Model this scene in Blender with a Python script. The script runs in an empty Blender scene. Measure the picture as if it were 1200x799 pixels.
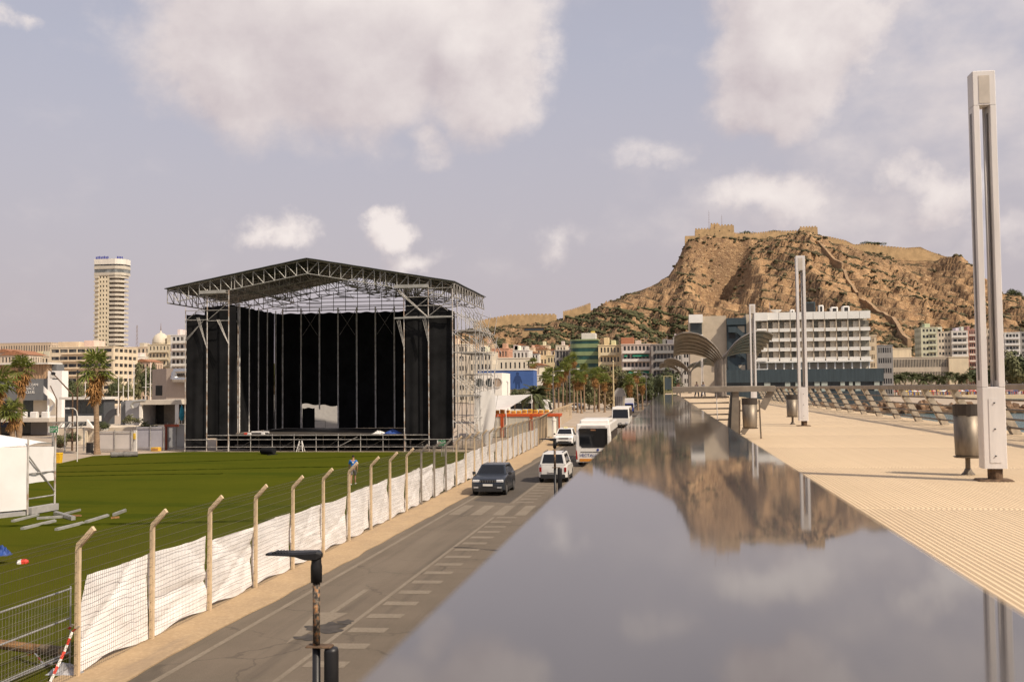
import bpy, bmesh, math, random
import numpy as np
from mathutils import Vector, Matrix, Euler
random.seed(7); rng = np.random.default_rng(7)
R_ = math.radians
scene = bpy.context.scene
COL = scene.collection

# ------------------------------------------------------------------ camera
FPX = 1200.0; CX, CY = 600.0, 399.5; CAMZ = 5.6            # focal length and centre in photo pixels, eye height in m
YAW = math.atan(180/1200); PIT = math.atan(56.2/1200); ROLL = 0.0095
_fw = Vector((-math.sin(YAW)*math.cos(PIT), math.cos(YAW)*math.cos(PIT), math.sin(PIT)))
_r = Vector((math.cos(YAW), math.sin(YAW), 0)); _u = _r.cross(_fw)
CR = _r*math.cos(ROLL) - _u*math.sin(ROLL); CU = _r*math.sin(ROLL) + _u*math.cos(ROLL); CF = _fw
CPOS = Vector((0, 0, CAMZ))
cd = bpy.data.cameras.new('camera'); cam = bpy.data.objects.new('camera', cd); COL.objects.link(cam)
m = Matrix((CR, CU, -CF)).transposed().to_4x4(); m.translation = CPOS
cam.matrix_world = m
cd.sensor_width = 36; cd.lens = 36; cd.clip_start = 0.05; cd.clip_end = 20000
cd.dof.use_dof = True; cd.dof.focus_distance = 70; cd.dof.aperture_fstop = 6.3
scene.camera = cam
scene.render.resolution_x = 1024; scene.render.resolution_y = 681
scene.view_settings.view_transform = 'Standard'; scene.view_settings.look = 'None'
scene.view_settings.exposure = 0.12; scene.view_settings.gamma = 1.0
scene.cycles.use_denoising = True
scene.cycles.use_light_tree = False
scene.cycles.max_bounces = 6; scene.cycles.sample_clamp_indirect = 6

# ------------------------------------------------------------------ sun + sky
SUN_EL = R_(46); SUN_AZ = R_(-28)                            # azimuth from +X towards -Y: to the right, a little behind us
SUN = Vector((math.cos(SUN_EL)*math.cos(SUN_AZ), math.cos(SUN_EL)*math.sin(SUN_AZ), math.sin(SUN_EL)))
sl = bpy.data.lights.new('sun', 'SUN'); sl.energy = 5.0; sl.angle = R_(0.6); sl.color = (1.0, 0.86, 0.69)
so = bpy.data.objects.new('sun', sl); COL.objects.link(so)
so.rotation_euler = SUN.to_track_quat('Z', 'Y').to_euler(); so.location = (60, -40, 80)

def ray(u, v): return CF + CR*((u-CX)/FPX) - CU*((v-CY)/FPX)
def P(u, v, z=0.0):
    d = ray(u, v); return CPOS + d*((z-CAMZ)/d.z)
def PY(u, v, Y):
    d = ray(u, v); return CPOS + d*(Y/d.y)
def PX(u, v, X):
    d = ray(u, v); return CPOS + d*(X/d.x)

world = bpy.data.worlds.new('World'); scene.world = world; world.use_nodes = True
world.cycles.sampling_method = 'MANUAL'; world.cycles.sample_map_resolution = 256
nt = world.node_tree; nt.nodes.clear()
def wn(t, **kw):
    n = nt.nodes.new(t)
    for k, v in kw.items(): setattr(n, k, v)
    return n
def wl(a, b): nt.links.new(a, b)
def wmath(op, a, b=None, c=None, clamp=False):
    n = wn('ShaderNodeMath', operation=op, use_clamp=clamp)
    for i, x in enumerate((a, b, c)):
        if x is None: continue
        if isinstance(x, (int, float)): n.inputs[i].default_value = x
        else: wl(x, n.inputs[i])
    return n.outputs[0]
def wvec(op, a, b=None):
    n = wn('ShaderNodeVectorMath', operation=op)
    for i, x in enumerate((a, b)):
        if x is None: continue
        if isinstance(x, (tuple, Vector)): n.inputs[i].default_value = x
        else: wl(x, n.inputs[i])
    return n
def wmix(f, a, b):
    n = wn('ShaderNodeMix', data_type='RGBA'); n.clamp_factor = True
    for k, x in ((0, f), (6, a), (7, b)):
        if isinstance(x, (int, float)): n.inputs[k].default_value = x
        elif isinstance(x, tuple): n.inputs[k].default_value = (*x, 1)
        else: wl(x, n.inputs[k])
    return n.outputs[2]
tc = wn('ShaderNodeTexCoord').outputs['Generated']
sky = wn('ShaderNodeTexSky', sky_type='NISHITA', sun_disc=False)
sky.sun_elevation = SUN_EL; sky.sun_rotation = math.atan2(SUN.x, SUN.y)
sky.air_density = 1.2; sky.dust_density = 4.0; sky.ozone_density = 1.5; sky.altitude = 10
sep = wn('ShaderNodeSeparateXYZ'); wl(tc, sep.inputs[0])
elev = sep.outputs[2]
# hazy summer air: the clear sky is veiled by a pale mauve haze, thickest near the horizon
veil = wmath('MULTIPLY_ADD', wmath('POWER', wmath('SUBTRACT', 1.0, wmath('MAXIMUM', elev, 0.0), clamp=True), 2.5), 0.36, 0.46)
base = wmix(veil, sky.outputs[0], (5.95, 5.55, 6.2))
low = wmath('SUBTRACT', 1.0, wmath('MULTIPLY', wmath('ABSOLUTE', elev), 3.2), clamp=True)
base = wmix(wmath('MULTIPLY', low, 0.75), base, (4.75, 4.05, 4.15))
CLOUDS = [  # photo u, v, radius u, radius v, weight
    (400, 10, 270, 190, 1.5), (530, 60, 130, 135, 1.3), (300, 60, 130, 110, 1.1),
    (935, 45, 150, 150, 1.35), (880, 120, 90, 70, .9), (1120, 90, 330, 240, .33), (980, 260, 330, 90, .3),
    (472, 262, 58, 40, 1.2), (500, 295, 60, 22, .6), (322, 280, 56, 30, .8),
    (765, 198, 60, 24, .38), (915, 238, 95, 42, .75), (1110, 222, 90, 52, .8), (1010, 255, 60, 28, .35), (1180, 285, 90, 40, .4),
    (635, 292, 42, 24, .38), (498, 182, 44, 30, .42), (5, 0, 50, 26, .7),
    (1500, 120, 200, 90, .8), (-300, 60, 200, 100, .8), (150, -300, 260, 120, .9), (850, -360, 260, 130, .9)]
def cloud_field(vec):
    f = None
    for (u, v, ru, rv, w) in CLOUDS:
        d = ray(u, v); L = d.length; c = d.normalized()
        tx = Vector((c.y, -c.x, 0)).normalized(); tz = tx.cross(c)
        mp = wn('ShaderNodeMapping', vector_type='TEXTURE')
        wl(vec, mp.inputs[0])
        mp.inputs[1].default_value = c
        mp.inputs[2].default_value = Matrix((tx, c, tz)).transposed().to_euler('XYZ')
        mp.inputs[3].default_value = (ru/FPX/L, ru/FPX/L, rv/FPX/L)
        g = wmath('MULTIPLY', wmath('SUBTRACT', 1.0, wvec('LENGTH', mp.outputs[0]).outputs['Value'], clamp=False), w)
        f = g if f is None else wmath('MAXIMUM', f, g)
    return f
def cloud_noise(vec, scale, det):
    n = wn('ShaderNodeTexNoise'); n.inputs['Scale'].default_value = scale; n.inputs['Detail'].default_value = det
    n.inputs['Roughness'].default_value = 0.56
    wl(wvec('MULTIPLY', vec, (1, 1, 1.5)).outputs[0], n.inputs['Vector']); return n.outputs['Fac']
def density(vec):
    wz = wn('ShaderNodeTexNoise'); wz.inputs['Scale'].default_value = 7.0; wz.inputs['Detail'].default_value = 8.0; wz.inputs['Roughness'].default_value = 0.58; wl(vec, wz.inputs['Vector'])
    wv = wvec('MULTIPLY', wvec('SUBTRACT', wz.outputs['Color'], (.5,.5,.5)).outputs[0], (.20,.20,.15)).outputs[0]
    wvv = wvec('ADD', vec, wv).outputs[0]
    n1 = cloud_noise(vec, 16.0, 8.0)
    f = cloud_field(wvv)
    # elsewhere in the sky the same kind of scattered cumulus
    far = cloud_noise(vec, 2.6, 3.0)
    back = wmath('MULTIPLY', wmath('SUBTRACT', far, 0.52), wmath('MULTIPLY', wmath('SUBTRACT', 0.55, wmath('MULTIPLY', wvec('DOT_PRODUCT', vec, tuple(CF)).outputs['Value'], 1.6), clamp=True), 6.0))
    f = wmath('MAXIMUM', f, wmath('MAXIMUM', back, -0.6))
    return wmath('ADD', f, wmath('MULTIPLY', wmath('SUBTRACT', n1, 0.5), 0.55))
d0 = density(tc)
off = wvec('ADD', tc, tuple(Vector((0.55, -.1, 0.75))*0.035)).outputs[0]
d1 = density(off)
ss = wn('ShaderNodeMapRange', interpolation_type='SMOOTHSTEP'); wl(d0, ss.inputs[0])
ss.inputs[1].default_value = 0.0; ss.inputs[2].default_value = 0.50
alpha = wmath('MULTIPLY', ss.outputs[0], 0.90)
lit = wmath('MULTIPLY_ADD', wmath('SUBTRACT', d0, d1), 0.85, 0.50, clamp=True)
ccol = wmix(lit, (5.5, 4.75, 4.85), (8.7, 7.9, 7.5))
final = wmix(alpha, base, ccol)
bg = wn('ShaderNodeBackground'); bg.inputs[1].default_value = 0.1
wl(final, bg.inputs[0]); ow = wn('ShaderNodeOutputWorld'); wl(bg.outputs[0], ow.inputs[0])

# ------------------------------------------------------------------ materials
def lin(r, g, b):
    f = lambda c: (c/255/12.92) if c/255 <= 0.04045 else ((c/255+0.055)/1.055)**2.4
    return (f(r), f(g), f(b))
MATS = {}
def mat(name, col, rough=0.7, metal=0.0, var=0.12, scale=3.0, bump=0.0, bscale=40.0, spec=0.4, col2=None, det=5.0, coord='Object', stretch=None, sub=0.0, emit=None):
    if name in MATS: return MATS[name]
    M = bpy.data.materials.new(name); M.use_nodes = True; t = M.node_tree
    b = t.nodes['Principled BSDF']; b.inputs['Roughness'].default_value = rough; b.inputs['Metallic'].default_value = metal
    b.inputs['Specular IOR Level'].default_value = spec
    tcn = t.nodes.new('ShaderNodeTexCoord'); src = tcn.outputs[coord]
    if stretch:
        mp = t.nodes.new('ShaderNodeMapping'); mp.inputs[3].default_value = stretch; t.links.new(src, mp.inputs[0]); src = mp.outputs[0]
    n = t.nodes.new('ShaderNodeTexNoise'); n.inputs['Scale'].default_value = scale; n.inputs['Detail'].default_value = det; n.inputs['Roughness'].default_value = .62
    t.links.new(src, n.inputs['Vector'])
    rp = t.nodes.new('ShaderNodeValToRGB'); t.links.new(n.outputs['Fac'], rp.inputs[0])
    c2 = col2 if col2 else tuple(min(1, c*(1+var)) for c in col)
    c1 = col if col2 else tuple(c*(1-var*1.6) for c in col)
    rp.color_ramp.elements[0].position = .32; rp.color_ramp.elements[1].position = .68
    rp.color_ramp.elements[0].color = (*c1, 1); rp.color_ramp.elements[1].color = (*c2, 1)
    t.links.new(rp.outputs[0], b.inputs['Base Color'])
    if bump > 0:
        n2 = t.nodes.new('ShaderNodeTexNoise'); n2.inputs['Scale'].default_value = bscale; n2.inputs['Detail'].default_value = 4
        t.links.new(src, n2.inputs['Vector'])
        bp = t.nodes.new('ShaderNodeBump'); bp.inputs['Strength'].default_value = bump; bp.inputs['Distance'].default_value = 0.05
        t.links.new(n2.outputs['Fac'], bp.inputs['Height']); t.links.new(bp.outputs[0], b.inputs['Normal'])
    if sub: b.inputs['Transmission Weight'].default_value = 0
    MATS[name] = M; return M
def mixnode(t, f, a, b):
    n = t.nodes.new('ShaderNodeMix'); n.data_type = 'RGBA'
    for k, x in ((0, f), (6, a), (7, b)):
        if isinstance(x, (int, float)): n.inputs[k].default_value = x
        elif isinstance(x, tuple): n.inputs[k].default_value = (*x[:3], 1)
        else: t.links.new(x, n.inputs[k])
    return n.outputs[2]
def translucent(M, fac, col):
    t = M.node_tree; b = t.nodes['Principled BSDF']; o = t.nodes['Material Output']
    tr = t.nodes.new('ShaderNodeBsdfTranslucent'); tr.inputs[0].default_value = (*col, 1)
    mx = t.nodes.new('ShaderNodeMixShader'); mx.inputs[0].default_value = fac
    t.links.new(b.outputs[0], mx.inputs[1]); t.links.new(tr.outputs[0], mx.inputs[2]); t.links.new(mx.outputs[0], o.inputs['Surface'])
    return M

# ------------------------------------------------------------------ mesh builder
class MB:
    def __init__(s): s.v = []; s.f = []
    def add(s, vs, fs):
        o = len(s.v); s.v += [tuple(p) for p in vs]; s.f += [tuple(i+o for i in f) for f in fs]; return s
    def box(s, x0, x1, y0, y1, z0, z1):
        return s.add([(x0,y0,z0),(x1,y0,z0),(x1,y1,z0),(x0,y1,z0),(x0,y0,z1),(x1,y0,z1),(x1,y1,z1),(x0,y1,z1)],
            [(0,3,2,1),(4,5,6,7),(0,1,5,4),(1,2,6,5),(2,3,7,6),(3,0,4,7)])
    def cbox(s, x0, x1, y0, y1, z0, z1, c):       # box with chamfered vertical edges and top
        xs = [(x0+c,y0),(x1-c,y0),(x1,y0+c),(x1,y1-c),(x1-c,y1),(x0+c,y1),(x0,y1-c),(x0,y0+c)]
        cx, cy = (x0+x1)/2, (y0+y1)/2
        kx = 1-2*c/(x1-x0); ky = 1-2*c/(y1-y0)
        rows = [[(x,y,z0) for x,y in xs], [(x,y,z1-c) for x,y in xs], [(cx+(x-cx)*kx, cy+(y-cy)*ky, z1) for x,y in xs]]
        return s.loft(rows, cap=True)
    def beam(s, p, q, w, h=None, up=(0,0,1)):
        p, q = Vector(p), Vector(q); h = w if h is None else h
        d = (q-p)
        if d.length < 1e-6: return s
        d.normalize(); up = Vector(up)
        if abs(d.dot(up)) > 0.98: up = Vector((0,1,0)) if abs(d.y) < .9 else Vector((1,0,0))
        a = d.cross(up).normalized()*w/2; b = a.cross(d).normalized()*h/2
        return s.add([p-a-b, p+a-b, p+a+b, p-a+b, q-a-b, q+a-b, q+a+b, q-a+b],
            [(0,1,2,3),(7,6,5,4),(0,4,5,1),(1,5,6,2),(2,6,7,3),(3,7,4,0)])
    def tube(s, p, q, r, n=6, r2=None, cap=True):
        p, q = Vector(p), Vector(q); d = (q-p)
        if d.length < 1e-6: return s
        d.normalize(); up = Vector((0,0,1)) if abs(d.z) < .95 else Vector((1,0,0))
        a = d.cross(up).normalized(); b = a.cross(d); r2 = r if r2 is None else r2
        A = [p + (a*math.cos(t)+b*math.sin(t))*r for t in [2*math.pi*i/n for i in range(n)]]
        B = [q + (a*math.cos(t)+b*math.sin(t))*r2 for t in [2*math.pi*i/n for i in range(n)]]
        return s.loft([A, B], cap=cap)
    def path(s, pts, r, n=6):
        for i in range(len(pts)-1):
            ra = r[i] if isinstance(r, (list, tuple)) else r; rb = r[i+1] if isinstance(r, (list, tuple)) else r
            s.tube(pts[i], pts[i+1], ra, n, rb)
        return s
    def loft(s, rows, cap=False, close=True):
        n = len(rows[0]); vs = [p for r in rows for p in r]; fs = []
        for k in range(len(rows)-1):
            for i in range(n if close else n-1):
                j = (i+1) % n; fs.append((k*n+i, k*n+j, (k+1)*n+j, (k+1)*n+i))
        if cap: fs.append(tuple(range(n-1, -1, -1))); fs.append(tuple(range((len(rows)-1)*n, len(rows)*n)))
        return s.add(vs, fs)
    def lathe(s, prof, n=16, c=(0,0,0)):
        rows = [[(c[0]+r*math.cos(2*math.pi*i/n), c[1]+r*math.sin(2*math.pi*i/n), c[2]+z) for i in range(n)] for r, z in prof]
        return s.loft(rows, cap=True)
    def prism(s, poly, a0, a1, axis='y'):
        def pt(p, a): return {'y': (p[0], a, p[1]), 'x': (a, p[0], p[1]), 'z': (p[0], p[1], a)}[axis]
        return s.loft([[pt(p, a0) for p in poly], [pt(p, a1) for p in poly]], cap=True)
    def quad(s, a, b, c, d): return s.add([a,b,c,d], [(0,1,2,3)])
    def grid(s, pts):            # pts[i][j]
        n = len(pts[0]); o = [p for r in pts for p in r]
        return s.add(o, [(i*n+j, i*n+j+1, (i+1)*n+j+1, (i+1)*n+j) for i in range(len(pts)-1) for j in range(n-1)])
    def mesh(s, name, material=None, smooth=False):
        me = bpy.data.meshes.new(name); me.from_pydata(s.v, [], s.f); me.update()
        bm = bmesh.new(); bm.from_mesh(me); bmesh.ops.recalc_face_normals(bm, faces=bm.faces); bm.to_mesh(me); bm.free()
        if material: me.materials.append(material)
        if smooth:
            for p in me.polygons: p.use_smooth = True
        return me
    def build(s, name, material=None, parent=None, smooth=False, **props):
        return place(name, s.mesh(name, material, smooth), parent, **props)
def place(name, me, parent=None, loc=None, rotz=None, **props):
    o = bpy.data.objects.new(name, me); COL.objects.link(o)
    if parent is not None: o.parent = parent
    if loc is not None: o.location = loc
    if rotz is not None: o.rotation_euler = (0, 0, rotz)
    for k, v in props.items():
        if v is not None: o[k] = v
    return o
def thing(name, label, category, loc=(0,0,0), rotz=0, group=None, scale=None):
    o = bpy.data.objects.new(name, None); COL.objects.link(o); o.empty_display_size = .2
    o.location = loc; o.rotation_euler = (0, 0, rotz); o['label'] = label; o['category'] = category
    if group: o['group'] = group
    if scale: o.scale = (scale,)*3 if isinstance(scale, (int, float)) else scale
    return o
def dup(root, label, loc=None, rotz=None, scale=None, group=None):
    r = root.copy(); COL.objects.link(r); r['label'] = label
    if loc is not None: r.location = loc
    if rotz is not None: r.rotation_euler = (0, 0, rotz)
    if scale is not None: r.scale = (scale,)*3 if isinstance(scale, (int, float)) else scale
    if group: r['group'] = group
    for ch in list(root.children):
        c = ch.copy(); COL.objects.link(c); c.parent = r
        for g in list(ch.children):
            d = g.copy(); COL.objects.link(d); d.parent = c
    return r
def text(body, size, M, parent, loc, rot, extrude=0.01, align='LEFT', name='lettering'):
    cu = bpy.data.curves.new(name, 'FONT'); cu.body = body; cu.size = size; cu.extrude = extrude; cu.align_x = align
    tmp = bpy.data.objects.new('tmp_text', cu); COL.objects.link(tmp)
    dg = bpy.context.evaluated_depsgraph_get(); me = bpy.data.meshes.new_from_object(tmp.evaluated_get(dg))
    bpy.data.objects.remove(tmp); bpy.data.curves.remove(cu)
    me.materials.clear(); me.materials.append(M)
    o = place(name, me, parent); o.location = loc; o.rotation_euler = rot
    return o
# numpy value noise
_perm = rng.random((256, 256))
def vnoise(x, y):
    xi = np.floor(x).astype(int); yi = np.floor(y).astype(int); fx = x-xi; fy = y-yi
    fx = fx*fx*(3-2*fx); fy = fy*fy*(3-2*fy)
    g = lambda a, b: _perm[a % 256, b % 256]
    return (g(xi,yi)*(1-fx)+g(xi+1,yi)*fx)*(1-fy)+(g(xi,yi+1)*(1-fx)+g(xi+1,yi+1)*fx)*fy
def fbm(x, y, s, oc=5, ridged=False):
    t = 0; a = 1; tot = 0
    for k in range(oc):
        n = vnoise(x/s+17.3*k, y/s+9.1*k)
        if ridged: n = 1-abs(2*n-1)
        t = t+n*a; tot += a; a *= .5; s /= 2.03
    return t/tot
# ================================================================== SETTING
def sheet(name, poly, z, M, thick=0.0, **kw):
    b = MB(); n = len(poly)
    if thick:
        b.add([(x,y,z) for x,y in poly]+[(x,y,z-thick) for x,y in poly], [tuple(range(n))]+[(i,(i+1)%n,n+(i+1)%n,n+i) for i in range(n)])
    else: b.add([(x,y,z) for x,y in poly], [tuple(range(n))])
    return b.build(name, M, kind='structure', **kw)

# --- materials of the ground
def ground_material(name, c1, c2, c3, s1, s2, rough=.9, bump=.25, bs=60., stains=None):
    M = bpy.data.materials.new(name); M.use_nodes = True; t = M.node_tree; b = t.nodes['Principled BSDF']; b.inputs['Roughness'].default_value = rough
    b.inputs['Specular IOR Level'].default_value = .25 if 'turf' not in name else 0.0
    tcn = t.nodes.new('ShaderNodeTexCoord').outputs['Object']
    def nz(sc, det=6, st=None, ro=.65):
        n = t.nodes.new('ShaderNodeTexNoise'); n.inputs['Scale'].default_value = sc; n.inputs['Detail'].default_value = det; n.inputs['Roughness'].default_value = ro
        if st:
            mp = t.nodes.new('ShaderNodeMapping'); mp.inputs[3].default_value = st; t.links.new(tcn, mp.inputs[0]); t.links.new(mp.outputs[0], n.inputs[0])
        else: t.links.new(tcn, n.inputs[0])
        return n.outputs['Fac']
    def rmp(x, a, b_):
        n = t.nodes.new('ShaderNodeMapRange'); n.inputs[1].default_value = a; n.inputs[2].default_value = b_; t.links.new(x, n.inputs[0]); return n.outputs[0]
    c = mixnode(t, rmp(nz(s1), .35, .65), c1, c2)
    c = mixnode(t, rmp(nz(s2, 3), .45, .8), c, c3)
    if stains:
        for (sc, st, lo, hi, colr, k) in stains:
            mm = t.nodes.new('ShaderNodeMath'); mm.operation = 'MULTIPLY'; mm.inputs[1].default_value = k
            t.links.new(rmp(nz(sc, 4, st), lo, hi), mm.inputs[0]); c = mixnode(t, mm.outputs[0], c, colr)
    if 'asphalt' in name:           # fine cracks
        vo = t.nodes.new('ShaderNodeTexVoronoi'); vo.feature = 'DISTANCE_TO_EDGE'; vo.inputs['Scale'].default_value = .33
        dn = t.nodes.new('ShaderNodeTexNoise'); dn.inputs['Scale'].default_value = 1.3; dn.inputs['Detail'].default_value = 5; t.links.new(tcn, dn.inputs[0])
        va = t.nodes.new('ShaderNodeVectorMath'); va.operation = 'MULTIPLY_ADD'; t.links.new(dn.outputs['Color'], va.inputs[0]); va.inputs[1].default_value = (1.1,1.1,0); t.links.new(tcn, va.inputs[2]); t.links.new(va.outputs[0], vo.inputs[0])
        ck = t.nodes.new('ShaderNodeMapRange'); ck.inputs[1].default_value = .004; ck.inputs[2].default_value = .013; ck.inputs[3].default_value = .38; ck.inputs[4].default_value = 0; t.links.new(vo.outputs['Distance'], ck.inputs[0])
        mk = t.nodes.new('ShaderNodeMath'); mk.operation = 'MULTIPLY'; t.links.new(ck.outputs[0], mk.inputs[0]); t.links.new(rmp(nz(.12, 3), .46, .56), mk.inputs[1])
        c = mixnode(t, mk.outputs[0], c, (.035,.03,.025))
    t.links.new(c, b.inputs['Base Color'])
    bp = t.nodes.new('ShaderNodeBump'); bp.inputs['Strength'].default_value = bump; bp.inputs['Distance'].default_value = .02
    t.links.new(nz(bs, 3), bp.inputs['Height']); t.links.new(bp.outputs[0], b.inputs['Normal'])
    MATS[name] = M; return M
M_ground = ground_material('pale_ground', (.36,.29,.22), (.30,.24,.185), (.42,.35,.27), .15, .9)
M_asphalt = ground_material('asphalt', (.105,.085,.064), (.135,.108,.082), (.175,.145,.11), .35, 55., bump=.5, bs=90.,
    stains=[(.6, (3.0, .12, 1), .52, .72, (.07,.058,.046), .55), (.25, (1.6,.10,1), .5, .75, (.21,.175,.135), .5), (7., None, .66, .74, (.065,.055,.045), .45)])
M_verge = ground_material('verge_concrete', (.37,.265,.155), (.30,.215,.13), (.45,.335,.21), .8, 12., bump=.35, bs=50.,
    stains=[(.5, (2.,.35,1), .55, .7, (.24,.18,.125), .6)])
M_sand = ground_material('beach_sand', (.42,.33,.22), (.46,.37,.25), (.38,.30,.2), .05, .5)
M_turf = ground_material('artificial_turf', (.056,.065,.007), (.070,.076,.008), (.044,.053,.006), .12, 45., bump=.6, bs=120.,
    stains=[(.2, (.25, 1.4, 1), .56, .64, (.035,.05,.006), .6), (1.3, None, .6, .72, (.082,.082,.010), .5), (.05, (1,.5,1), .5, .68, (.075,.068,.009), .6)])

land = [(-4000,-400),(8.6,-400),(8.6,272),(70,272),(128,285),(145,340),(120,420),(135,520),(190,566),(420,596),(4000,640),(4000,6000),(-4000,6000)]
sheet('ground', land, -0.03, M_ground, thick=4)
M_sea = bpy.data.materials.new('sea_water'); M_sea.use_nodes = True
t = M_sea.node_tree; b = t.nodes['Principled BSDF']; b.inputs['Base Color'].default_value = (.045,.125,.145,1); b.inputs['Roughness'].default_value = .12; b.inputs['IOR'].default_value = 1.33
tcn = t.nodes.new('ShaderNodeTexCoord'); n = t.nodes.new('ShaderNodeTexNoise'); n.inputs['Scale'].default_value = .55; n.inputs['Detail'].default_value = 6
mp = t.nodes.new('ShaderNodeMapping'); mp.inputs[3].default_value = (.6,1.5,1); t.links.new(tcn.outputs['Object'], mp.inputs[0]); t.links.new(mp.outputs[0], n.inputs[0])
bp = t.nodes.new('ShaderNodeBump'); bp.inputs['Strength'].default_value = .6; bp.inputs['Distance'].default_value = .5; t.links.new(n.outputs['Fac'], bp.inputs['Height']); t.links.new(bp.outputs[0], b.inputs['Normal'])
sheet('sea', [(-4500,-900),(9000,-900),(9000,3000),(-4500,3000)], -1.5, M_sea)
sheet('beach', [(134,524),(190,548),(420,576),(2500,600),(2500,700),(420,640),(190,612),(130,560)], 0.25, M_sand, thick=2)

# --- road, verge, pavement
sheet('road', [(-11.2,-60),(-3.9,-60),(-3.9,420),(-11.2,420)], 0.004, M_asphalt)
_ey = [12+.45*k for k in range(306)]
vp = [(-10.35,-60)]+[(-10.42+.34*float(fbm(np.array(y), np.array(3.0), 3.0, 4))*1.0-.17+.25*max(0, float(fbm(np.array(y), np.array(40.0), 9.0, 2))-.55), y) for y in _ey]+[(-14.9,150),(-12.75,104),(-12.15,62),(-11.95,30),(-11.95,-60)]
sheet('verge', vp, 0.03, M_verge, thick=.06)
sheet('pavement', [(-3.9,-60),(-.3,-60),(-.3,420),(-3.9,420)], 0.12, M_verge, thick=.2)
M_paint = ground_material('worn_road_paint', (.215,.18,.138), (.175,.145,.11), (.125,.103,.078), .9, 14., bump=.1)
def marking(poly, label=None, nm='road_marking'):
    return MB().add([(x,y,0.009) for x,y in poly], [tuple(range(len(poly)))]).build(nm, M_paint, kind='structure')
marking([(-9.98,-20),(-9.84,-20),(-9.84,200),(-9.98,200)], nm='edge_line')
marking([(-7.62,-20),(-7.50,-20),(-7.50,44.5),(-7.62,44.5)], nm='lane_line')
marking([(-7.62,50),(-7.50,50),(-7.50,200),(-7.62,200)], nm='lane_line')
for k in range(52):
    y = 14.2+1.5*k
    if 44.5 < y < 50: continue
    marking([(-7.42,y),(-6.55,y+.05),(-6.55,y+.52),(-7.42,y+.47)], nm='hatch_mark')
for k in range(5):       # zebra crossing
    x = -9.75+1.0*k
    marking([(x,45.2),(x+.5,45.2),(x+.5,49),(x,49)], nm='crossing_stripe')
marking([(-8.52,25.2),(-8.36,25.2),(-8.36,28.2),(-8.52,28.2)], nm='arrow_shaft')
marking([(-8.44,22.0),(-8.02,25.2),(-8.86,25.2)], nm='arrow_head')
M_stain = mat('oil_stain', (.05,.042,.035), .75, var=.3, scale=4)
for (cx_, cy_, a, bb) in ((-8.0,23.6,.75,.5),(-8.15,22.6,.45,.25),(-7.75,24.2,.3,.25)):
    pts = [(cx_+a*(1+.35*math.sin(3*q+cx_)+.2*math.sin(7*q))*math.cos(q)*.6, cy_+bb*(1+.3*math.sin(4*q))*math.sin(q)) for q in [2*math.pi*i/24 for i in range(24)]]
    MB().add([(x,y,.013) for x,y in pts], [tuple(range(24))]).build('tar_stain', M_stain, kind='structure')

sheet('asphalt_patch', [(-9.7,51),(-7.72,50),(-7.7,96),(-8.6,140),(-9.75,132)], 0.0065, ground_material('newer_asphalt', (.062,.052,.043), (.08,.067,.055), (.105,.09,.073), .5, 55., bump=.5, bs=90.))  # sheet of darker asphalt colour just above the road
# --- turf field with raised seams
sheet('turf_field', [(-11.98,-30),(-11.98,30),(-12.2,62),(-12.6,90.3),(-44.9,90.8),(-50.6,85),(-47.5,74),(-52,60),(-75,44),(-75,-30)], 0.02, M_turf)
M_seam = mat('turf_seam', (.032,.040,.004), 1.0, var=.3, scale=2, spec=0.0)
for (a, b_) in (((-46.0,73.0),(-14.5,90.0)),((-49,62),(-30,66.5)),((-48,66),(-13,75.5)),((-40,36),(-13,44))):
    pts = []
    for k in range(15):
        q = k/14; pts.append((a[0]+(b_[0]-a[0])*q, a[1]+(b_[1]-a[1])*q+.25*math.sin(q*9+a[0])))
    rows = [[(x, y-.28, .022), (x, y-.1, .06), (x, y+.1, .06), (x, y+.28, .022)] for x, y in pts]
    MB().grid(rows).build('turf_seam', M_seam, kind='structure')

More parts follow.
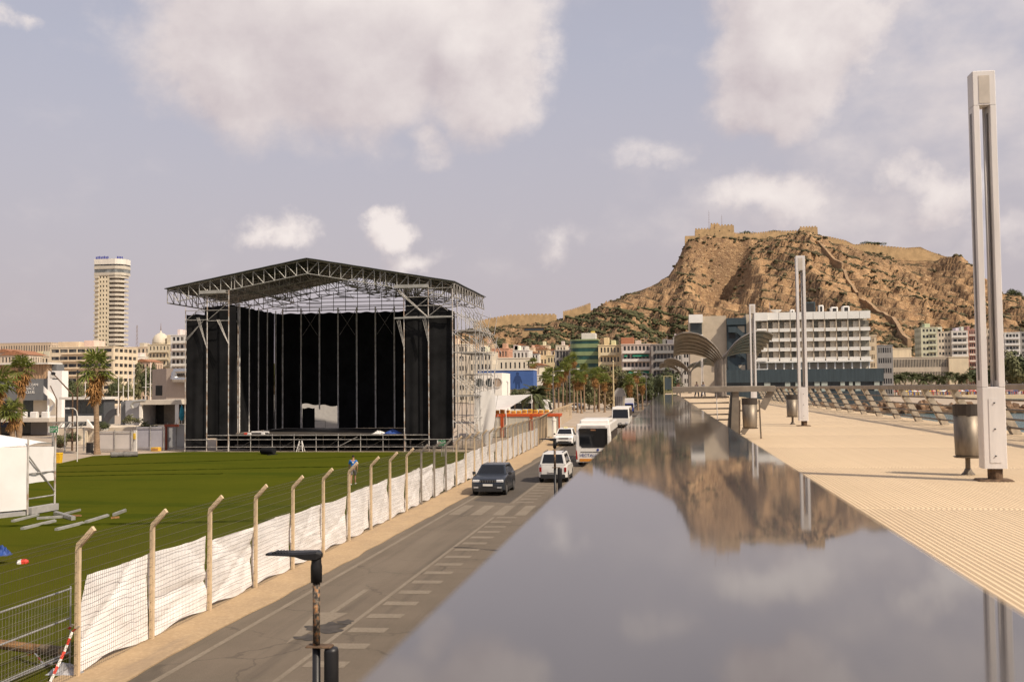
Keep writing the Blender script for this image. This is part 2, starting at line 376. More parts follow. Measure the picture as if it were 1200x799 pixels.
# ================================================================== HILL
sil = [(380,430),(440,408),(500,396),(540,388),(557,383),(597,377),(650,374),(690,364),(712,354),(745,342),(770,334),(785,324),(795,306),(801,290),(808,281),(820,275),(850,278),(885,278),(940,276),(957,279),(1000,290),(1060,297),(1100,307),(1125,315),(1150,333),(1180,347),(1200,354),(1260,376),(1400,420),(1560,448)]
YR = 1000.0
_sx = [PY(u,v,YR).x for u,v in sil]; _sz = [PY(u,v,YR).z for u,v in sil]
def hill_z(X, Y):
    X = np.asarray(X, float); Y = np.asarray(Y, float)
    Z = np.interp(X, _sx, _sz)
    wob = 10*(fbm(X+900, Y*0+3, 90, 3)-.5)
    ub = 665 + 40*(fbm(X, Y*0, 160, 2)-.5)
    t = np.clip((YR+wob-Y)/(YR-ub), -1, 1.3)
    up = np.clip(t, 0, 1)
    g = (1-up)**1.08
    # cliffs under the keep: a steep step near the top
    cl = np.exp(-((X-(PY(838,300,YR).x))/44)**2)
    g2 = np.interp(up, [0,.05,.11,.16,.30,.6,1], [1,.97,.66,.55,.42,.17,0])
    g = g*(1-.85*cl)+g2*.85*cl
    g = np.where(t < 0, 1-.9*np.clip(-t,0,1), g)
    z = Z*g
    amp = np.clip(z/60, 0, 1)*np.clip(up*7, .12, 1)*np.clip((1.2-up)*3, 0, 1)
    gl = fbm(X+Y*.25, Y*.28-X*.1, 75, 3, ridged=True)-.6
    z = z + amp*(40*gl + 19*(fbm(X*1.0+40, Y*.4, 34, 4, ridged=True)-.58) + 8*(fbm(X, Y*.7, 11, 4, ridged=True)-.55))
    # rock ledges
    st = 8.5; q = (z+.32*X)/st + 1.8*fbm(X, Y, 50, 4)
    fr = q-np.floor(q); z = z + amp*5.5*(np.clip((fr-.5)*5, -.5, .5) - (fr-.5))
    # dark gully cutting down the right of the keep's cliff
    ax_, ay_, bx_, by_ = 70., 974., 38., 920.; tt = np.clip(((X-ax_)*(bx_-ax_)+(Y-ay_)*(by_-ay_))/((bx_-ax_)**2+(by_-ay_)**2), 0, 1)
    dd_ = np.hypot(X-ax_-tt*(bx_-ax_), Y-ay_-tt*(by_-ay_)); z = z-17*np.exp(-(dd_/9.)**2)
    return z - 4.0*(1-np.clip(z/12, 0, 1))
hx = np.arange(-390, 640, 1.9); hy = np.arange(640, 1090, 2.2)
GX, GY = np.meshgrid(hx, hy); GZ = hill_z(GX, GY)
nx_, ny_ = len(hx), len(hy)
ii, jj = np.meshgrid(np.arange(ny_-1), np.arange(nx_-1), indexing='ij'); a0 = (ii*nx_+jj).ravel()
hf = np.stack([a0, a0+1, a0+nx_+1, a0+nx_], 1)
def fast_mesh(name, V, F, M, smooth=False):
    me = bpy.data.meshes.new(name); me.vertices.add(len(V)); me.vertices.foreach_set('co', np.asarray(V, 'f').ravel())
    k = F.shape[1]; me.loops.add(F.size); me.loops.foreach_set('vertex_index', F.astype('i').ravel())
    me.polygons.add(len(F)); me.polygons.foreach_set('loop_start', np.arange(0, F.size, k, dtype='i')); me.polygons.foreach_set('loop_total', np.full(len(F), k, 'i'))
    if smooth: me.polygons.foreach_set('use_smooth', np.ones(len(F), bool))
    me.update(calc_edges=True); me.validate()
    if M: me.materials.append(M)
    return me
M_rock = bpy.data.materials.new('dry_rock_hillside'); M_rock.use_nodes = True
t = M_rock.node_tree; b = t.nodes['Principled BSDF']; b.inputs['Roughness'].default_value = .95; b.inputs['Specular IOR Level'].default_value = .1
tcn = t.nodes.new('ShaderNodeTexCoord').outputs['Object']
def hn(sc, det=6, st=None):
    n = t.nodes.new('ShaderNodeTexNoise'); n.inputs['Scale'].default_value = sc; n.inputs['Detail'].default_value = det; n.inputs['Roughness'].default_value = .68
    if st:
        mp = t.nodes.new('ShaderNodeMapping'); mp.inputs[3].default_value = st; t.links.new(tcn, mp.inputs[0]); t.links.new(mp.outputs[0], n.inputs[0])
    else: t.links.new(tcn, n.inputs[0])
    return n.outputs['Fac']
def hr(x, a, b_, c=0., d=1.):
    n = t.nodes.new('ShaderNodeMapRange'); n.inputs[1].default_value = a; n.inputs[2].default_value = b_; n.inputs[3].default_value = c; n.inputs[4].default_value = d; t.links.new(x, n.inputs[0]); return n.outputs[0]
c = mixnode(t, hr(hn(.03), .35, .65), (.36,.22,.115), (.47,.30,.16))
c = mixnode(t, hr(hn(.013, 4), .48, .62, 0, .55), c, (.17,.115,.072))  # broad dark zones: dark scrub, plus hillside shade put into the colour
c = mixnode(t, hr(hn(.16, 6), .42, .66), c, (.20,.125,.075))
c = mixnode(t, hr(hn(.30, 5, (1,1,2.2)), .56, .66), c, (.56,.40,.235))
gn = t.nodes.new('ShaderNodeNewGeometry'); sz = t.nodes.new('ShaderNodeSeparateXYZ'); t.links.new(gn.outputs['True Normal'], sz.inputs[0])
fl_ = t.nodes.new('ShaderNodeMath'); fl_.operation = 'MULTIPLY'; t.links.new(hr(sz.outputs[2], .70, .88), fl_.inputs[0]); t.links.new(hr(hn(.10, 7), .40, .54, 0, .92), fl_.inputs[1])
c = mixnode(t, fl_.outputs[0], c, (.058,.050,.030))      # dry scrub on the flatter ledges
t.links.new(c, b.inputs['Base Color'])
bp = t.nodes.new('ShaderNodeBump'); bp.inputs['Strength'].default_value = 1.0; bp.inputs['Distance'].default_value = 3.0
t.links.new(hn(.35, 6), bp.inputs['Height']); t.links.new(bp.outputs[0], b.inputs['Normal'])
place('hill', fast_mesh('hill', np.stack([GX.ravel(), GY.ravel(), GZ.ravel()], 1), hf, M_rock), kind='structure')
_bx = np.array([v.x for v in [PY(1,1,100)]])
def hill_hit(u, v):
    d = ray(u, v); ys = np.arange(640, 1040, .5); s = ys/d.y
    xs = d.x*s; zs = CAMZ+d.z*s; hz = hill_z(xs, ys)
    k = np.argmax(hz >= zs)
    if hz[k] < zs[k]: k = int(np.argmin(zs-hz))
    return Vector((xs[k], ys[k], hz[k]))
# shrubs: thousands of small clumps, one mass
def clumps(name, pts, rad, M, squash=.8, kind='stuff', seed=1):
    r2 = np.random.default_rng(seed)
    bmx = bmesh.new(); bmesh.ops.create_icosphere(bmx, subdivisions=1, radius=1); bv = np.array([v.co[:] for v in bmx.verts]); bf = np.array([[v.index for v in f.verts] for f in bmx.faces]); bmx.free()
    n = len(pts); nv = len(bv)
    V = bv[None]*(1+.45*(r2.random((n, nv, 1))-.5)); V = V*rad[:, None, None]*np.array([1,1,squash])*(.8+.4*r2.random((n,1,3))); V = V+pts[:, None]
    F = bf[None]+(np.arange(n)*nv)[:, None, None]
    return place(name, fast_mesh(name, V.reshape(-1,3), F.reshape(-1,3), M), kind=kind)
M_scrub = mat('dry_scrub', (.050,.046,.020), .95, var=.5, scale=.15, col2=(.10,.082,.042))
M_pine = mat('pine_green', (.040,.046,.018), .95, var=.4, scale=.2, col2=(.085,.082,.034))
X = rng.uniform(-330, 520, 26000); Y = rng.uniform(675, 1000, 26000)
den = fbm(X, Y*.8, 60, 4) + .30*(fbm(X+500, Y, 15, 3)-.5)
Zs = hill_z(X, Y); sl_ = np.abs(hill_z(X+2, Y)-Zs)+np.abs(hill_z(X, Y+2)-Zs)
keep = (den > .47) & (Zs > 8) & (sl_ < 4.4)
pts = np.stack([X, Y, Zs+.2], 1)[keep]; pts = pts[:12000]
clumps('hillside_scrub', pts, .7+1.5*rng.random(len(pts))**2, M_scrub, .75)
X = rng.uniform(-300, 30, 14000); Y = rng.uniform(690, 985, 14000); Zs = hill_z(X, Y)
# pines grow in a belt over the left flank
pu = 780+1200*X/Y; pv = 454-1200*(Zs-CAMZ)/Y
keep = (fbm(X, Y, 50, 3) > .44) & (((pu > 615) & (pv > 362) & (pv < 396) & (pu < 812)) | ((pv > 396) & (pv < 412) & (pu > 560)))
pts = np.stack([X, Y, Zs+1.0], 1)[keep][:3800]
clumps('hillside_pines', pts, 0.7+1.3*rng.random(len(pts)), M_pine, .7, seed=3)
# left distance: low rise behind the old town
lx = np.arange(-1250, -250, 9.); ly = np.arange(820, 1200, 9.)
LX, LY = np.meshgrid(lx, ly)
prof = np.interp(LX, [PY(u,0,1000).x for u in (-260,-60,0,60,110,170,220,300,420)], [60,52,46,40,36,33,34,28,10])
LZ = prof*np.clip((LY-820)/170, 0, 1)**.7*(1+.12*(fbm(LX,LY,60,4)-.5))-2
l0 = np.meshgrid(np.arange(len(ly)-1), np.arange(len(lx)-1), indexing='ij'); a0 = (l0[0]*len(lx)+l0[1]).ravel(); L = len(lx)
place('hill_rise', fast_mesh('hill_rise', np.stack([LX.ravel(),LY.ravel(),LZ.ravel()],1), np.stack([a0,a0+1,a0+L+1,a0+L],1), M_rock), kind='structure')
X = rng.uniform(-800, -300, 900); Y = rng.uniform(900, 990, 900)
Zs = np.interp(X, [PY(u,0,1000).x for u in (-260,-60,0,60,110,170,220,300,420)], [60,52,46,40,36,33,34,28,10])*np.clip((Y-820)/170,0,1)**.7
keep = fbm(X, Y, 60, 3) > .48
clumps('rise_pines', np.stack([X,Y,Zs],1)[keep], 2+2.5*rng.random(keep.sum()), M_pine, .9, seed=5)
# town trees: dark green mass behind the houses at the foot of the hill
X = rng.uniform(-330, -10, 500); Y = rng.uniform(640, 690, 500)
clumps('foothill_trees', np.stack([X,Y,12+10*rng.random(500)],1), 2.5+2*rng.random(500), M_pine, .9, seed=6)

# ================================================================== CASTLE
M_castle = mat('castle_stone', (.46,.315,.165), .95, var=.16, scale=.25, bump=.4, bscale=.8)
def wall_on_hill(label, pxs, h, th, step=3.0, base=None, name='fortress_wall', drop=5.0):
    r = None; pts = []
    for (u, v) in pxs: pts.append(hill_hit(u, v))
    line = []
    for a, b_ in zip(pts[:-1], pts[1:]):
        n = max(1, int((b_-a).length/step))
        for k in range(n): line.append(a.lerp(b_, k/n))
    line.append(pts[-1])
    for p in line: p.z = float(hill_z(p.x, p.y))
    zs = [p.z for p in line]
    for k, p in enumerate(line): w_ = zs[max(0,k-4):k+5]; p.z = sum(w_)/len(w_)
    o = line[0].copy(); root = thing(name, label, 'castle wall', o)
    rows = []
    for k, p in enumerate(line):
        d = (line[min(k+1,len(line)-1)]-line[max(k-1,0)]); d.z = 0; d.normalize(); n = Vector((-d.y, d.x, 0))*th/2
        q = p-o; rows.append([q-n*1.3+Vector((0,0,-drop)), q+n*1.3+Vector((0,0,-drop)), q+n+Vector((0,0,h)), q-n+Vector((0,0,h))])
    MB().loft(rows, cap=True).build('wall', M_castle if name != 'spur_wall' else mat('spur_stone', (.30,.20,.115), .95, var=.18, scale=.25, bump=.4, bscale=.8), root)
    cop = []
    for rr in rows: cop.append([rr[3]*1.0+Vector((0,0,.002)), rr[2]+Vector((0,0,.002)), rr[2]+Vector((0,0,.9)), rr[3]+Vector((0,0,.9))])
    b = MB()
    for k in range(len(cop)-1):
        if k % 2 == 0 and name != 'spur_wall': b.loft([cop[k], [x.lerp(y, .9) for x, y in zip(cop[k], cop[k+1])]], cap=True)
    if b.v: b.build('parapet', M_castle, root, kind='stuff')
    return root
def ridge_wall(label, pxs, h, th, name='fortress_wall'):
    # walls on the skyline: the foot is the ridge itself
    pts = [PY(u, v, YR-6) for u, v in pxs]
    o = pts[0].copy(); root = thing(name, label, 'castle wall', o); rows = []
    for k, p in enumerate(pts):
        d = (pts[min(k+1,len(pts)-1)]-pts[max(k-1,0)]); d.z = 0; d.normalize(); n = Vector((-d.y, d.x, 0))*th/2
        q = p-o; rows.append([q-n*1.4+Vector((0,0,-h-9)), q+n*1.4+Vector((0,0,-h-9)), q+n, q-n])
    MB().loft(rows, cap=True).build('wall', M_castle, root)
    b = MB()
    for k in range(len(rows)-1):
        for i in range(6):
            f0 = i/6; f1 = f0+.1
            b.loft([[rows[k][3].lerp(rows[k+1][3],f)+Vector((0,0,.003)), rows[k][2].lerp(rows[k+1][2],f)+Vector((0,0,.003)), rows[k][2].lerp(rows[k+1][2],f)+Vector((0,0,1.1)), rows[k][3].lerp(rows[k+1][3],f)+Vector((0,0,1.1))] for f in (f0,f1)], cap=True)
    b.build('parapet', M_castle, root, kind='stuff')
    return root
ridge_wall('ochre fortress wall along the skyline left of the tall rock, low and far down', [(556,378),(575,374),(597,370),(625,369),(652,369)], 7, 3)
ridge_wall('short ochre wall stepping up behind the pines on the left slope', [(660,366),(672,363),(684,359),(692,356)], 4, 3)
ridge_wall('ochre wall on the summit between keep and corner bastion', [(856,274),(870,275),(888,274),(905,272),(922,272),(941,271)], 7, 4)
ridge_wall('long ochre wall running down the skyline right of the bastion', [(957,277),(972,279),(990,283),(1000,288),(1018,287),(1040,290),(1062,292),(1078,291),(1084,294),(1100,300),(1110,303),(1124,305),(1128,312),(1150,316)], 8, 4)
def castle_block(label, u0, u1, v0, v1, dep, name, Y=YR-12, merl=True):
    a = PY(u0, v1, Y); c_ = PY(u1, v0, Y); w = c_.x-a.x; h = c_.z-a.z
    root = thing(name, label, 'castle', (a.x+w/2, Y, a.z-6))
    MB().loft([[(-w/2-.6,0,0),(w/2+.6,0,0),(w/2+.6,dep,0),(-w/2-.6,dep,0)],[(-w/2,.4,h+6),(w/2,.4,h+6),(w/2,dep,h+6),(-w/2,dep,h+6)]], cap=True).build('wall', M_castle, root)
    if merl:
        b = MB(); n = max(2, int(w/2.6))
        for k in range(n): x = -w/2+w*k/n; b.box(x+.002, x+w/n*.55, .41, 1.3, h+6.001, h+7.1)
        b.build('parapet', M_castle, root, kind='stuff')
    b = MB()
    for k in range(max(1, int(w/6))):
        x = -w/2+(k+.5)*w/max(1, int(w/6)); b.box(x-.4, x+.4, .22, .5, h*.55+6, h*.55+7.2)
    b.build('window', M_dark, root, kind='stuff')
    return root
M_dark = mat('dark_opening', (.02,.02,.02), .6, var=.2)
castle_block('ochre keep standing on the edge of the tall rock, highest block of the castle', 838, 860, 264, 280, 14, 'castle_keep')
castle_block('weathered round-shouldered bastion hugging the left end of the summit rock', 815, 842, 268, 285, 14, 'castle_bastion')
castle_block('low lit wall block left of the keep overhanging the cliff', 803, 822, 276, 292, 10, 'castle_bastion', merl=False)
castle_block('small square lookout on top of the keep', 833, 843, 262.5, 268, 6, 'castle_lookout', Y=YR-8)
castle_block('square corner bastion at the head of the long descending wall', 938, 958, 266, 283, 16, 'castle_bastion')
wall_on_hill('long pale wall zigzagging down the spur of the hill to the town', [(956,283),(966,294),(977,305),(988,315)], 3.4, 2.4, name='spur_wall')
wall_on_hill('second run of the descending wall below the bend, reaching behind the hotel roof', [(988,317),(993,328),(1000,340),(1008,350)], 3.4, 2.4, name='spur_wall')
wall_on_hill('lower run of the descending wall right of the hotel', [(1009,351),(1024,362),(1040,373),(1047,379),(1055,392),(1066,408)], 3.8, 2.4, name='spur_wall')
M_mast = mat('mast_metal', (.25,.2,.19), .6)
for u, lab in ((831,'thin radio mast on the castle rock, left of two'),(846,'thin radio mast on the castle rock, right of two')):
    p = PY(u, 270, YR-4); r = thing('radio_mast', lab, 'mast', p); hh = (270-(247 if u == 831 else 252))*.83
    MB().tube((0,0,-4),(0,0,hh),.22,5,.1).build('pole', M_mast, r); bb = MB()
    for k in range(5): bb.beam((-.8,0,hh*(.4+.12*k)),(.8,0,hh*(.4+.12*k)),.12)
    bb.build('crossbar', M_mast, r, kind='stuff')
# visitor terrace on the left slope
p = PY(612, 383, 930)
r = thing('hillside_cafe', 'low glazed pavilion set into the left slope below the ochre wall', 'building', (p.x, 930, p.z-4))
MB().box(0,21,0,8,-6,3.2).build('wall', M_castle, r); MB().box(2,20,-.3,.2,.6,2.6).build('window', mat('glass_far', (.05,.07,.08), .15), r); MB().box(-.5,22,-1,8.5,3.202,3.7).build('roof', M_castle, r)
# ================================================================== PROMENADE
M_conc = mat('promenade_concrete', (.45,.345,.23), .9, var=.15, scale=.8, bump=.3)
M_rib = bpy.data.materials.new('ribbed_paving'); M_rib.use_nodes = True
t = M_rib.node_tree; b = t.nodes['Principled BSDF']; b.inputs['Roughness'].default_value = .85; b.inputs['Specular IOR Level'].default_value = .25
tcn = t.nodes.new('ShaderNodeTexCoord').outputs['Object']; gi = t.nodes.new('ShaderNodeNewGeometry')
wn2 = t.nodes.new('ShaderNodeTexWhiteNoise'); wn2.noise_dimensions = '1D'; t.links.new(gi.outputs['Random Per Island'], wn2.inputs['W'])
c = mixnode(t, wn2.outputs['Value'], (.56,.435,.29), (.585,.455,.305))
n = t.nodes.new('ShaderNodeTexNoise'); n.inputs['Scale'].default_value = .9; n.inputs['Detail'].default_value = 6; t.links.new(tcn, n.inputs[0])
mr = t.nodes.new('ShaderNodeMapRange'); mr.inputs[1].default_value = .42; mr.inputs[2].default_value = .72; t.links.new(n.outputs[0], mr.inputs[0])
mm = t.nodes.new('ShaderNodeMath'); mm.operation = 'MULTIPLY'; mm.inputs[1].default_value = .4; t.links.new(mr.outputs[0], mm.inputs[0])
c = mixnode(t, mm.outputs[0], c, (.52,.40,.27)); t.links.new(c, b.inputs['Base Color'])
MB().box(-.22, 8.5, -40, 260, -.02, 4.439).build('promenade', M_conc, kind='structure')
pitch = .046; X0, X1 = .24, 8.44
rows_me = None
bmv = []; nseg = 1; seglen = 5.0/nseg
xs = np.arange(X0, X1, pitch); xs = xs + rng.normal(0, .0008, len(xs))
ys = np.arange(nseg)*seglen
AX, AY = np.meshgrid(xs, ys, indexing='ij'); n_ = AX.size; ax = AX.ravel(); ay = AY.ravel(); hz_ = .0075+.0006*rng.random(n_)
wr = .031+.003*rng.random(n_); ly_ = seglen-.005
Vr = np.zeros((n_, 8, 3))
for k, (sx, sy, sz) in enumerate([(0,0,0),(1,0,0),(1,1,0),(0,1,0),(.1,.008,1),(.9,.008,1),(.9,.992,1),(.1,.992,1)]):
    Vr[:, k, 0] = ax+sx*wr; Vr[:, k, 1] = ay+.0025+sy*ly_; Vr[:, k, 2] = sz*hz_
Fb = np.array([(4,5,6,7),(0,1,5,4),(1,2,6,5),(2,3,7,6),(3,0,4,7)])
Fr = (Fb[None]+(np.arange(n_)*8)[:, None, None]).reshape(-1, 4)
rows_me = fast_mesh('paving_row', Vr.reshape(-1,3), Fr, M_rib)
prom = bpy.data.objects['promenade']
for k in range(26):
    o = place('paving_row', rows_me, prom, loc=(0, .12+5.0*k, 4.4395), kind='stuff')
# --- parapet with polished metal cap
M_cap = bpy.data.materials.new('polished_cap'); M_cap.use_nodes = True; t = M_cap.node_tree; b = t.nodes['Principled BSDF']
b.inputs['Metallic'].default_value = 0; b.inputs['IOR'].default_value = 1.52
tcn = t.nodes.new('ShaderNodeTexCoord').outputs['Object']
n = t.nodes.new('ShaderNodeTexNoise'); n.inputs['Scale'].default_value = 3; n.inputs['Detail'].default_value = 7
mp = t.nodes.new('ShaderNodeMapping'); mp.inputs[3].default_value = (2.2,.5,1); t.links.new(tcn, mp.inputs[0]); t.links.new(mp.outputs[0], n.inputs[0])
c = mixnode(t, n.outputs['Fac'], (.066,.060,.060), (.098,.090,.089)); t.links.new(c, b.inputs['Base Color'])
mr = t.nodes.new('ShaderNodeMapRange'); mr.inputs[1].default_value = .35; mr.inputs[2].default_value = .75; mr.inputs[3].default_value = .03; mr.inputs[4].default_value = .065
t.links.new(n.outputs['Fac'], mr.inputs[0]); t.links.new(mr.outputs[0], b.inputs['Roughness'])
n2 = t.nodes.new('ShaderNodeTexNoise'); n2.inputs['Scale'].default_value = 1.6; n2.inputs['Detail'].default_value = 2; t.links.new(mp.outputs[0], n2.inputs[0])
bp = t.nodes.new('ShaderNodeBump'); bp.inputs['Strength'].default_value = .02; bp.inputs['Distance'].default_value = .01; t.links.new(n2.outputs[0], bp.inputs['Height']); t.links.new(bp.outputs[0], b.inputs['Normal'])
par = thing('parapet', 'long grey parapet with mirror-smooth polished top running away in the foreground', 'parapet', (.04, 0, 4.437))
MB().box(-.16, .14, -1.4, 24.2, .002, .94).build('wall', M_conc, par)
cap = MB(); prof = [(-.222,.945),(-.224,.985),(-.212,1.0),(.208,1.0),(.22,.985),(.218,.945)]
cap.prism(prof, -1.5, 24.3, 'y'); cap.build('cap', M_cap, par)
# --- light columns
M_alu = mat('lamp_aluminium', (.60,.575,.56), .5, .1, var=.1, scale=1.2, stretch=(3,3,.4))
M_alud = mat('lamp_aluminium_dark', (.16,.145,.14), .5, .3, var=.15, scale=2)
M_black = mat('black_metal', (.018,.018,.02), .45, .2, var=.2)
M_rusty = mat('rusty_foot', (.12,.075,.045), .8, .2, var=.4, scale=12)
LZ = PY(1150, 86, 13.05).z-4.45
def light_column(label, loc):
    r = thing('light_column', label, 'lamp', loc, group='twin-leg light columns on the promenade')
    w = .132; d = .105
    MB().cbox(-.2,.2,-.15,.15,0,.022,.02).build('base_plate', M_rusty, r)
    MB().lathe([(.085,.0),(.085,.13)], 14, (.02,0,.022)).build('stub', M_rusty, r)
    p = MB().cbox(-w,w,-d,d,.15,1.12,.008).build('base_box', M_alu, r)
    MB().box(-.062,.062,-d-.006,-d,.22,.98).build('hatch', M_alu, p)
    for z in (.3,.62,.93): MB().lathe([(.009,0),(.009,.012)],8).build('screw', M_black, p).matrix_local = Matrix.Translation((0,-d-.006,z)) @ Matrix.Rotation(math.pi/2,4,'X')
    for s in (-1, 1):
        x0 = s*(w-.036)
        leg = MB().cbox(x0-.036,x0+.036,-d,d,1.121,LZ-.42,.006).build('leg', M_alu, r)
        MB().box(x0-.039,x0-.0362,-.035,.035,1.2,LZ-.5).build('groove', M_alud, leg)
    MB().tube((.035,.05,1.121),(.035,.05,LZ-.42),.02,8).build('light_tube', M_alu, r, smooth=True)
    h = MB().cbox(-w,w,-d,d,LZ-.419,LZ,.008).build('head', M_alu, r)
    MB().box(-.062,.062,-d-.005,-d,LZ-.40,LZ-.06).build('lamp_panel', mat('lamp_panel', (.50,.45,.39), .35, .1), h)
    return r
light_column('tall light column nearest the camera, rising above the whole skyline', (3.86,13.05,4.45))
light_column('second light column on the promenade, in front of the white hotel', (3.92,30.7,4.45))
light_column('third light column, right behind the palm-shaped canopy', (3.98,48.3,4.45))
light_column('far light column seen small under the canopy on the left', (4.7,137,4.45))
# --- bins
M_steel = mat('dirty_steel', (.22,.185,.145), .5, .55, var=.35, scale=4, stretch=(1,1,.3))
M_iron = mat('brown_iron', (.17,.14,.11), .55, .6, var=.2, scale=5)
def bin_(label, loc, legs):
    r = thing('litter_bin', label, 'bin', loc, group='steel litter bins on the promenade')
    MB().lathe([(.145,.24),(.155,.26),(.168,.80),(.168,.80)], 20).build('drum', M_steel, r, smooth=True)
    MB().lathe([(.1715,.76),(.1735,.90),(.16,.90),(.158,.77)], 20).build('rim', mat('dark_rim', (.045,.036,.03), .6, .2), r)
    MB().lathe([(.17,.222),(.182,.238),(.17,.241)], 20).build('bottom', M_iron, r)
    if legs == 1:
        MB().tube((.02,.1,0),(.02,.1,.5),.032,8).build('post', M_iron, r); MB().lathe([(.09,0),(.06,.03),(.035,.08)],10,(.02,.1,0)).build('foot', M_iron, r)
    else:
        for s in (-1, 1):
            MB().beam((s*.235,0,0),(s*.21,0,.86),.03,.05).build('post', M_iron, r)
        MB().beam((-.21,0,.62),(.21,0,.62),.02,.03).build('hanger', M_iron, r)
    return r
bin_('steel litter bin on a short post tucked behind the nearest light column', (3.80,13.85,4.45), 1)
bin_('shiny steel litter bin hung between two posts beside the railing end', (1.83,23.4,4.45), 2)
bin_('litter bin partly hidden behind the second light column', (3.98-.22,32.0,4.45), 1)
# --- railing end across the promenade
M_rail = mat('weathered_rail', (.20,.172,.14), .6, .35, var=.15, scale=3)
r = thing('railing', 'brown metal railing end with thick top beam across the end of the parapet', 'railing', (0,25.4,4.45))
MB().cbox(.15,2.6,-.12,.12,1.03,1.17,.015).build('top_beam', M_rail, r)
MB().prism([(1.52,0.0),(1.72,0.0),(1.74,1.03),(1.58,1.03)], -.06, .06).build('post', M_rail, r)
MB().prism([(1.44,0.0),(1.515,0.0),(1.575,1.03),(1.55,1.03)], -.2, .2).build('post_web', M_black, r)
MB().beam((1.80,.0,.02),(2.12,.0,.45),.10,.12).build('strut', M_rail, r); MB().beam((2.28,0,.62),(2.5,0,1.03),.10,.16).build('strut', M_rail, r)
for k, z in enumerate((.90,.76,.62,.48,.35)):
    pts = [(.18,0,z-.03-.02*k),(.35,0,z),(1.5,0,z+.01)]
    MB().path(pts, .021, 6).build('rod', M_rail, r)
MB().tube((1.23,-.03,.02),(1.20,-.03,1.0),.012,6).build('stay', M_alu, r)
# --- sea railing
M_slat = mat('railing_slat', (.42,.36,.28), .75, .1, var=.2, scale=6)
M_slatd = mat('railing_beam', (.26,.215,.165), .7, .15, var=.15, scale=2)
r = thing('sea_railing', 'long seaside railing with slanting wooden uprights along the right edge of the promenade', 'railing', (7.95,0,4.45))
Y0, Y1 = 9.5, 88.
MB().cbox(-.64,-.44,Y0,Y1,1.02,1.16,.02).build('top_beam', M_slatd, r)
sm = MB().loft([[(-.09,-.13,0),(.11,-.13,0),(.11,.13,0),(-.09,.13,0)],[(-.34,-.13,.5),(-.15,-.13,.5),(-.15,.13,.5),(-.34,.13,.5)],[(-.62,-.13,1.019),(-.45,-.13,1.019),(-.45,.13,1.019),(-.62,.13,1.019)]], cap=True).mesh('upright', M_slat)
bmm = MB().cbox(-.03,.03,-.05,.05,-.04,.04,.01).mesh('bracket', M_iron)
zr = [(.16,-.11),(.36,-.21),(.58,-.315),(.80,-.425)]
k = 0; y = Y0+.4
while y < Y1:
    u = place('upright', sm, r, loc=(0,y,0))
    for z, x in zr: place('bracket', bmm, u, loc=(x-.06,-.13,z))
    y += 3.05
for z, x in zr: MB().tube((x-.05,Y0,z),(x-.05,Y1,z),.026,6).build('rail', M_iron, r)
# --- palm-shaped shade canopies
M_can = mat('canopy_weathered', (.25,.22,.19), .6, .25, var=.15, scale=1.5)
def canopy(label, loc, n=6):
    root = thing('shade_canopy', label, 'canopy', loc, group='palm-shaped canopies on the promenade')
    for k in range(n):
        yk = 3.0*k; dz = -.38*k
        col = MB().cbox(-.24,-.04,yk-.16,yk+.16,0,4.05,.03)
        col.build('column', M_can, root); MB().cbox(.04,.24,yk-.16,yk+.16,0,4.05,.03).build('column', M_can, root)
        for s in (-1, 1):
            cur = [(.05,3.95),(.22,4.4),(.55,4.95),(1.05,5.55),(1.7,6.1),(2.5,6.5),(3.3,6.66),(4.0,6.62),(4.55,6.42),(4.85,6.2)]
            cur = [(x, 3.95+(z-3.95)*(1+dz/4.2)) for x, z in cur]
            top = []; bot = []
            for i, (x, z) in enumerate(cur):
                hw = .16+1.34*min(1, (i/4.0))**1.2 if i < 8 else 1.5-.2*(i-7)
                rowt = []; rowb = []
                for q in np.linspace(-1, 1, 7):
                    zz = z-.16*min(1, i/4)*q*q-.24*q*(i/9); rowt.append((s*x, yk+q*hw, zz)); rowb.append((s*(x-.02), yk+q*hw, zz-.10))
                top.append(rowt); bot.append(rowb)
            b = MB(); rows = [t_+bb[::-1] for t_, bb in zip(top, bot)]; b.loft(rows, cap=True); w = b.build('wing', M_can, root)
            MB().path([(s*x, yk, z-.2) for x, z in cur], [.11,.11,.1,.1,.09,.08,.07,.06,.05,.04], 6).build('rib', M_can, w)
    return root
canopy('large palm-shaped shade canopy with arching wings on the promenade, left of the white hotel', (5.72,104.5,4.44))
canopy('smaller-looking palm-shaped canopy farther along the promenade', (4.5,196,4.44), 4)
canopy('farthest palm-shaped canopy at the end of the promenade', (3.4,228,4.44), 3)
# yellowish frame beyond the parapet
a = PY(778,440,52); c_ = PY(788,464,52)
r = thing('metal_stand', 'small yellowish metal frame standing beyond the end of the parapet', 'frame', (a.x,52,4.45))
w = c_.x-a.x; h = a.z-4.45
M_yf = mat('yellowish_metal', (.33,.30,.16), .5, .3)
for x in (0, w): MB().beam((x,0,0),(x,0,h),.05).build('post', M_yf, r)
for z in (.02,h*.55,h): MB().beam((.026,0,z-.02),(w-.026,0,z-.02),.045).build('bar', M_yf, r)
MB().box(.03,w-.03,-.01,.01,h*.6,h*.93).build('pane', mat('glass_far', (.05,.07,.08), .15), r)
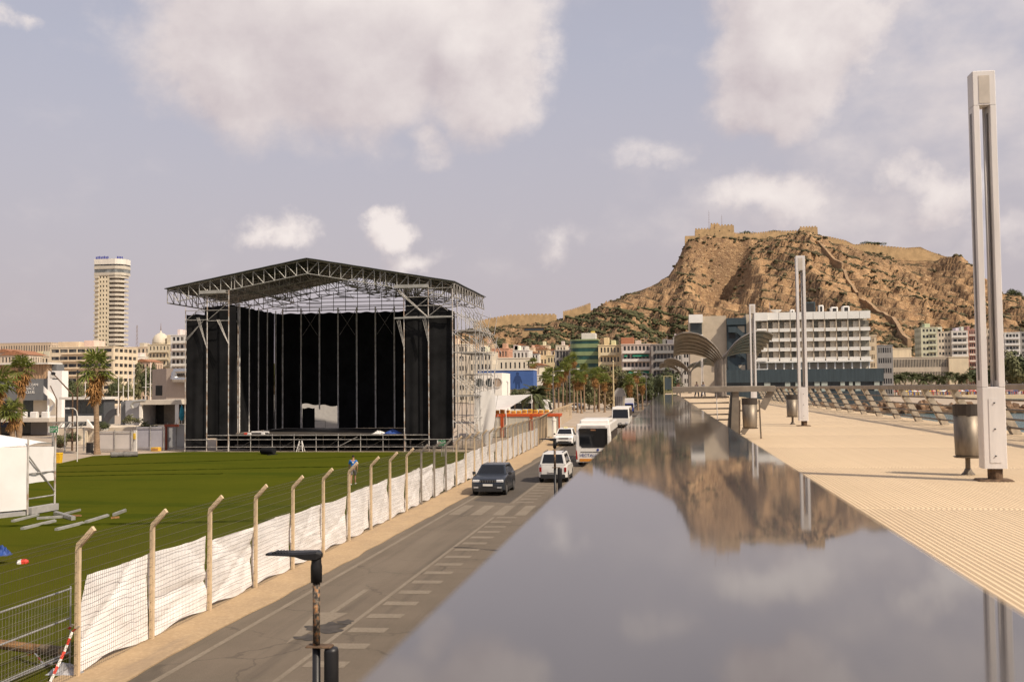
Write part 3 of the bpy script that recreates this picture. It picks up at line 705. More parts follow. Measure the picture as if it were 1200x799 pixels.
# ================================================================== STREET LAMPS BELOW
M_pole = bpy.data.materials.new('rusty_pole'); M_pole.use_nodes = True; t = M_pole.node_tree; b = t.nodes['Principled BSDF']; b.inputs['Roughness'].default_value = .75; b.inputs['Metallic'].default_value = .2
tcn = t.nodes.new('ShaderNodeTexCoord').outputs['Object']; n = t.nodes.new('ShaderNodeTexNoise'); n.inputs['Scale'].default_value = 22; n.inputs['Detail'].default_value = 5; t.links.new(tcn, n.inputs[0])
rp = t.nodes.new('ShaderNodeValToRGB'); e = rp.color_ramp.elements; e[0].position = .42; e[0].color = (.035,.028,.022,1); e[1].position = .62; e[1].color = (.34,.15,.05,1)
x_ = rp.color_ramp.elements.new(.52); x_.color = (.16,.13,.10,1); x_ = rp.color_ramp.elements.new(.72); x_.color = (.42,.33,.2,1)
t.links.new(n.outputs['Fac'], rp.inputs[0]); t.links.new(rp.outputs[0], b.inputs['Base Color'])
def street_lamp(label, loc):
    r = thing('street_lamp', label, 'street lamp', loc, group='black-headed street lamps below the promenade')
    MB().tube((0,0,2.86),(0,0,3.52),.038,12).build('upper_pole', M_pole, r, smooth=True)
    MB().tube((0,0,0),(0,0,2.84),.042,12).build('lower_pole', M_black, r, smooth=True)
    MB().cbox(-.10,.17,-.07,.07,2.841,2.859,.01).build('collar_plate', M_rusty, r)
    MB().lathe([(.075,0),(.075,2.80),(.066,2.835),(.03,2.838)], 14, (.16,0,0)).build('anchor_post', M_black, r, smooth=True)
    MB().lathe([(.058,3.50),(.060,3.66),(.052,3.70),(.052,3.76),(.035,3.80)], 14).build('knuckle', M_black, r, smooth=True)
    rows = []
    for (x, hw, z0, z1) in ((.06,.035,3.755,3.80),(.02,.075,3.73,3.825),(-.10,.11,3.735,3.82),(-.20,.115,3.765,3.815),(-.26,.115,3.772,3.812),(-.47,.10,3.778,3.80),(-.53,.06,3.78,3.795)):
        rows.append([(x,-hw,z0+.012),(x,-hw*.7,z0),(x,hw*.7,z0),(x,hw,z0+.012),(x,hw,z1-.02),(x,hw*.7,z1),(x,-hw*.7,z1),(x,-hw,z1-.02)])
    hd = MB().loft(rows, cap=True).build('lamp_head', M_black, r)
    for k in range(7): MB().box(-.45+.032*k,-.437+.032*k,-.085,.085,3.797+.0012*k,3.814).build('cooling_fin', M_black, hd)
    return r
street_lamp('black street lamp with rusty pole in the foreground above the road', (-3.62,10.3,.12))
street_lamp('black street lamp standing in front of the white van', (-3.72,34.2,.12))
# ================================================================== STAGE
YF, YB = 91.5, 107.2
M_tubeL = mat('scaffold_galvanised', (.34,.325,.305), .5, .15, var=.3, scale=2.2)
M_tubeW = mat('truss_white', (.36,.355,.33), .5, .3, var=.15, scale=2)
M_cloth = mat('black_stage_cloth', (.012,.012,.013), .9, var=.35, scale=.5, spec=.15)
M_skin_roof = mat('roof_membrane', (.040,.045,.038), .65, var=.25, scale=.6)
M_deck = mat('stage_deck', (.055,.047,.04), .75, var=.2, scale=1)
ST = thing('concert_stage', 'large open-air concert stage with black drapes, scaffold towers and gabled truss roof on the grass', 'stage', (-33.0, YF, 0))
sx = lambda x: x+33.0          # world X -> stage local
sy = lambda y: y-YF
def sbox(nm, M, x0,x1,y0,y1,z0,z1, parent=None, **k): return MB().box(sx(x0),sx(x1),sy(y0),sy(y1),z0,z1).build(nm, M, parent or ST, **k)
# roof
EL, ER, RX = -47.1, -18.9, -33.0; EZ, RZ = 15.42, 17.95
def roof_z(x): return RZ-(RZ-EZ)*(abs(x-RX)/(RX-EL if x < RX else ER-RX))
for (xa, xb) in ((EL, RX), (RX, ER)):
    za, zb = roof_z(xa), roof_z(xb)
    b = MB(); n = 12
    rows_t = []
    for i in range(n+1):
        q = i/n; x = xa+(xb-xa)*q; z = za+(zb-za)*q
        rows_t.append([(sx(x), sy(YF-.35)+j*(YB+.7-YF)/8, z+.05+.035*math.sin(j*math.pi/2+.5)*(1 if i % 2 else .3)) for j in range(9)])
    rows = [r_+[(p[0],p[1],p[2]-.07) for p in r_[::-1]] for r_ in rows_t]
    b.loft(rows, cap=True).build('roof_sheet', M_skin_roof, ST)
def truss(Y, M, depth=1.32, nb=13, rr=.04, front=False):
    tr = None
    for k, (xa, xb) in enumerate(((EL+.15, RX), (RX, ER-.15))):
        for lo in (0, 1):
            p = Vector((sx(xa), sy(Y), roof_z(xa)-.08-lo*depth)); q = Vector((sx(xb), sy(Y), roof_z(xb)-.08-lo*depth))
            if lo and k == 0: p = p.lerp(q, 1/nb)
            if lo and k == 1: q = q.lerp(p, 1/nb)
            MB().tube(p, q, rr*1.25, 6).build('truss_chord', M, ST)
        b = MB()
        for i in range(nb+1):
            x = xa+(xb-xa)*i/nb; zt = roof_z(x)-.08
            if not (k == 1 and i == 0) and not (k == 0 and i == 0) and not (k == 1 and i == nb): b.tube((sx(x),sy(Y),zt),(sx(x),sy(Y),zt-depth), rr, 5)
            if i < nb:
                x2 = xa+(xb-xa)*(i+1)/nb
                if k == 0: b.tube((sx(x),sy(Y),zt),(sx(x2),sy(Y),roof_z(x2)-.08-depth), rr*.85, 5)
                else: b.tube((sx(x2),sy(Y),roof_z(x2)-.08),(sx(x),sy(Y),zt-depth), rr*.85, 5)
        b.build('truss_web', M, ST, kind='stuff')
truss(YF, M_tubeW)
for Y in (95.4, 99.3, 103.2, YB): truss(Y, M_tubeL)
for xe in (EL+.15, ER-.15, -40.2, -26.0):
    for lo in (.1, 1.3):
        MB().tube((sx(xe),sy(YF),roof_z(xe)-lo-.05),(sx(xe),sy(YB),roof_z(xe)-lo-.05),.065,6).build('side_chord', M_tubeL, ST)
    b = MB()
    for k in range(12):
        y0 = YF+(YB-YF)*k/12; y1 = YF+(YB-YF)*(k+1)/12
        b.tube((sx(xe),sy(y0),roof_z(xe)-.15),(sx(xe),sy(y0),roof_z(xe)-1.35),.045,5); b.tube((sx(xe),sy(y0),roof_z(xe)-.15),(sx(xe),sy(y1),roof_z(xe)-1.35),.04,5)
    b.build('side_web', M_tubeL, ST, kind='stuff')
b = MB()
for k in range(11):
    x = EL+1+(ER-EL-2)*k/10
    b.tube((sx(x),sy(YF+.1),roof_z(x)-.25),(sx(x),sy(YB),roof_z(x)-.25),.06,5)
b.build('purlins', M_tubeL, ST, kind='stuff')
# tangle of scaffold lacing under the roof
b = MB(); rr_ = random.Random(4)
for k in range(90):
    x = rr_.uniform(-44,-22); y = rr_.uniform(93,YB); z = roof_z(x)-1.35-rr_.uniform(0,.9); L_ = rr_.uniform(.8,2.6); a = rr_.choice((0,0,1.57,.8))
    b.tube((sx(x),sy(y),z),(sx(x+L_*math.cos(a)),sy(y+L_*math.sin(a)*.6),z+rr_.uniform(-.5,.5)),.035,4)
for k in range(6):
    z = 14.35+.42*k; hw = 8.5-k*1.0
    b.tube((sx(-33-hw),sy(YB-.3),z),(sx(-33+hw),sy(YB-.3),z),.04,4)
for k in range(13):
    x = -41+k*1.35; b.tube((sx(x),sy(YB-.35),14.2),(sx(x),sy(YB-.35),roof_z(x)-1.2),.035,4)
b.build('roof_lacing', M_tubeL, ST, kind='stuff')
# deck and its scaffold
sbox('deck', M_deck, -41.3,-22.3, YF+.15, YB-.1, 1.43, 1.55)
for k in range(9): MB().tube((sx(-40.7+2.13*k),0,0),(sx(-40.7+2.13*k),0,1.6),.04,6).build('deck_leg', M_tubeL, ST)
for z in (.42,1.10,1.50): MB().tube((sx(-43.0),-.03,z),(sx(-21.5),-.03,z),.036,6).build('deck_rail', M_tubeL, ST)
b = MB(); rr_ = random.Random(9)
for r0 in range(5):
    for k in range(10): b.tube((sx(-40.7+2.13*k),2+r0*2.8,0),(sx(-40.7+2.13*k),2+r0*2.8,1.42),.03,4)
    b.tube((sx(-41),2+r0*2.8,.5),(sx(-22.5),2+r0*2.8,.5),.03,4)
    for k in range(0,9,2): b.tube((sx(-40.7+2.13*k),2+r0*2.8,.1),(sx(-38.6+2.13*k),2+r0*2.8,1.35),.03,4)
b.build('understage_scaffold', M_tubeL, ST, kind='stuff')
MB().tube((sx(-30.0),-.05,.45),(sx(-28.2),-.05,1.35),.03,6).build('deck_brace', M_tubeL, ST)
M_white = mat('white_plastic', (.62,.60,.57), .5, var=.06)
M_red = mat('red_marker', (.45,.05,.03), .5)
# drapes
def drape(x0, x1, y0, y1, z0, z1, n=14, amp=.07, seed=0, hem=.0, nm='drape'):
    r2 = random.Random(seed); ph = r2.uniform(0, 6); pts = []
    dx, dy = x1-x0, y1-y0; Ln = math.hypot(dx, dy); nxv, nyv = -dy/Ln, dx/Ln
    zc = [z1-(z1-z0)*i/8 for i in range(9)]
    for i in range(n+1):
        q = i/n; col = []
        for j, z in enumerate(zc):
            w = amp*(.35+.65*j/8)*(math.sin(q*Ln*3.4+ph)+.5*math.sin(q*Ln*7.7+ph*2+j*.25))
            zz = z + (hem*math.sin(q*math.pi*2+ph)*(j == 8)) - .05*(j == 0)*math.sin(q*math.pi*3)
            col.append((sx(x0+dx*q)+nxv*w, sy(y0+dy*q)+nyv*w, zz))
        pts.append(col)
    return MB().grid(pts).build(nm, M_cloth, ST, smooth=True)
drape(-45.1,-42.95, YF+.15,YF+.15, .15, 12.95, seed=1)
drape(-43.5,-40.3, YF+.7,YF+.7, 1.2, 13.75, seed=2)
for k in range(6):
    y0 = YF+1.4+k*2.35; drape(-41.45,-41.45, y0-.02,y0+2.40, 1.56, 13.95, seed=10+k, n=10)
bx = [-41.3+2.09*k for k in range(10)]
for k in range(9):
    z0 = 1.57
    if k == 1: z0 = 4.15
    if k == 2: z0 = 4.0
    drape(bx[k]-(.5 if k == 0 else .04), bx[k+1]+.04, YB-.35,YB-.35, z0, 14.05, seed=30+k, hem=.10 if k in (1,2) else 0)
drape(bx[1]+.05, bx[1]+1.45, YB-.28,YB-.28, 1.57, 3.75, seed=50, amp=.05)
drape(-23.75,-21.45, YF+.5,YF+.5, 1.0, 14.2, seed=60); drape(-21.6,-19.2, YF+.2,YF+.2, .5, 12.85, seed=61)
drape(-22.1,-22.1, YF+1.5,YB-.5, 1.56, 13.9, seed=62, n=40)
drape(-43.4,-21.0, YF+3.2,YF+3.2, .05, 1.42, n=60, seed=70, nm='understage_shade_sheet')  # black sheet added so the space under the deck reads as shade
# standards (uprights)
def post(x, y, z0, z1, r=.075, nm='upright', M=None):
    o = MB().tube((sx(x),sy(y),z0),(sx(x),sy(y),z1),r,7).build(nm, M or M_bandpole, ST)
    return o
M_bandpole = bpy.data.materials.new('banded_pole'); M_bandpole.use_nodes = True; t = M_bandpole.node_tree; bq = t.nodes['Principled BSDF']; bq.inputs['Roughness'].default_value = .5; bq.inputs['Metallic'].default_value = 0
tcn = t.nodes.new('ShaderNodeTexCoord').outputs['Object']; n = t.nodes.new('ShaderNodeTexNoise'); n.inputs['Scale'].default_value = 1.7; n.inputs['Detail'].default_value = 3; t.links.new(tcn, n.inputs[0])
rp = t.nodes.new('ShaderNodeValToRGB'); e = rp.color_ramp.elements; e[0].position = .36; e[0].color = (.22,.20,.18,1); e[1].position = .62; e[1].color = (.50,.475,.45,1); x_ = e.new(.40); x_.color = (.30,.20,.14,1); x_ = e.new(.5); x_.color = (.40,.37,.34,1)
t.links.new(n.outputs[0], rp.inputs[0]); t.links.new(rp.outputs[0], bq.inputs['Base Color'])
for k in range(1, 6): post(-41.3, YF+1.4+k*2.35, 1.6, 14.2, .06, M=mat('lit_pole', (.78,.74,.70), .5, var=.25, scale=2))
M_litpole = mat('lit_pole', (.78,.74,.70), .5, var=.25, scale=2)  # lighter copy of the poles; light reaching inside is put into the colour
for k, x in enumerate(bx[:9]): post(x, YB-.55, (1.6 if k != 2 else 3.6), 14.55, .085, M=M_litpole)
b = MB()
for k in range(0, 9):
    x = bx[k]; s = 1 if k % 2 else -1
    b.tube((sx(x),sy(YB-.55),14.4),(sx(x+s*1.9),sy(YB-.6),11.6),.03,4)
b.tube((sx(-41.3),sy(YB-.55),14.3),(sx(-22.5),sy(YB-.55),14.3),.035,5); b.tube((sx(-41.3),sy(YB-.55),14.6),(sx(-22.5),sy(YB-.55),14.6),.035,5)
b.build('back_lacing', M_tubeL, ST, kind='stuff')
for (x, y, z1) in ((-45.1,YF,13.6),(-42.9,YF-.05,15.3),(-40.75,YF-.05,15.2),(-42.9,YF+2.1,15.1),(-40.75,YF+2.1,14.8),(-45.1,YF+2.1,13.4),
                   (-23.75,YF-.05,15.2),(-21.45,YF-.05,15.4),(-19.2,YF-.05,14.8),(-23.75,YF+2.1,15),(-21.45,YF+2.1,15),(-19.2,YF+2.1,14.7)):
    post(x, y, 0, z1, .05 if x not in (-45.1,) else .04)
for (xa, xb) in ((-45.1,-42.9),(-42.9,-40.75),(-23.75,-21.45),(-21.45,-19.2)):
    b = MB(); top = 13.4 if xa == -45.1 else 14.9
    for k, z in enumerate(([12.4,13.3] if xa == -45.1 else [12.3,13.3,14.1,14.9])): b.tube((sx(xa),-.1,z),(sx(xb),-.1,z),.035,5); b.tube((sx(xa),2.1,z),(sx(xb),2.1,z),.03,5)
    for z in (.42,1.1): b.tube((sx(xa),-.1,z),(sx(xb),-.1,z),.03,5)
    b.tube((sx(xa),-.12,12.3),(sx(xb),-.12,14.0),.03,5); b.tube((sx(xb),2.1,12.3),(sx(xa),2.1,14.0),.03,5)
    b.build('tower_lacing', M_tubeL, ST, kind='stuff')
MB().beam((sx(-43.6),-.25,15.0),(sx(-41.0),-.25,15.05),.18,.30).build('header_beam', M_tubeW, ST)
MB().beam((sx(-24.6),-.25,15.1),(sx(-21.4),-.25,15.1),.18,.30).build('header_beam', M_tubeW, ST)
MB().beam((sx(-24.6),-.2,12.2),(sx(-19.2),-.2,12.25),.1,.14).build('cross_beam', M_tubeW, ST)
for (xa, za, xb, zb) in ((-43.9,12.6,-42.9,9.7),(-41.9,12.4,-40.75,10.1),(-24.4,12.0,-23.75,9.5),(-22.0,12.2,-21.45,9.9),(-24.5,14.8,-21.6,12.3),(-45.1,10.5,-43.3,12.3)):
    bb = MB()
    for d in (0,.5,1.0): bb.tube((sx(xa)+d*.35,-.15-d*.2,za),(sx(xb)+d*.12,-.12-d*.2,zb),.02,4)
    bb.build('raker', M_tubeL, ST, kind='stuff')
# right-hand scaffold flank, open to view
b = MB(); ysf = [YF+2.06*k for k in range(8)]
for X_ in (-19.2,-17.1):
    for k, y in enumerate(ysf):
        if X_ == -17.1 and k > 5: continue
        top = 13.2 if X_ == -19.2 else 12.0-.9*k
        b.tube((sx(X_),sy(y),0),(sx(X_),sy(y),top),.04,5)
    for z in (1,3,5,7,9,11,12.6):
        b.tube((sx(X_),sy(ysf[0]),z),(sx(X_),sy(ysf[-1] if X_ == -19.2 else ysf[4]),z),.03,4)
    for k in range(6):
        for z in (1,3,5,7,9,11):
            if (k+int(z)) % 2 == 0: b.tube((sx(X_),sy(ysf[k]),z),(sx(X_),sy(ysf[k+1]),z+2),.026,4)
for k in range(6):
    for z in (1,5,9,11): b.tube((sx(-19.2),sy(ysf[k]),z),(sx(-17.1),sy(ysf[k]),z),.026,4); b.tube((sx(-19.2),sy(ysf[k]),z+1.8),(sx(-17.1),sy(ysf[k]),z),.026,4)
    b.tube((sx(-19.1),sy(ysf[k]),14.2),(sx(-17.2+.15*k),sy(ysf[k]+.6),11.2-.4*k),.03,4)
b.build('flank_scaffold', M_tubeL, ST, kind='stuff')
for z, k in ((5.0,1),(9.0,2),(11.0,1),(7.0,3)): MB().box(sx(-19.1),sx(-17.2),sy(ysf[k]),sy(ysf[k+2]),z+.04,z+.09).build('walk_board', mat('walk_board', (.3,.27,.23), .7, .2), ST)
# loose things on and by the stage
o = MB().tube((-39.7,YF+3.0,1.66),(-37.9,YF+2.8,1.66),.1,8).build('cable_tray', M_white); o['label'] = 'pale rolled sheet lying on the stage floor near the back left'; o['category'] = 'roll'
for (x, lab, m_) in ((-39.2,'small red case on the front edge of the stage deck, left',M_red),(-38.85,'small white case on the front edge of the stage deck beside the red one',M_white),(-37.5,'lone small white box farther right on the front edge of the stage',M_white)):
    o = MB().cbox(x-.16,x+.16,YF+.25,YF+.55,1.553,1.72,.03).build('small_case', m_); o['label'] = lab; o['category'] = 'case'
r = thing('blue_tarp', 'crumpled blue and white tarpaulin on the right of the stage floor', 'tarpaulin', (-25.3,YF+1.6,1.552))
M_blue = mat('blue_tarp', (.02,.06,.25), .6, var=.3, scale=3)
def crumple(M, w, d, h, seed, nm, parent, dx=0):
    r2 = random.Random(seed); n = 9
    pts = [[(dx+w*(i/(n-1)-.5), d*(j/(n-1)-.5), h*max(0,(1-abs(2*i/(n-1)-1)**2))*(1-abs(2*j/(n-1)-1)**2)*r2.uniform(.3,1.2)) for j in range(n)] for i in range(n)]
    return MB().grid(pts).build(nm, M, parent)
crumple(M_blue,1.6,1.2,.35,3,'sheet',r); crumple(M_white,1.3,1.0,.3,4,'lining',r,-1.3)
o = MB(); o.loft([[(math.cos(a)*.32*s_,y,.33+math.sin(a)*.3*s_) for a in [2*math.pi*i/14 for i in range(14)]] for y,s_ in ((-.7,.9),(-.65,1),(.6,1),(.65,.9))], cap=True)
r = thing('rolled_matting', 'black roll of matting lying on the grass in front of the stage', 'roll', (-34.9,86.6,.02), rotz=R_(75)); o.build('roll', M_cloth, r); MB().box(-.9,.5,-.68,-.6,.0,.06).build('loose_end', M_cloth, r)
r = thing('concrete_pipe', 'grey ribbed pipe lying on the grass at the far left edge of the field', 'pipe', (-46.6,83.2,.02), rotz=R_(35))
MB().loft([[(y, math.cos(a)*.24*s_, .24+math.sin(a)*.24*s_) for a in [2*math.pi*i/16 for i in range(16)]] for y,s_ in ((-1.1,.96),(-1.05,1),(-.6,1),(-.55,.9),(-.1,.9),(-.05,1),(.45,1),(.5,.9),(1.0,.9),(1.1,1))], cap=True).build('shell', mat('pipe_grey', (.16,.15,.14), .8, var=.25, scale=3), r)
MB().lathe([(.17,0),(.17,.02)],14).build('bore', M_dark, r).matrix_local = Matrix.Translation((-1.105,0,.24)) @ Matrix.Rotation(math.pi/2,4,'Y')
o = thing('ladder', 'small white folding steps standing under the stage front', 'steps', (-33.6,YF-.5,0))
for s in (-1,1): MB().beam((s*.3,0,0),(s*.12,.3,1.0),.05).build('rail', M_white, o); MB().beam((s*.3,.6,0),(s*.12,.3,1.0),.05).build('prop', M_white, o)
for k in range(3): MB().beam((-.24+.05*k,.08*(k+1),.27*(k+1)),(.24-.05*k,.08*(k+1),.27*(k+1)),.08,.03).build('tread', M_white, o)
# white sheet hanging from the right scaffold
M_sheet = mat('white_sheet', (.66,.64,.61), .8, var=.05, scale=1); translucent(M_sheet, .25, (.6,.58,.55))
r = thing('hanging_sheet', 'big white sheet hanging twisted from the right scaffold flank', 'sheet', (-17.0,94.5,0), rotz=R_(40))
pts = []
for i in range(15):
    q = i/14; col = []
    for j in range(13):
        z = 5.6-4.6*j/12; pinch = 1-.45*(j/12)**1.3
        col.append((-.9+2.3*(q-.0)*pinch+.55*(j/12)**1.5+.12*math.sin(q*11+j*.4), .18*math.sin(q*9+j*.5)+.3*(j/12)*math.sin(q*4), z-.35*(1-q)*(j == 0)-.9*q*(j/12)**6))
    pts.append(col)
MB().grid(pts).build('cloth', M_sheet, r, smooth=True)
# panels and stacked chairs seen through the opening
r = thing('white_wall_panel', 'sunlit white panel seen through the gap at the back of the stage', 'panel', (-44.5,YB+7,0))
MB().box(-2,9,0,.2,0,5.2).build('panel', M_white, r); MB().box(-2,9,-.06,-.002,0,.35).build('skirting', M_rail, r)
for k in range(3):
    r = thing('stage_barrier', ['grey metal barrier behind the stage, left of three seen through the gap','grey metal barrier behind the stage, middle of three seen through the gap','grey metal barrier behind the stage, right of three seen through the gap'][k], 'barrier', (-42.0+1.6*k,YB+2.2,1.2), group='barriers behind the stage')
    for x in (0,1.4): MB().beam((x,0,-1.2),(x,0,1.1),.05).build('post', M_tubeL, r)
    for z in (.3,1.1): MB().beam((.026,0,z),(1.374,0,z),.05).build('bar', M_tubeL, r)
# ================================================================== FENCE
M_post = mat('fence_post_cream', (.56,.43,.28), .8, var=.12, scale=3, bump=.2, bscale=30)
M_postg = mat('fence_post_grey', (.24,.21,.18), .7, var=.15, scale=3)
M_wire = mat('fence_wire', (.13,.11,.085), .6, .5, var=.1)
M_fab = mat('white_fence_fabric', (.87,.85,.845), .85, var=.07, scale=1.1, col2=None); translucent(M_fab, .06, (.55,.52,.5))
fx = lambda Y: float(np.interp(Y, [0,19,30,62,100,140,192], [-11.6,-11.6,-11.65,-12.05,-12.5,-15.2,-17.5]))
FE = thing('mesh_fence', 'long wire mesh fence on bent cream posts between the grass field and the road', 'fence', (-11.6,19,0))
pm = MB(); w = .043
pm.loft([[(-w,-w,0),(w,-w,0),(w,w,0),(-w,w,0)],[(-w,-w,2.5),(w,-w,2.5),(w,w,2.5),(-w,w,2.5)],[(-w*.6,-w,2.62),(w*1.2,-w,2.55),(w*1.2,w,2.55),(-w*.6,w,2.62)],[(.30,-w,2.96),(.36,-w,2.88),(.36,w,2.88),(.30,w,2.96)]], cap=True)
post_me = pm.mesh('post', M_post); post_me2 = post_me.copy(); post_me2.materials.clear(); post_me2.materials.append(M_postg)
wm = MB(); SP = 3.0
def wire(b, p, q, r):                      # 3-sided wire
    b.tube(p, q, r, 3, cap=False)
for k in range(39): wire(wm, (0,.075*(k+1),.05),(0,.075*(k+1),2.5), .0026)
for k in range(13): wire(wm, (.004,0,.06+.2*k),(.004,SP,.06+.2*k), .005)
for k in range(3): wire(wm, (.1+.09*k,0,2.62+.1*k),(.1+.09*k,SP,2.62+.1*k), .004)
for k in range(30): wire(wm, (.02,.1*k+.02,2.52),(.3,.1*k+.05,2.86), .002)
wire_me = wm.mesh('wire_panel', M_wire)
yy = 19.0-6; idx = 0
tops = {}
while yy < 192:
    p = (fx(yy)+11.6, yy-19, 0)
    grey = 47 < yy < 56
    if yy > 18: place('post', post_me2 if grey else post_me, FE, loc=p)
    d = fx(yy+3)-fx(yy)
    if yy < 132: place('wire_panel', wire_me, FE, loc=p, rotz=-math.atan2(d,3), kind='stuff')
    yy += 3.0
rf = random.Random(12)
def fabric(y0, y1, top0, top1, seed, left_slant=0.0, parent=FE, bot=.08):
    r2 = random.Random(seed); n, mrows = 22, 18; ph = [r2.uniform(0,6) for _ in range(4)]; pts = []
    folds = []
    for _ in range(7):
        an = r2.uniform(0, 3.14); folds.append((r2.uniform(-.05,.03), math.cos(an), math.sin(an), r2.uniform(.1,.9)*math.cos(an)+r2.uniform(.1,.9)*math.sin(an)))
    for i in range(n+1):
        q = i/n; col = []
        for j in range(mrows+1):
            s_ = j/mrows; top = top0+(top1-top0)*q+.02*math.sin(q*5+ph[0])-.02*math.sin(math.pi*q)
            z = bot+.05*math.sin(q*7+ph[2])*(1-s_)+(top-bot)*s_
            y = y0+(y1-y0)*q
            if left_slant: y = y + left_slant*s_*(1-q)
            off = -.075-.035*(1+math.sin(q*6.0+s_*4+ph[1]))*(.35+.65*math.sin(s_*3.1))-.007*math.sin(q*13+s_*5+ph[3])+sum(A_*math.exp(-((q*ca+s_*sa-c0)/.045)**2) for (A_,ca,sa,c0) in folds)
            col.append((fx(y)+11.6+off, y-19, z))
        pts.append(col)
    return MB().grid(pts).build('fabric_sheet', M_fab, parent, smooth=True)
fabric(19.05,22.0,1.9,1.95,1,left_slant=.42); 
hts = [1.95,1.93,1.75,1.78,1.74,1.72,1.78,1.8,1.75,1.78,1.75]
for k in range(1, 34):
    y0 = 19+3*k; a_ = hts[k % len(hts)] if k < 11 else (1.45 if 11 <= k < 14 else 1.75); b_ = a_+rf.uniform(-.05,.05)
    fabric(y0+.01, y0+2.99, a_, b_, 20+k)
# dark rag of fabric foot between posts, plastic bag, tape
M_tape_r = mat('tape_red', (.55,.05,.03), .5); M_tape_w = mat('tape_white', (.7,.68,.65), .5)
def tape(label, pts, w=.055):
    r = thing('barrier_tape', label, 'tape', pts[0]); o0 = Vector(pts[0]); n = 0
    for a, b_ in zip(pts[:-1], pts[1:]):
        a, b_ = Vector(a)-o0, Vector(b_)-o0; m_ = max(2, int((b_-a).length/.12))
        for k in range(m_):
            MB().beam(a.lerp(b_, k/m_), a.lerp(b_, (k+1)/m_), w, .004, up=(.4,.2,.8)).build('stripe', M_tape_r if n % 2 else M_tape_w, r); n += 1
tape('red and white tape tied to the nearest fence post and hanging to the ground', [(-11.52,18.93,1.02),(-11.68,18.95,.9),(-11.75,18.8,.55),(-11.85,18.5,.05)])
tape('loose red and white tape wound along the low rail on the grass', [(-13.3,19.7,.16),(-13.0,19.75,.24),(-12.7,19.6,.06),(-12.4,19.55,.08),(-12.1,19.3,.05)])
tape('short stub of red and white tape left of the nearest post', [(-11.82,19.2,.98),(-11.98,19.3,.86)])
r = thing('plastic_bag', 'crumpled grey plastic bag at the foot of the nearest fence post', 'bag', (-11.95,19.15,.02)); crumple(mat('grey_plastic', (.42,.42,.44), .4, var=.2, scale=8),.7,.3,.22,8,'film',r)
# temporary barrier panels lying behind the fence at lower left
M_gal = mat('galvanised_frame', (.46,.45,.43), .4, .6, var=.15)
r = thing('crowd_barrier', 'galvanised mesh barrier panel standing on the grass at the lower left corner', 'barrier', (-12.3,19.9,0), rotz=R_(-90))
for z in (.25,.95,1.55): MB().tube((0,0,z),(5.5,0,z),.02,6).build('frame_rail', M_gal, r)
for x in (.02,2.75,5.5): MB().tube((x,0,0),(x,0,1.6),.02,6).build('frame_post', M_gal, r)
b = MB()
for k in range(54): wire(b, (.1*k+.05,.01,.27),(.1*k+.05,.01,1.53), .0025)
for k in range(8): wire(b, (.02,.012,.3+.16*k),(5.48,.012,.3+.16*k), .0025)
b.build('wire_mesh', M_gal, r, kind='stuff')
MB().tube((-.1,-.3,.06),(5.6,-.5,.06),.025,6).build('ground_rail', M_gal, r)
M_wood = mat('weathered_wood', (.28,.15,.06), .85, var=.35, scale=2.5, stretch=(1,6,6), bump=.4, bscale=14)
r = thing('wooden_pole', 'weathered wooden pole lying on the grass at the lower left', 'pole', (-14.6,20.9,.10), rotz=R_(-15))
MB().loft([[(x, rr*math.cos(a), rr*math.sin(a)) for a in [2*math.pi*i/12 for i in range(12)]] for x, rr in ((-.6,.1),(.4,.105),(1.2,.1),(1.9,.11),(2.0,.09))], cap=True).build('shaft', M_wood, r)
MB().loft([[(x, rr*math.cos(a), rr*math.sin(a)) for a in [2*math.pi*i/12 for i in range(12)]] for x, rr in ((1.25,.118),(1.5,.122),(1.85,.116))], cap=True).build('frayed_end', mat('frayed_wood', (.12,.085,.05), .95, var=.4, scale=9), r)
# debris on the grass near the white tent
def plank(label, a, b_, w, h, M, nm='aluminium_plank'):
    a = P(*a); b_ = P(*b_); r = thing(nm, label, 'plank', (a.x,a.y,.02)); d = b_-a
    MB().beam((0,0,h/2),(d.x,d.y,h/2+.01),w,h).build('board', M, r); MB().beam((0,0,h+.012),(d.x,d.y,h+.022),w*.25,.02).build('rib', M, r)
plank('pale plank lying nearest the tent on the grass', (15,612),(44,604.8), .16,.08, M_tubeW)
plank('light grey plank in the lower middle of the scattered debris', (26,621),(64,612), .16,.09, M_tubeW)
plank('light grey plank lying lowest of the debris on the grass', (66,622),(97,614.5), .16,.09, M_tubeW)
plank('light grey plank at the right of the debris on the grass', (101,613),(126,605.5), .16,.09, M_tubeW)
plank('thin long tube crossing the debris pile', (43,609),(78,607), .09,.09, M_gal, 'metal_tube')
plank('silver brace crossing over the pile of debris', (65,603.5),(86,610), .18,.16, M_gal, 'metal_brace')
plank('slim pole with red end sticking out behind the debris pile', (74,604),(94,599), .07,.08, M_gal, 'metal_tube')
plank('short silver clamp bar lying alone right of the debris', (133,605),(147,600), .10,.12, M_gal, 'metal_brace')
plank('small piece of cut timber under the short clamp bar', (130,608),(140,607.5), .12,.06, M_wood, 'timber_offcut')
plank('short timber offcut lying behind the crossed braces', (84,605.5),(95,605.5), .12,.06, M_wood, 'timber_offcut')
r = thing('blue_rag', 'blue rag caught on the wire at the left edge', 'rag', P(3,650,.3)); crumple(M_blue,.5,.4,.3,5,'cloth',r)
r = thing('tape_roll', 'red and white bundle of tape lying on the grass at the left', 'tape', P(26,659,.05))
MB().lathe([(.05,-.17),(.11,-.12),(.12,0)],10).build('white_end', M_tape_w, r).rotation_euler = (0,R_(80),.3); MB().lathe([(.12,0),(.11,.12),(.04,.2)],10).build('red_end', M_tape_r, r).rotation_euler = (0,R_(80),.3)
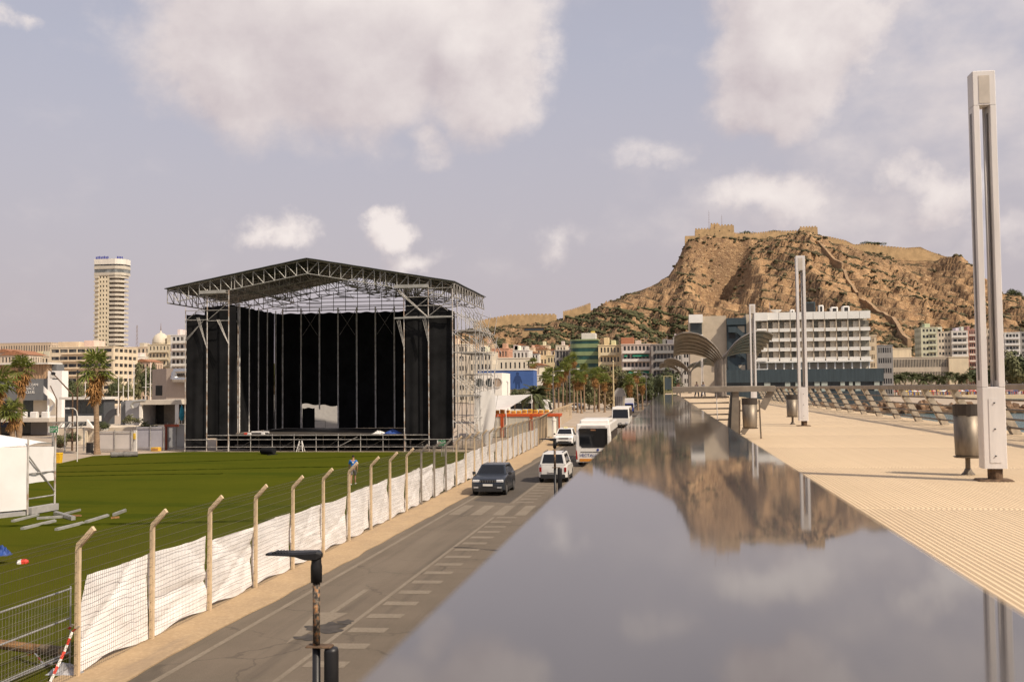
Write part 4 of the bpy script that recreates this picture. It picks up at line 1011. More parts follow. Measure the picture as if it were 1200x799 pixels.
# ================================================================== WHITE TENT
M_tent = mat('tent_white', (.80,.785,.77), .8, var=.04, scale=.7, bump=.15, bscale=1.5); translucent(M_tent, .2, (.7,.66,.62))
r = thing('white_tent', 'white fabric tent on a scaffold frame at the left edge of the field', 'tent', P(31.6,603.5))
_sv = P(62.8,598)-P(31.6,603.5)
fl = [(-2.6,-5.6),(0,0),(_sv.x,_sv.y),(-6.5,-3.2)]        # local footprint
H0 = 3.25
def tentwall(a, b_, z0, z1a, z1b, nm, sag=.06, seed=0):
    pts = []
    for i in range(15):
        q = i/14; x = a[0]+(b_[0]-a[0])*q; y = a[1]+(b_[1]-a[1])*q; col = []
        for j in range(11):
            s_ = j/10; z = z0+(z1a+(z1b-z1a)*q-z0)*s_; w_ = sag*math.sin(q*7+seed+s_*2.2)*(1-s_*.6)+.03*math.sin(q*15+s_*6)
            col.append((x+w_*.6, y-w_, z))
        pts.append(col)
    return MB().grid(pts).build(nm, M_tent, r, smooth=True)
tentwall(fl[0], fl[1], .28, H0+.1, H0-.1, 'front_wall', .09)
tentwall(fl[1], fl[2], 1.45, H0-.1, H0-.2, 'side_wall', .05, 2)
pts = []
for i in range(13):
    q = i/12; col = []
    for j in range(9):
        s_ = j/8; a = Vector((fl[0][0]+(fl[1][0]-fl[0][0])*q, fl[0][1]+(fl[1][1]-fl[0][1])*q)); b_ = Vector((fl[3][0]+(fl[2][0]-fl[3][0])*q, fl[3][1]+(fl[2][1]-fl[3][1])*q))
        p = a.lerp(b_, s_); z = H0-.08+.75*math.sin(math.pi*s_)**.8*min(1, (1-q)*2.2+.15)+.03*math.sin(q*9)
        col.append((p.x, p.y, z))
    pts.append(col)
MB().grid(pts).build('roof', M_tent, r, smooth=True)
for (x, y) in ((0.06,-.06),(fl[2][0]+.05,fl[2][1]),(-2.6,-5.6)):
    MB().tube((x,y,0),(x,y,H0+.25),.045,8).build('upright', M_bandpole, r)
a, b_ = Vector((.06,-.06,0)), Vector((fl[2][0]+.05,fl[2][1],0))
for z0, z1 in ((.75,.75),(1.9,1.9),(2.75,.9)): MB().tube(a+Vector((0,0,z0)), b_+Vector((0,0,z1)), .035, 6).build('brace', M_tubeL, r)
MB().beam(a+Vector((.05,0,.2)), b_+Vector((.05,0,.2)), .35,.3).build('ballast', mat('ballast_grey', (.3,.29,.28), .8), r)
MB().beam((-2.7,-5.2,.1),(-.15,-.1,.1),.5,.2).build('plinth', mat('ballast_grey', (.3,.29,.28), .8), r)
# ================================================================== VEHICLES
def bevel_mesh(b, name, M, off=.05, seg=2, ang=20):
    me = b.mesh(name, M); bm = bmesh.new(); bm.from_mesh(me)
    ed = [e for e in bm.edges if len(e.link_faces) == 2 and e.calc_face_angle(0) > R_(ang)]
    bmesh.ops.bevel(bm, geom=ed, offset=off, segments=seg, affect='EDGES', profile=.6, clamp_overlap=True)
    bm.to_mesh(me); bm.free()
    for p in me.polygons: p.use_smooth = False
    return me
M_glass = mat('car_glass', (.010,.011,.013), .06, .0, var=.1, spec=.45)
M_tyre = mat('tyre', (.015,.015,.015), .85, var=.2)
M_rim = mat('wheel_rim', (.33,.33,.34), .3, .8, var=.1)
M_trim = mat('black_trim', (.02,.02,.021), .6, var=.15)
M_lightw = mat('headlight', (.62,.63,.65), .12, .2, var=.1)
M_lightr = mat('tail_light', (.24,.012,.01), .2, var=.1)
M_plate = mat('number_plate', (.62,.61,.58), .5, var=.05)
def paint(nm, c, metal=.0): return mat(nm, c, .26, metal, var=.03, scale=2, spec=.55)
def inset(q, a, b_, c, d, off):   # bilinear sub-quad of quad q (4 corners), pushed out along the normal
    q = [Vector(x) for x in q]; n = (q[1]-q[0]).cross(q[3]-q[0]).normalized()*off
    f = lambda s, t_: (q[0].lerp(q[1], s)).lerp(q[3].lerp(q[2], s), t_)+n
    return [f(a,c), f(b_,c), f(b_,d), f(a,d)]
def panel(nm, M, quad, parent, thick=.02):
    q = [Vector(x) for x in quad]; n = (q[1]-q[0]).cross(q[3]-q[0]).normalized()*thick
    return MB().loft([q, [x-n for x in q]], cap=True).build(nm, M, parent)
def car(label, cat, loc, rotz, L, W, H, pm, prof, cab, belt, group=None, name='car', suv=True, rails=False, dark_trim=True, hi=True, taxi=False):
    """nose towards -Y. prof: side outline of the lower body (y,z); cab: y of windscreen foot, roof front, roof rear, rear window foot"""
    r = thing(name, label, cat, loc, rotz, group=group)
    hw = W/2
    b = MB(); lo = []; 
    for x, k in ((-hw,.0),(-hw*.0,0)): pass
    secs = []
    for x, s in ((-hw, .93), (-hw*.80, 1.0), (hw*.80, 1.0), (hw, .93)):
        secs.append([(x, y*s if abs(y) > L*.35 else y, (z if z < .5 else z-(1-s)*.35)) for y, z in prof])
    b.loft(secs, cap=True)
    body = place('body', bevel_mesh(b, 'body', pm, .045, 2, 14), r)
    y0, y1, y2, y3 = cab; wb, wt = hw*.93, hw*.72
    bot = [(-wb,y0,belt),(wb,y0,belt),(wb,y3,belt),(-wb,y3,belt)]; top = [(-wt,y1,H),(wt,y1,H),(wt,y2,H),(-wt,y2,H)]
    cb = MB().loft([bot, top], cap=True)
    cabin = place('cabin', bevel_mesh(cb, 'cabin', pm, .06, 3), r)
    panel('windscreen', M_glass, inset([bot[0],bot[1],top[1],top[0]], .07,.93,.10,.90,.006), r)
    panel('rear_window', M_glass, inset([bot[2],bot[3],top[3],top[2]], .08,.92,.14,.88,.006), r)
    for side, q in ((1,[bot[1],bot[2],top[2],top[1]]), (-1,[bot[3],bot[0],top[0],top[3]])):
        for a, c_ in ((.10,.47),(.50,.80)): panel('side_window', M_glass, inset(q, a, c_, .10, .86, .006), r)
    fy, ry = -L/2, L/2
    wr = .34 if suv else .31
    wb2 = L*.315
    for sx_ in (-1, 1):
        for sy_ in (-wb2-.02, wb2):
            wl_ = MB().lathe([(wr*.62,-.11),(wr*.97,-.105),(wr,-.07),(wr,.07),(wr*.97,.105),(wr*.62,.11)], 20)
            o = place('wheel', wl_.mesh('tyre', M_tyre), r); o.matrix_local = Matrix.Translation((sx_*(hw-.10), sy_, wr)) @ Matrix.Rotation(math.pi/2, 4, 'Y')
            rm = MB().lathe([(.03,-.112),(wr*.60,-.112),(wr*.62,-.09),(wr*.62,.09),(wr*.60,.112),(.03,.112)], 12); place('rim', rm.mesh('rim', M_rim), o)
            ar = MB(); n = 14
            ar.loft([[(sx_*(hw-.02), sy_+rr*math.cos(a), wr+.02+rr*math.sin(a)) for a in [math.pi*i/n for i in range(n+1)]] for rr in (wr*1.02, wr*1.16)], close=False)
            ar.loft([[(sx_*(hw+.012), sy_+rr*math.cos(a), wr+.02+rr*math.sin(a)) for a in [math.pi*i/n for i in range(n+1)]] for rr in (wr*1.0, wr*1.2)], close=False)
            ar.build('wheel_arch', M_trim, r)
        MB().cbox(sx_*(hw+.09)-.09, sx_*(hw+.09)+.09, y0+.22, y0+.34, belt-.02, belt+.13, .03).build('mirror', M_trim if dark_trim else pm, r)
        MB().box(sx_*(hw+.006)-.008, sx_*(hw+.006)+.008, -wb2+.45, wb2-.45, .22, .38).build('sill', M_trim, r)
    zf = .30
    MB().cbox(-hw*.86,hw*.86,fy-.025,fy+.12,.24,.52,.04).build('front_bumper', M_trim, r)
    MB().cbox(-hw*.86,hw*.86,ry-.12,ry+.03,.26,.52,.04).build('rear_bumper', M_trim, r)
    g = MB().cbox(-hw*.5,hw*.5,fy-.012,fy+.1,.70,.83,.02).build('grille', M_trim, r)
    for k in range(7): MB().box(-hw*.45+k*hw*.145,-hw*.45+k*hw*.145+.022,fy-.03,fy-.013,.715,.815).build('slot', M_rim if pm.name.startswith('dark') else M_trim, g)
    for s in (-1, 1):
        MB().cbox(s*hw*.71-.19,s*hw*.71+.19,fy-.008,fy+.14,.73,.85,.03).build('headlight', M_lightw, r)
        MB().cbox(s*hw*.70-.12,s*hw*.70+.12,fy-.034,fy-.02,.42,.50,.02).build('fog_light', M_lightw, r)
        MB().cbox(s*hw*.86-.07,s*hw*.86+.07,ry-.06,ry+.012,.66,.92,.02).build('tail_light', M_lightr, r)
    MB().box(-.26,.26,fy-.045,fy-.028,.52,.63).build('number_plate', M_plate, r)
    MB().box(-.26,.26,ry+.031,ry+.045,.62,.73).build('number_plate', M_plate, r)
    if rails:
        for s in (-1, 1): MB().beam((s*(wt-.06),y1+.15,H+.045),(s*(wt-.06),y2-.1,H+.045),.035).build('roof_rail', M_trim, r)
    if taxi: MB().cbox(-.2,.2,y1+.35,y1+.5,H+.002,H+.13,.03).build('roof_sign', mat('roof_sign', (.65,.6,.3), .5), r)
    return r
suvp = lambda L: [(-L/2,.30),(-L/2-.0,.62),(-L/2+.06,.88),(-L/2+.35,.97),(-L*.20,1.06),(L*.40,1.08),(L/2-.04,1.05),(L/2,.8),(L/2-.02,.32),(L*.3,.24),(-L*.3,.24)]
car('dark grey compact SUV driving towards the camera beside the fence', 'car', (-9.35,55.3,.004), 0, 4.05,1.78,1.53, paint('dark_grey_paint', (.035,.042,.055), .4), suvp(4.05), (-.95,-.25,1.45,1.98), 1.04, name='car')
vanp = lambda L: [(-L/2,.30),(-L/2,.62),(-L/2+.08,.82),(-L/2+.55,.98),(-L*.22,1.06),(L*.42,1.08),(L/2-.02,1.06),(L/2+.0,.8),(L/2-.01,.32),(L*.3,.24),(-L*.3,.24)]
V = car('small white van seen from behind on the right side of the road', 'van', (-6.75,62.9,.004), math.pi, 4.11,1.72,1.76, paint('white_van_paint', (.58,.57,.55)), vanp(4.11), (-1.15,-.55,1.85,2.04), 1.06, name='van', suv=False, rails=True, dark_trim=True)
# the van is turned round, so its tail faces us
S = car('white SUV with roof sign coming down the road by the fence', 'car', (-9.95,101.5,.004), 0, 4.5,1.84,1.66, paint('white_car_paint', (.70,.69,.67)), suvp(4.5), (-1.05,-.3,1.6,2.18), 1.08, name='car', taxi=True)
# city bus from behind
M_busw = paint('bus_white', (.68,.66,.62)); M_orange = mat('bus_orange', (.55,.22,.03), .4)
r = thing('city_bus', 'white city bus with dark rear window and orange lower band driving away behind the parapet', 'bus', (-5.2,73.2,.004))
Wb = 1.25; Lb = 11.0; Hb = 3.05
b = MB().loft([[(-Wb,0,.32),(Wb,0,.32),(Wb,Lb,.32),(-Wb,Lb,.32)],[(-Wb,-.02,2.2),(Wb,-.02,2.2),(Wb,Lb,2.2),(-Wb,Lb,2.2)],[(-Wb*.95,.12,Hb),(Wb*.95,.12,Hb),(Wb*.95,Lb-.1,Hb),(-Wb*.95,Lb-.1,Hb)]], cap=True)
place('body', bevel_mesh(b, 'body', M_busw, .1, 3), r)
MB().prism([(-.98,1.55),(-.80,1.38),(.98,1.38),(1.0,2.72),(-1.02,2.72)], -.035, .09).build('rear_window', M_glass, r)
MB().box(-.18,.18,-.05,-.037,2.58,2.68).build('route_panel', mat('amber_panel', (.25,.12,.06), .4), r)
MB().cbox(-Wb*.86,Wb*.86,1.5,6.5,Hb+.002,Hb+.28,.1).build('roof_unit', M_busw, r)
MB().prism([(-.95,2.74),(.95,2.74),(.85,2.92),(-.85,2.92)], -.005, .2).build('rear_visor', mat('visor_grey', (.38,.36,.34), .4), r)
for s in (-1, 1):
    MB().prism([(s*1.12,.55),(s*1.24,.55),(s*1.245,1.25),(s*1.17,1.12)] if s > 0 else [(-1.24,.55),(-1.12,.55),(-1.17,1.12),(-1.245,1.25)], -.045, .05).build('tail_light', M_lightr, r)
    for k in range(6): MB().box(s*Wb-(.0 if s > 0 else .012), s*Wb+(.012 if s > 0 else 0), .7+k*1.62, 2.2+k*1.62, 1.35, 2.5).build('side_window', M_glass, r)
    for y in (2.4, 8.4):
        o = place('wheel', MB().lathe([(.25,-.14),(.47,-.14),(.48,-.1),(.48,.1),(.47,.14),(.25,.14)], 20).mesh('tyre', M_tyre), r); o.matrix_local = Matrix.Translation((s*(Wb-.13), y, .48)) @ Matrix.Rotation(math.pi/2,4,'Y')
    o = MB().path([(s*(Wb+.02),Lb-.1,2.7),(s*(Wb+.25),Lb+.2,2.75),(s*(Wb+.3),Lb+.2,2.2)], .03, 6).build('mirror_arm', M_trim, r)
MB().box(-.92,.92,-.03,-.021,1.05,1.09).build('bonnet_gap', M_trim, r)
MB().box(-.98,.98,-.03,-.012,.40,.60).build('orange_band', M_orange, r)
M_bl = mat('bus_blue', (.03,.05,.22), .5)
text('VECTALIA', .30, M_bl, r, (-.98,-.032,.74), (math.pi/2,0,0), .004)
MB().lathe([(.10,0),(.10,.01)],6).build('emblem', M_bl, r).matrix_local = Matrix.Translation((.32,-.022,1.22)) @ Matrix.Rotation(math.pi/2,4,'X')
MB().box(.98,1.02,-.12,-.04,1.3,2.8).build('vent_pipe', M_trim, r)
def coach(label, loc, rotz, L=11.5, W=2.5, H=3.4, nm='coach', low=None):
    r = thing(nm, label, 'coach', loc, rotz); hw = W/2
    b = MB().loft([[(-hw,-L/2,.32),(hw,-L/2,.32),(hw,L/2,.32),(-hw,L/2,.32)],[(-hw,-L/2-.03,1.3),(hw,-L/2-.03,1.3),(hw,L/2,1.3),(-hw,L/2,1.3)],[(-hw*.93,-L/2+.45,H),(hw*.93,-L/2+.45,H),(hw*.93,L/2-.1,H),(-hw*.93,L/2-.1,H)]], cap=True)
    place('body', bevel_mesh(b, 'body', M_busw, .12, 3), r)
    q = [(-hw,-L/2-.03,1.3),(hw,-L/2-.03,1.3),(hw*.93,-L/2+.45,H),(-hw*.93,-L/2+.45,H)]
    panel('windscreen', M_glass, inset(q,.06,.94,.04,.80,.012), r)
    for s in (-1, 1):
        MB().box(s*hw*.975-.02, s*hw*.975+.035, -L/2+1.0, L/2-.5, 1.55, 2.75).build('side_glazing', M_glass, r)
        MB().cbox(s*hw*.7-.2,s*hw*.7+.2,-L/2-.05,-L/2+.1,.6,.85,.03).build('headlight', M_lightw, r)
        for y in (-L/2+2.4, L/2-2.6):
            o = place('wheel', MB().lathe([(.25,-.14),(.47,-.14),(.48,-.1),(.48,.1),(.47,.14),(.25,.14)], 18).mesh('tyre', M_tyre), r); o.matrix_local = Matrix.Translation((s*(hw-.13), y, .48)) @ Matrix.Rotation(math.pi/2,4,'Y')
    MB().box(-hw*.8,hw*.8,-L/2-.06,-L/2-.02,.4,.55).build('bumper', M_trim, r)
    return r
coach('white coach facing the camera farther up the road beyond the bus', (-6.4,150,.004), 0, H=2.9)
coach('white coach parked sideways left of the boulevard palms behind the shade sail', (PY(613,470,205).x,205,0), R_(82))
# small far cars: simple copies of the near ones
M_sil = paint('silver_car_paint', (.36,.36,.37), .4)
for (u, v, nm_, lab, pt, rz) in ((668,480,'car','tiny white car crossing below the boulevard palms, left of two', 'white_car_paint', .9),(676.5,479,'car','tiny silver car crossing below the palms, right of two','silver_car_paint',1.2),(744,478,'car','dark small car far up the road just left of the parapet','dark_grey_paint',0)):
    p = P(u, v); car(lab, 'car', (p.x,p.y,.004), rz, 4.2,1.75,1.5, MATS[pt], suvp(4.2), (-1.0,-.3,1.4,2.0), 1.03, name=nm_)
p = P(737.5, 484); 
r = thing('small_truck', 'small blue and white box truck at the far end of the road', 'truck', (p.x,p.y,.004)); 
MB().cbox(-1.0,1.0,0,4,1.2,3.3,.06).build('box_body', M_busw, r); MB().cbox(-.95,.95,-1.5,-.02,.5,2.2,.1).build('cab', M_bl, r); MB().box(-.85,.85,-1.53,-1.49,1.3,2.0).build('windscreen', M_glass, r); MB().box(-.9,.9,-1.4,4,.45,1.19).build('chassis', M_bl, r)
for s in (-1,1):
    for y in (-.8,3): o = place('wheel', MB().lathe([(.2,-.1),(.4,-.1),(.4,.1),(.2,.1)],14).mesh('tyre', M_tyre), r); o.matrix_local = Matrix.Translation((s*.85,y,.4)) @ Matrix.Rotation(math.pi/2,4,'Y')

# ================================================================== PEOPLE
def skin_mesh(name, V, E, Rr, M, root=0, sub=2):
    me = bpy.data.meshes.new(name); me.from_pydata([tuple(v) for v in V], E, []); o = bpy.data.objects.new('tmp_skin', me); COL.objects.link(o)
    mo = o.modifiers.new('s', 'SKIN'); mo.use_smooth_shade = True
    for i, v in enumerate(me.skin_vertices[0].data):
        r_ = Rr[i]; v.radius = (r_, r_) if not isinstance(r_, tuple) else r_; v.use_root = (i == root)
    ms = o.modifiers.new('d', 'SUBSURF'); ms.levels = sub; ms.render_levels = sub
    dg = bpy.context.evaluated_depsgraph_get(); out = bpy.data.meshes.new_from_object(o.evaluated_get(dg)); out.name = name
    bpy.data.objects.remove(o); out.materials.clear(); out.materials.append(M)
    for p in out.polygons: p.use_smooth = True
    return out
M_skinA = mat('skin', (.36,.19,.11), .6, var=.08); M_hair = mat('dark_hair', (.02,.015,.012), .8)
def person(label, loc, rotz, shirt, shorts, long_legs=False, group=None, phase=1.0):
    """faces -Y; mid-stride"""
    r = thing('person', label, 'person', loc, rotz, group=group)
    a = .16*phase
    J = {'pel':(0,0,.95),'wai':(0,.0,1.10),'che':(0,.01,1.32),'nek':(0,.01,1.48),'hdb':(0,-.005,1.56),'hdm':(0,-.015,1.64),'hdt':(0,-.005,1.715)}
    V = []; E = []; Rr = []; ix = {}
    def add(n, p, rad, par=None):
        ix[n] = len(V); V.append(p); Rr.append(rad)
        if par: E.append((ix[par], ix[n]))
    add('pel',J['pel'],(.15,.11)); add('wai',J['wai'],(.135,.10),'pel'); add('che',J['che'],(.155,.11),'wai'); add('nek',J['nek'],.055,'che'); add('hdb',J['hdb'],(.062,.075),'nek'); add('hdm',J['hdm'],(.075,.092),'hdb'); add('hdt',J['hdt'],(.055,.07),'hdm')
    add('nose',(0,-.108,1.625),.012,'hdm')
    for s, k in ((-1,1),(1,-1)):
        L = 'l' if s < 0 else 'r'; st = a*k
        add(L+'hip',(s*.095,0,.90),.085,'pel'); add(L+'kne',(s*.10,-st*.75-.02,.50),.058,L+'hip'); add(L+'cal',(s*.10,-st*1.0+.03,.34),.056,L+'kne'); add(L+'ank',(s*.10,-st*1.35+.03,.08),.037,L+'cal'); add(L+'toe',(s*.12,-st*1.35-.13,.035),.035,L+'ank')
        add(L+'sho',(s*.19,.01,1.42),.06,'che'); add(L+'elb',(s*.245,st*.5+.03,1.14),.042,L+'sho'); add(L+'wri',(s*.255,st*.9-.04,.90),.028,L+'elb'); add(L+'plm',(s*.255,st*.95-.06,.83),(.022,.034),L+'wri')
        for f in range(4): 
            y = st*.95-.085+.018*f; add(L+'f%d'%f,(s*.252,y,.775),.0085,L+'plm'); add(L+'g%d'%f,(s*.243,y-.004,.735+(.006 if f in (0,3) else 0)),.0075,L+'f%d'%f)
        add(L+'th',(s*.24,st*.95-.105,.80),.0095,L+'plm'); add(L+'th2',(s*.236,st*.95-.115,.77),.008,L+'th')
    place('body', skin_mesh('body', V, E, Rr, M_skinA), r)
    for s in (-1,1): MB().lathe([(.008,-.006),(.011,0),(.006,.006)],8).build('eye', M_dark, r).matrix_local = Matrix.Translation((s*.032,-.098,1.65)) @ Matrix.Rotation(math.pi/2,4,'X')
    sv = [(0,0,.90),(0,0,1.10),(0,.01,1.30),(0,.01,1.46)]; se = [(0,1),(1,2),(2,3)]; sr = [(.165,.125),(.15,.115),(.17,.125),(.075,.07)]
    for s, k in ((-1,1),(1,-1)):
        i = len(sv); sv += [(s*.19,.01,1.42),(s*.235,a*k*.4+.025,1.19)]; sr += [.075,.062]; se += [(2,i),(i,i+1)]
    place('shirt', skin_mesh('shirt', sv, se, sr, shirt), r)
    hv = [(0,0,.99),(0,0,.93)]; he = [(0,1)]; hr_ = [(.16,.12),(.165,.125)]
    for s, k in ((-1,1),(1,-1)):
        st = a*k; i = len(hv); hv += [(s*.098,-.005,.86),(s*.10,-st*.72-.015,.53)]; hr_ += [.10,.085]; he += [(1,i),(i,i+1)]
        if long_legs: hv.append((s*.10,-st*1.3+.03,.12)); hr_.append(.065); he.append((i+1,i+2))
    place('trousers' if long_legs else 'shorts', skin_mesh('shorts', hv, he, hr_, shorts), r)
    place('hair', skin_mesh('hair', [(0,.03,1.60),(0,.015,1.69),(0,-.01,1.735)], [(0,1),(1,2)], [(.078,.075),(.082,.092),(.06,.07)], M_hair), r)
    for s, k in ((-1,1),(1,-1)):
        st = a*k; place('shoe', skin_mesh('shoe', [(s*.10,-st*1.35+.06,.05),(s*.11,-st*1.35-.06,.045),(s*.12,-st*1.35-.15,.035)], [(0,1),(1,2)], [.048,.048,.04], M_plate), r)
    return r
p = P(414, 568)
W = person('person in a bright blue T-shirt and grey shorts walking away across the grass', (p.x,p.y,.02), math.pi+.2, mat('blue_shirt', (.02,.16,.50), .8, var=.1), mat('grey_shorts', (.16,.145,.14), .85, var=.1))
MB().box(-.05,.05,.128,.136,1.28,1.36).build('shirt_print', M_white, W)
for (u, lab, c1, c2) in ((795,'small person in a pinkish top standing under the far canopies, leftmost of three',(.55,.3,.22),(.4,.35,.3)),(816.5,'small person in a pale top on the promenade, middle of three near the canopies',(.6,.5,.45),(.1,.1,.12)),(824,'small person in a white top beside the big canopy, rightmost of three',(.7,.7,.72),(.12,.13,.18))):
    pp = PY(u, 455, 112); person(lab, (pp.x,112,4.45), 2.4, mat('top_%d' % u, c1, .85), mat('bottom_%d' % u, c2, .85), True, group='people far along the promenade')
# ================================================================== BUILDINGS
def win_material(nm, c1, c2, s=1.0):
    if nm in MATS: return MATS[nm]
    M = bpy.data.materials.new(nm); M.use_nodes = True; t = M.node_tree; b = t.nodes['Principled BSDF']; b.inputs['Roughness'].default_value = .15
    tcn = t.nodes.new('ShaderNodeTexCoord').outputs['Object']
    sn = t.nodes.new('ShaderNodeVectorMath'); sn.operation = 'SNAP'; sn.inputs[1].default_value = (1.35*s,1.35*s,3.0); t.links.new(tcn, sn.inputs[0])
    w = t.nodes.new('ShaderNodeTexWhiteNoise'); w.noise_dimensions = '3D'; t.links.new(sn.outputs[0], w.inputs[0])
    mr = t.nodes.new('ShaderNodeMapRange'); mr.inputs[1].default_value = .55; mr.inputs[2].default_value = 1.; t.links.new(w.outputs['Value'], mr.inputs[0])
    t.links.new(mixnode(t, mr.outputs[0], c1, c2), b.inputs['Base Color']); MATS[nm] = M; return M
M_win = win_material('town_windows', (.02,.022,.025), (.16,.15,.13))
M_winb = win_material('town_windows_blinds', (.045,.045,.045), (.30,.27,.22))
WALLS = {}
def wallmat(c): 
    c = tuple(.80*x+.20*.55 for x in c)
    k = 'plaster_%02d_%02d_%02d' % tuple(int(x*100) for x in c)
    return mat(k, c, .9, var=.09, scale=.35, stretch=(1,1,.35))
M_tile = mat('roof_tiles', (.30,.14,.075), .9, var=.25, scale=1.5)
M_slab = mat('balcony_slab', (.58,.55,.5), .8, var=.08, scale=.6)
M_awn = mat('green_awning', (.02,.16,.10), .7, var=.1)
def facade(b, g, o, ex, n, W, H, nx, floors, wf=.5, hf=.5, th=.25, base=0.0, edge=.6):
    """wall strips of thickness th over a recessed glass sheet; o origin, ex unit vector along, n outward normal"""
    o, ex, n = Vector(o), Vector(ex), Vector(n); up = Vector((0,0,1))
    def bar(x0, x1, z0, z1, t0=0., t1=th):
        pts = [o+ex*x+n*t_+up*z for t_ in (t0,t1) for (x,z) in ((x0,z0),(x1,z0),(x1,z1),(x0,z1))]
        b.add(pts, [(0,1,2,3),(4,5,6,7),(0,1,5,4),(1,2,6,5),(2,3,7,6),(3,0,4,7)])
    fh = (H-base)/floors; bw = (W-2*edge)/nx
    zs = [(base+fh*(k+.5-hf/2+.05), base+fh*(k+.5+hf/2+.05)) for k in range(floors)]
    z = 0
    for (a, c_) in zs: bar(0, W, z, a); z = c_
    bar(0, W, z, H)
    for (a, c_) in zs:
        x = 0
        for k in range(nx):
            xa = edge+bw*(k+.5-wf/2); xb = edge+bw*(k+.5+wf/2); bar(x, xa, a, c_, 0, th-.004); x = xb
        bar(x, W, a, c_, 0, th-.004)
    q = [o+ex*.05+n*.04+up*.05, o+ex*(W-.05)+n*.04+up*.05, o+ex*(W-.05)+n*.04+up*(H-.05), o+ex*.05+n*.04+up*(H-.05)]
    g.add(q, [(0,1,2,3)])
def building(label, u0, u1, vt, Y, dep, floors, nx, col, z0=0., wf=.5, hf=.5, side='both', roof=None, balc=None, tops=1, name='town_house', win=None, rotz=0., nside=None, catg='building', th=.25, seed=None, bcol=None, group=None, vt_is_parapet=True):
    a = PY(u0, vt, Y); c_ = PY(u1, vt, Y); W = c_.x-a.x; H = (a.z+c_.z)/2-z0
    r = thing(name, label, catg, (a.x, Y, z0), rotz, group=group); r2 = random.Random(seed or int(u0*7+vt))
    M = wallmat(col); win = win or M_win
    MB().box(th+.0,W-th,th,dep-th,0,H-.3).build('core', M, r)
    b = MB(); g = MB()
    facade(b, g, (0,th,0), (1,0,0), (0,-1,0), W, H, nx, floors, wf, hf, th)
    ns = nside or max(1, int(nx*dep/W))
    facade(b, g, (W-th,th+.002,0), (0,1,0), (1,0,0), dep-th-.002, H-.002, ns, floors, wf*.85, hf, th)
    facade(b, g, (th,dep,0), (0,-1,0), (-1,0,0), dep-th-.002, H-.002, ns, floors, wf*.85, hf, th)
    b.build('wall', M, r, kind='stuff'); g.build('window_glazing', win, r, kind='stuff')
    if roof == 'tile':
        MB().prism([(-.4,H+.002),(W+.4,H+.002),(W/2,H+min(2.2,W*.16))], -.4, dep+.2).build('roof', M_tile, r)
    elif roof == 'mono':
        MB().loft([[(-.3,-.4,H+.01),(W+.3,-.4,H+.01),(W+.3,dep,H+1.5),(-.3,dep,H+1.5)],[(-.3,-.4,H+.2),(W+.3,-.4,H+.2),(W+.3,dep,H+1.7),(-.3,dep,H+1.7)]], cap=True).build('roof', M_tile, r)
    else:
        MB().cbox(-.15,W+.15,-.15,dep,H+.002,H+.35,.05).build('roof', M, r)
        for k in range(tops):
            w_ = r2.uniform(.15,.35)*W; x = r2.uniform(.02,.95)*(W-w_); hh = r2.uniform(1.4,3.0)
            MB().cbox(x,x+w_,dep*.25,dep*.7,H+.351,H+.35+hh,.05).build('roof_room', wallmat(tuple(min(.75,x_*r2.uniform(.8,1.15)) for x_ in col)), r)
        if W > 8:
            for k in range(2): x = r2.uniform(.1,.9)*W; MB().tube((x,dep*.4,H+.35),(x,dep*.4,H+r2.uniform(2,4)),.06,4).build('aerial', M_mast, r)
    if balc:
        fh = H/floors
        for k in range(1, floors):
            z = fh*k; kinds = balc
            x0, x1 = W*kinds[0], W*kinds[1]
            o = MB().box(x0,x1,-1.1,-.002,z-.12,z+.02).build('balcony', wallmat(bcol) if bcol else M_slab, r)
            MB().box(x0,x1,-1.1,-1.02,z+.021,z+.95).build('balustrade', wallmat(bcol) if bcol else M_slab, o)
    return r, W, H
B = building
# --- town in the middle, left to right
B('cream old-town block with many windows just right of the scaffold flank', 529,549,404,430,14,6,5,(.58,.50,.38),roof='flat')
B('cream corner house with tall dark windows beside the scaffold flank', 549,577,413,405,14,5,6,(.60,.52,.39),wf=.45,hf=.6,tops=2)
B('narrow ochre house rising behind the cream corner house', 562,577,403,450,12,6,3,(.50,.36,.20),tops=1)
B('terracotta orange block with dark windows below the hill', 576,596,409,440,12,5,5,(.50,.21,.09),wf=.5)
B('long low cream building with a single row of small windows', 583,624,420,380,12,3,7,(.62,.55,.42),wf=.35,hf=.4,tops=0)
B('white house with flat roof behind the long low cream building', 600,620,411,455,12,5,4,(.62,.60,.55),tops=2)
B('white sloping-roofed house second from the terracotta block', 618,632,414,470,12,5,3,(.60,.57,.50),roof='tile')
B('ochre house with tiled roof left of the grey gridded block', 628,642,409,475,12,6,3,(.56,.40,.20),roof='tile')
B('pink-brown low house with wide tiled roof above the blue wall', 620,640,428,370,12,3,4,(.50,.38,.27),roof='tile')
B('yellow house touching the grey gridded block', 640,653,417,440,12,5,3,(.58,.45,.22),tops=1)
B('grey gridded block with brown roof edge left of the green rounded block', 650,668,411,415,14,6,4,(.26,.23,.20),wf=.78,hf=.72,tops=0)
B('white building with tall openings behind the boulevard palms on the left', 624,645,440,300,12,4,4,(.62,.57,.48),tops=1)
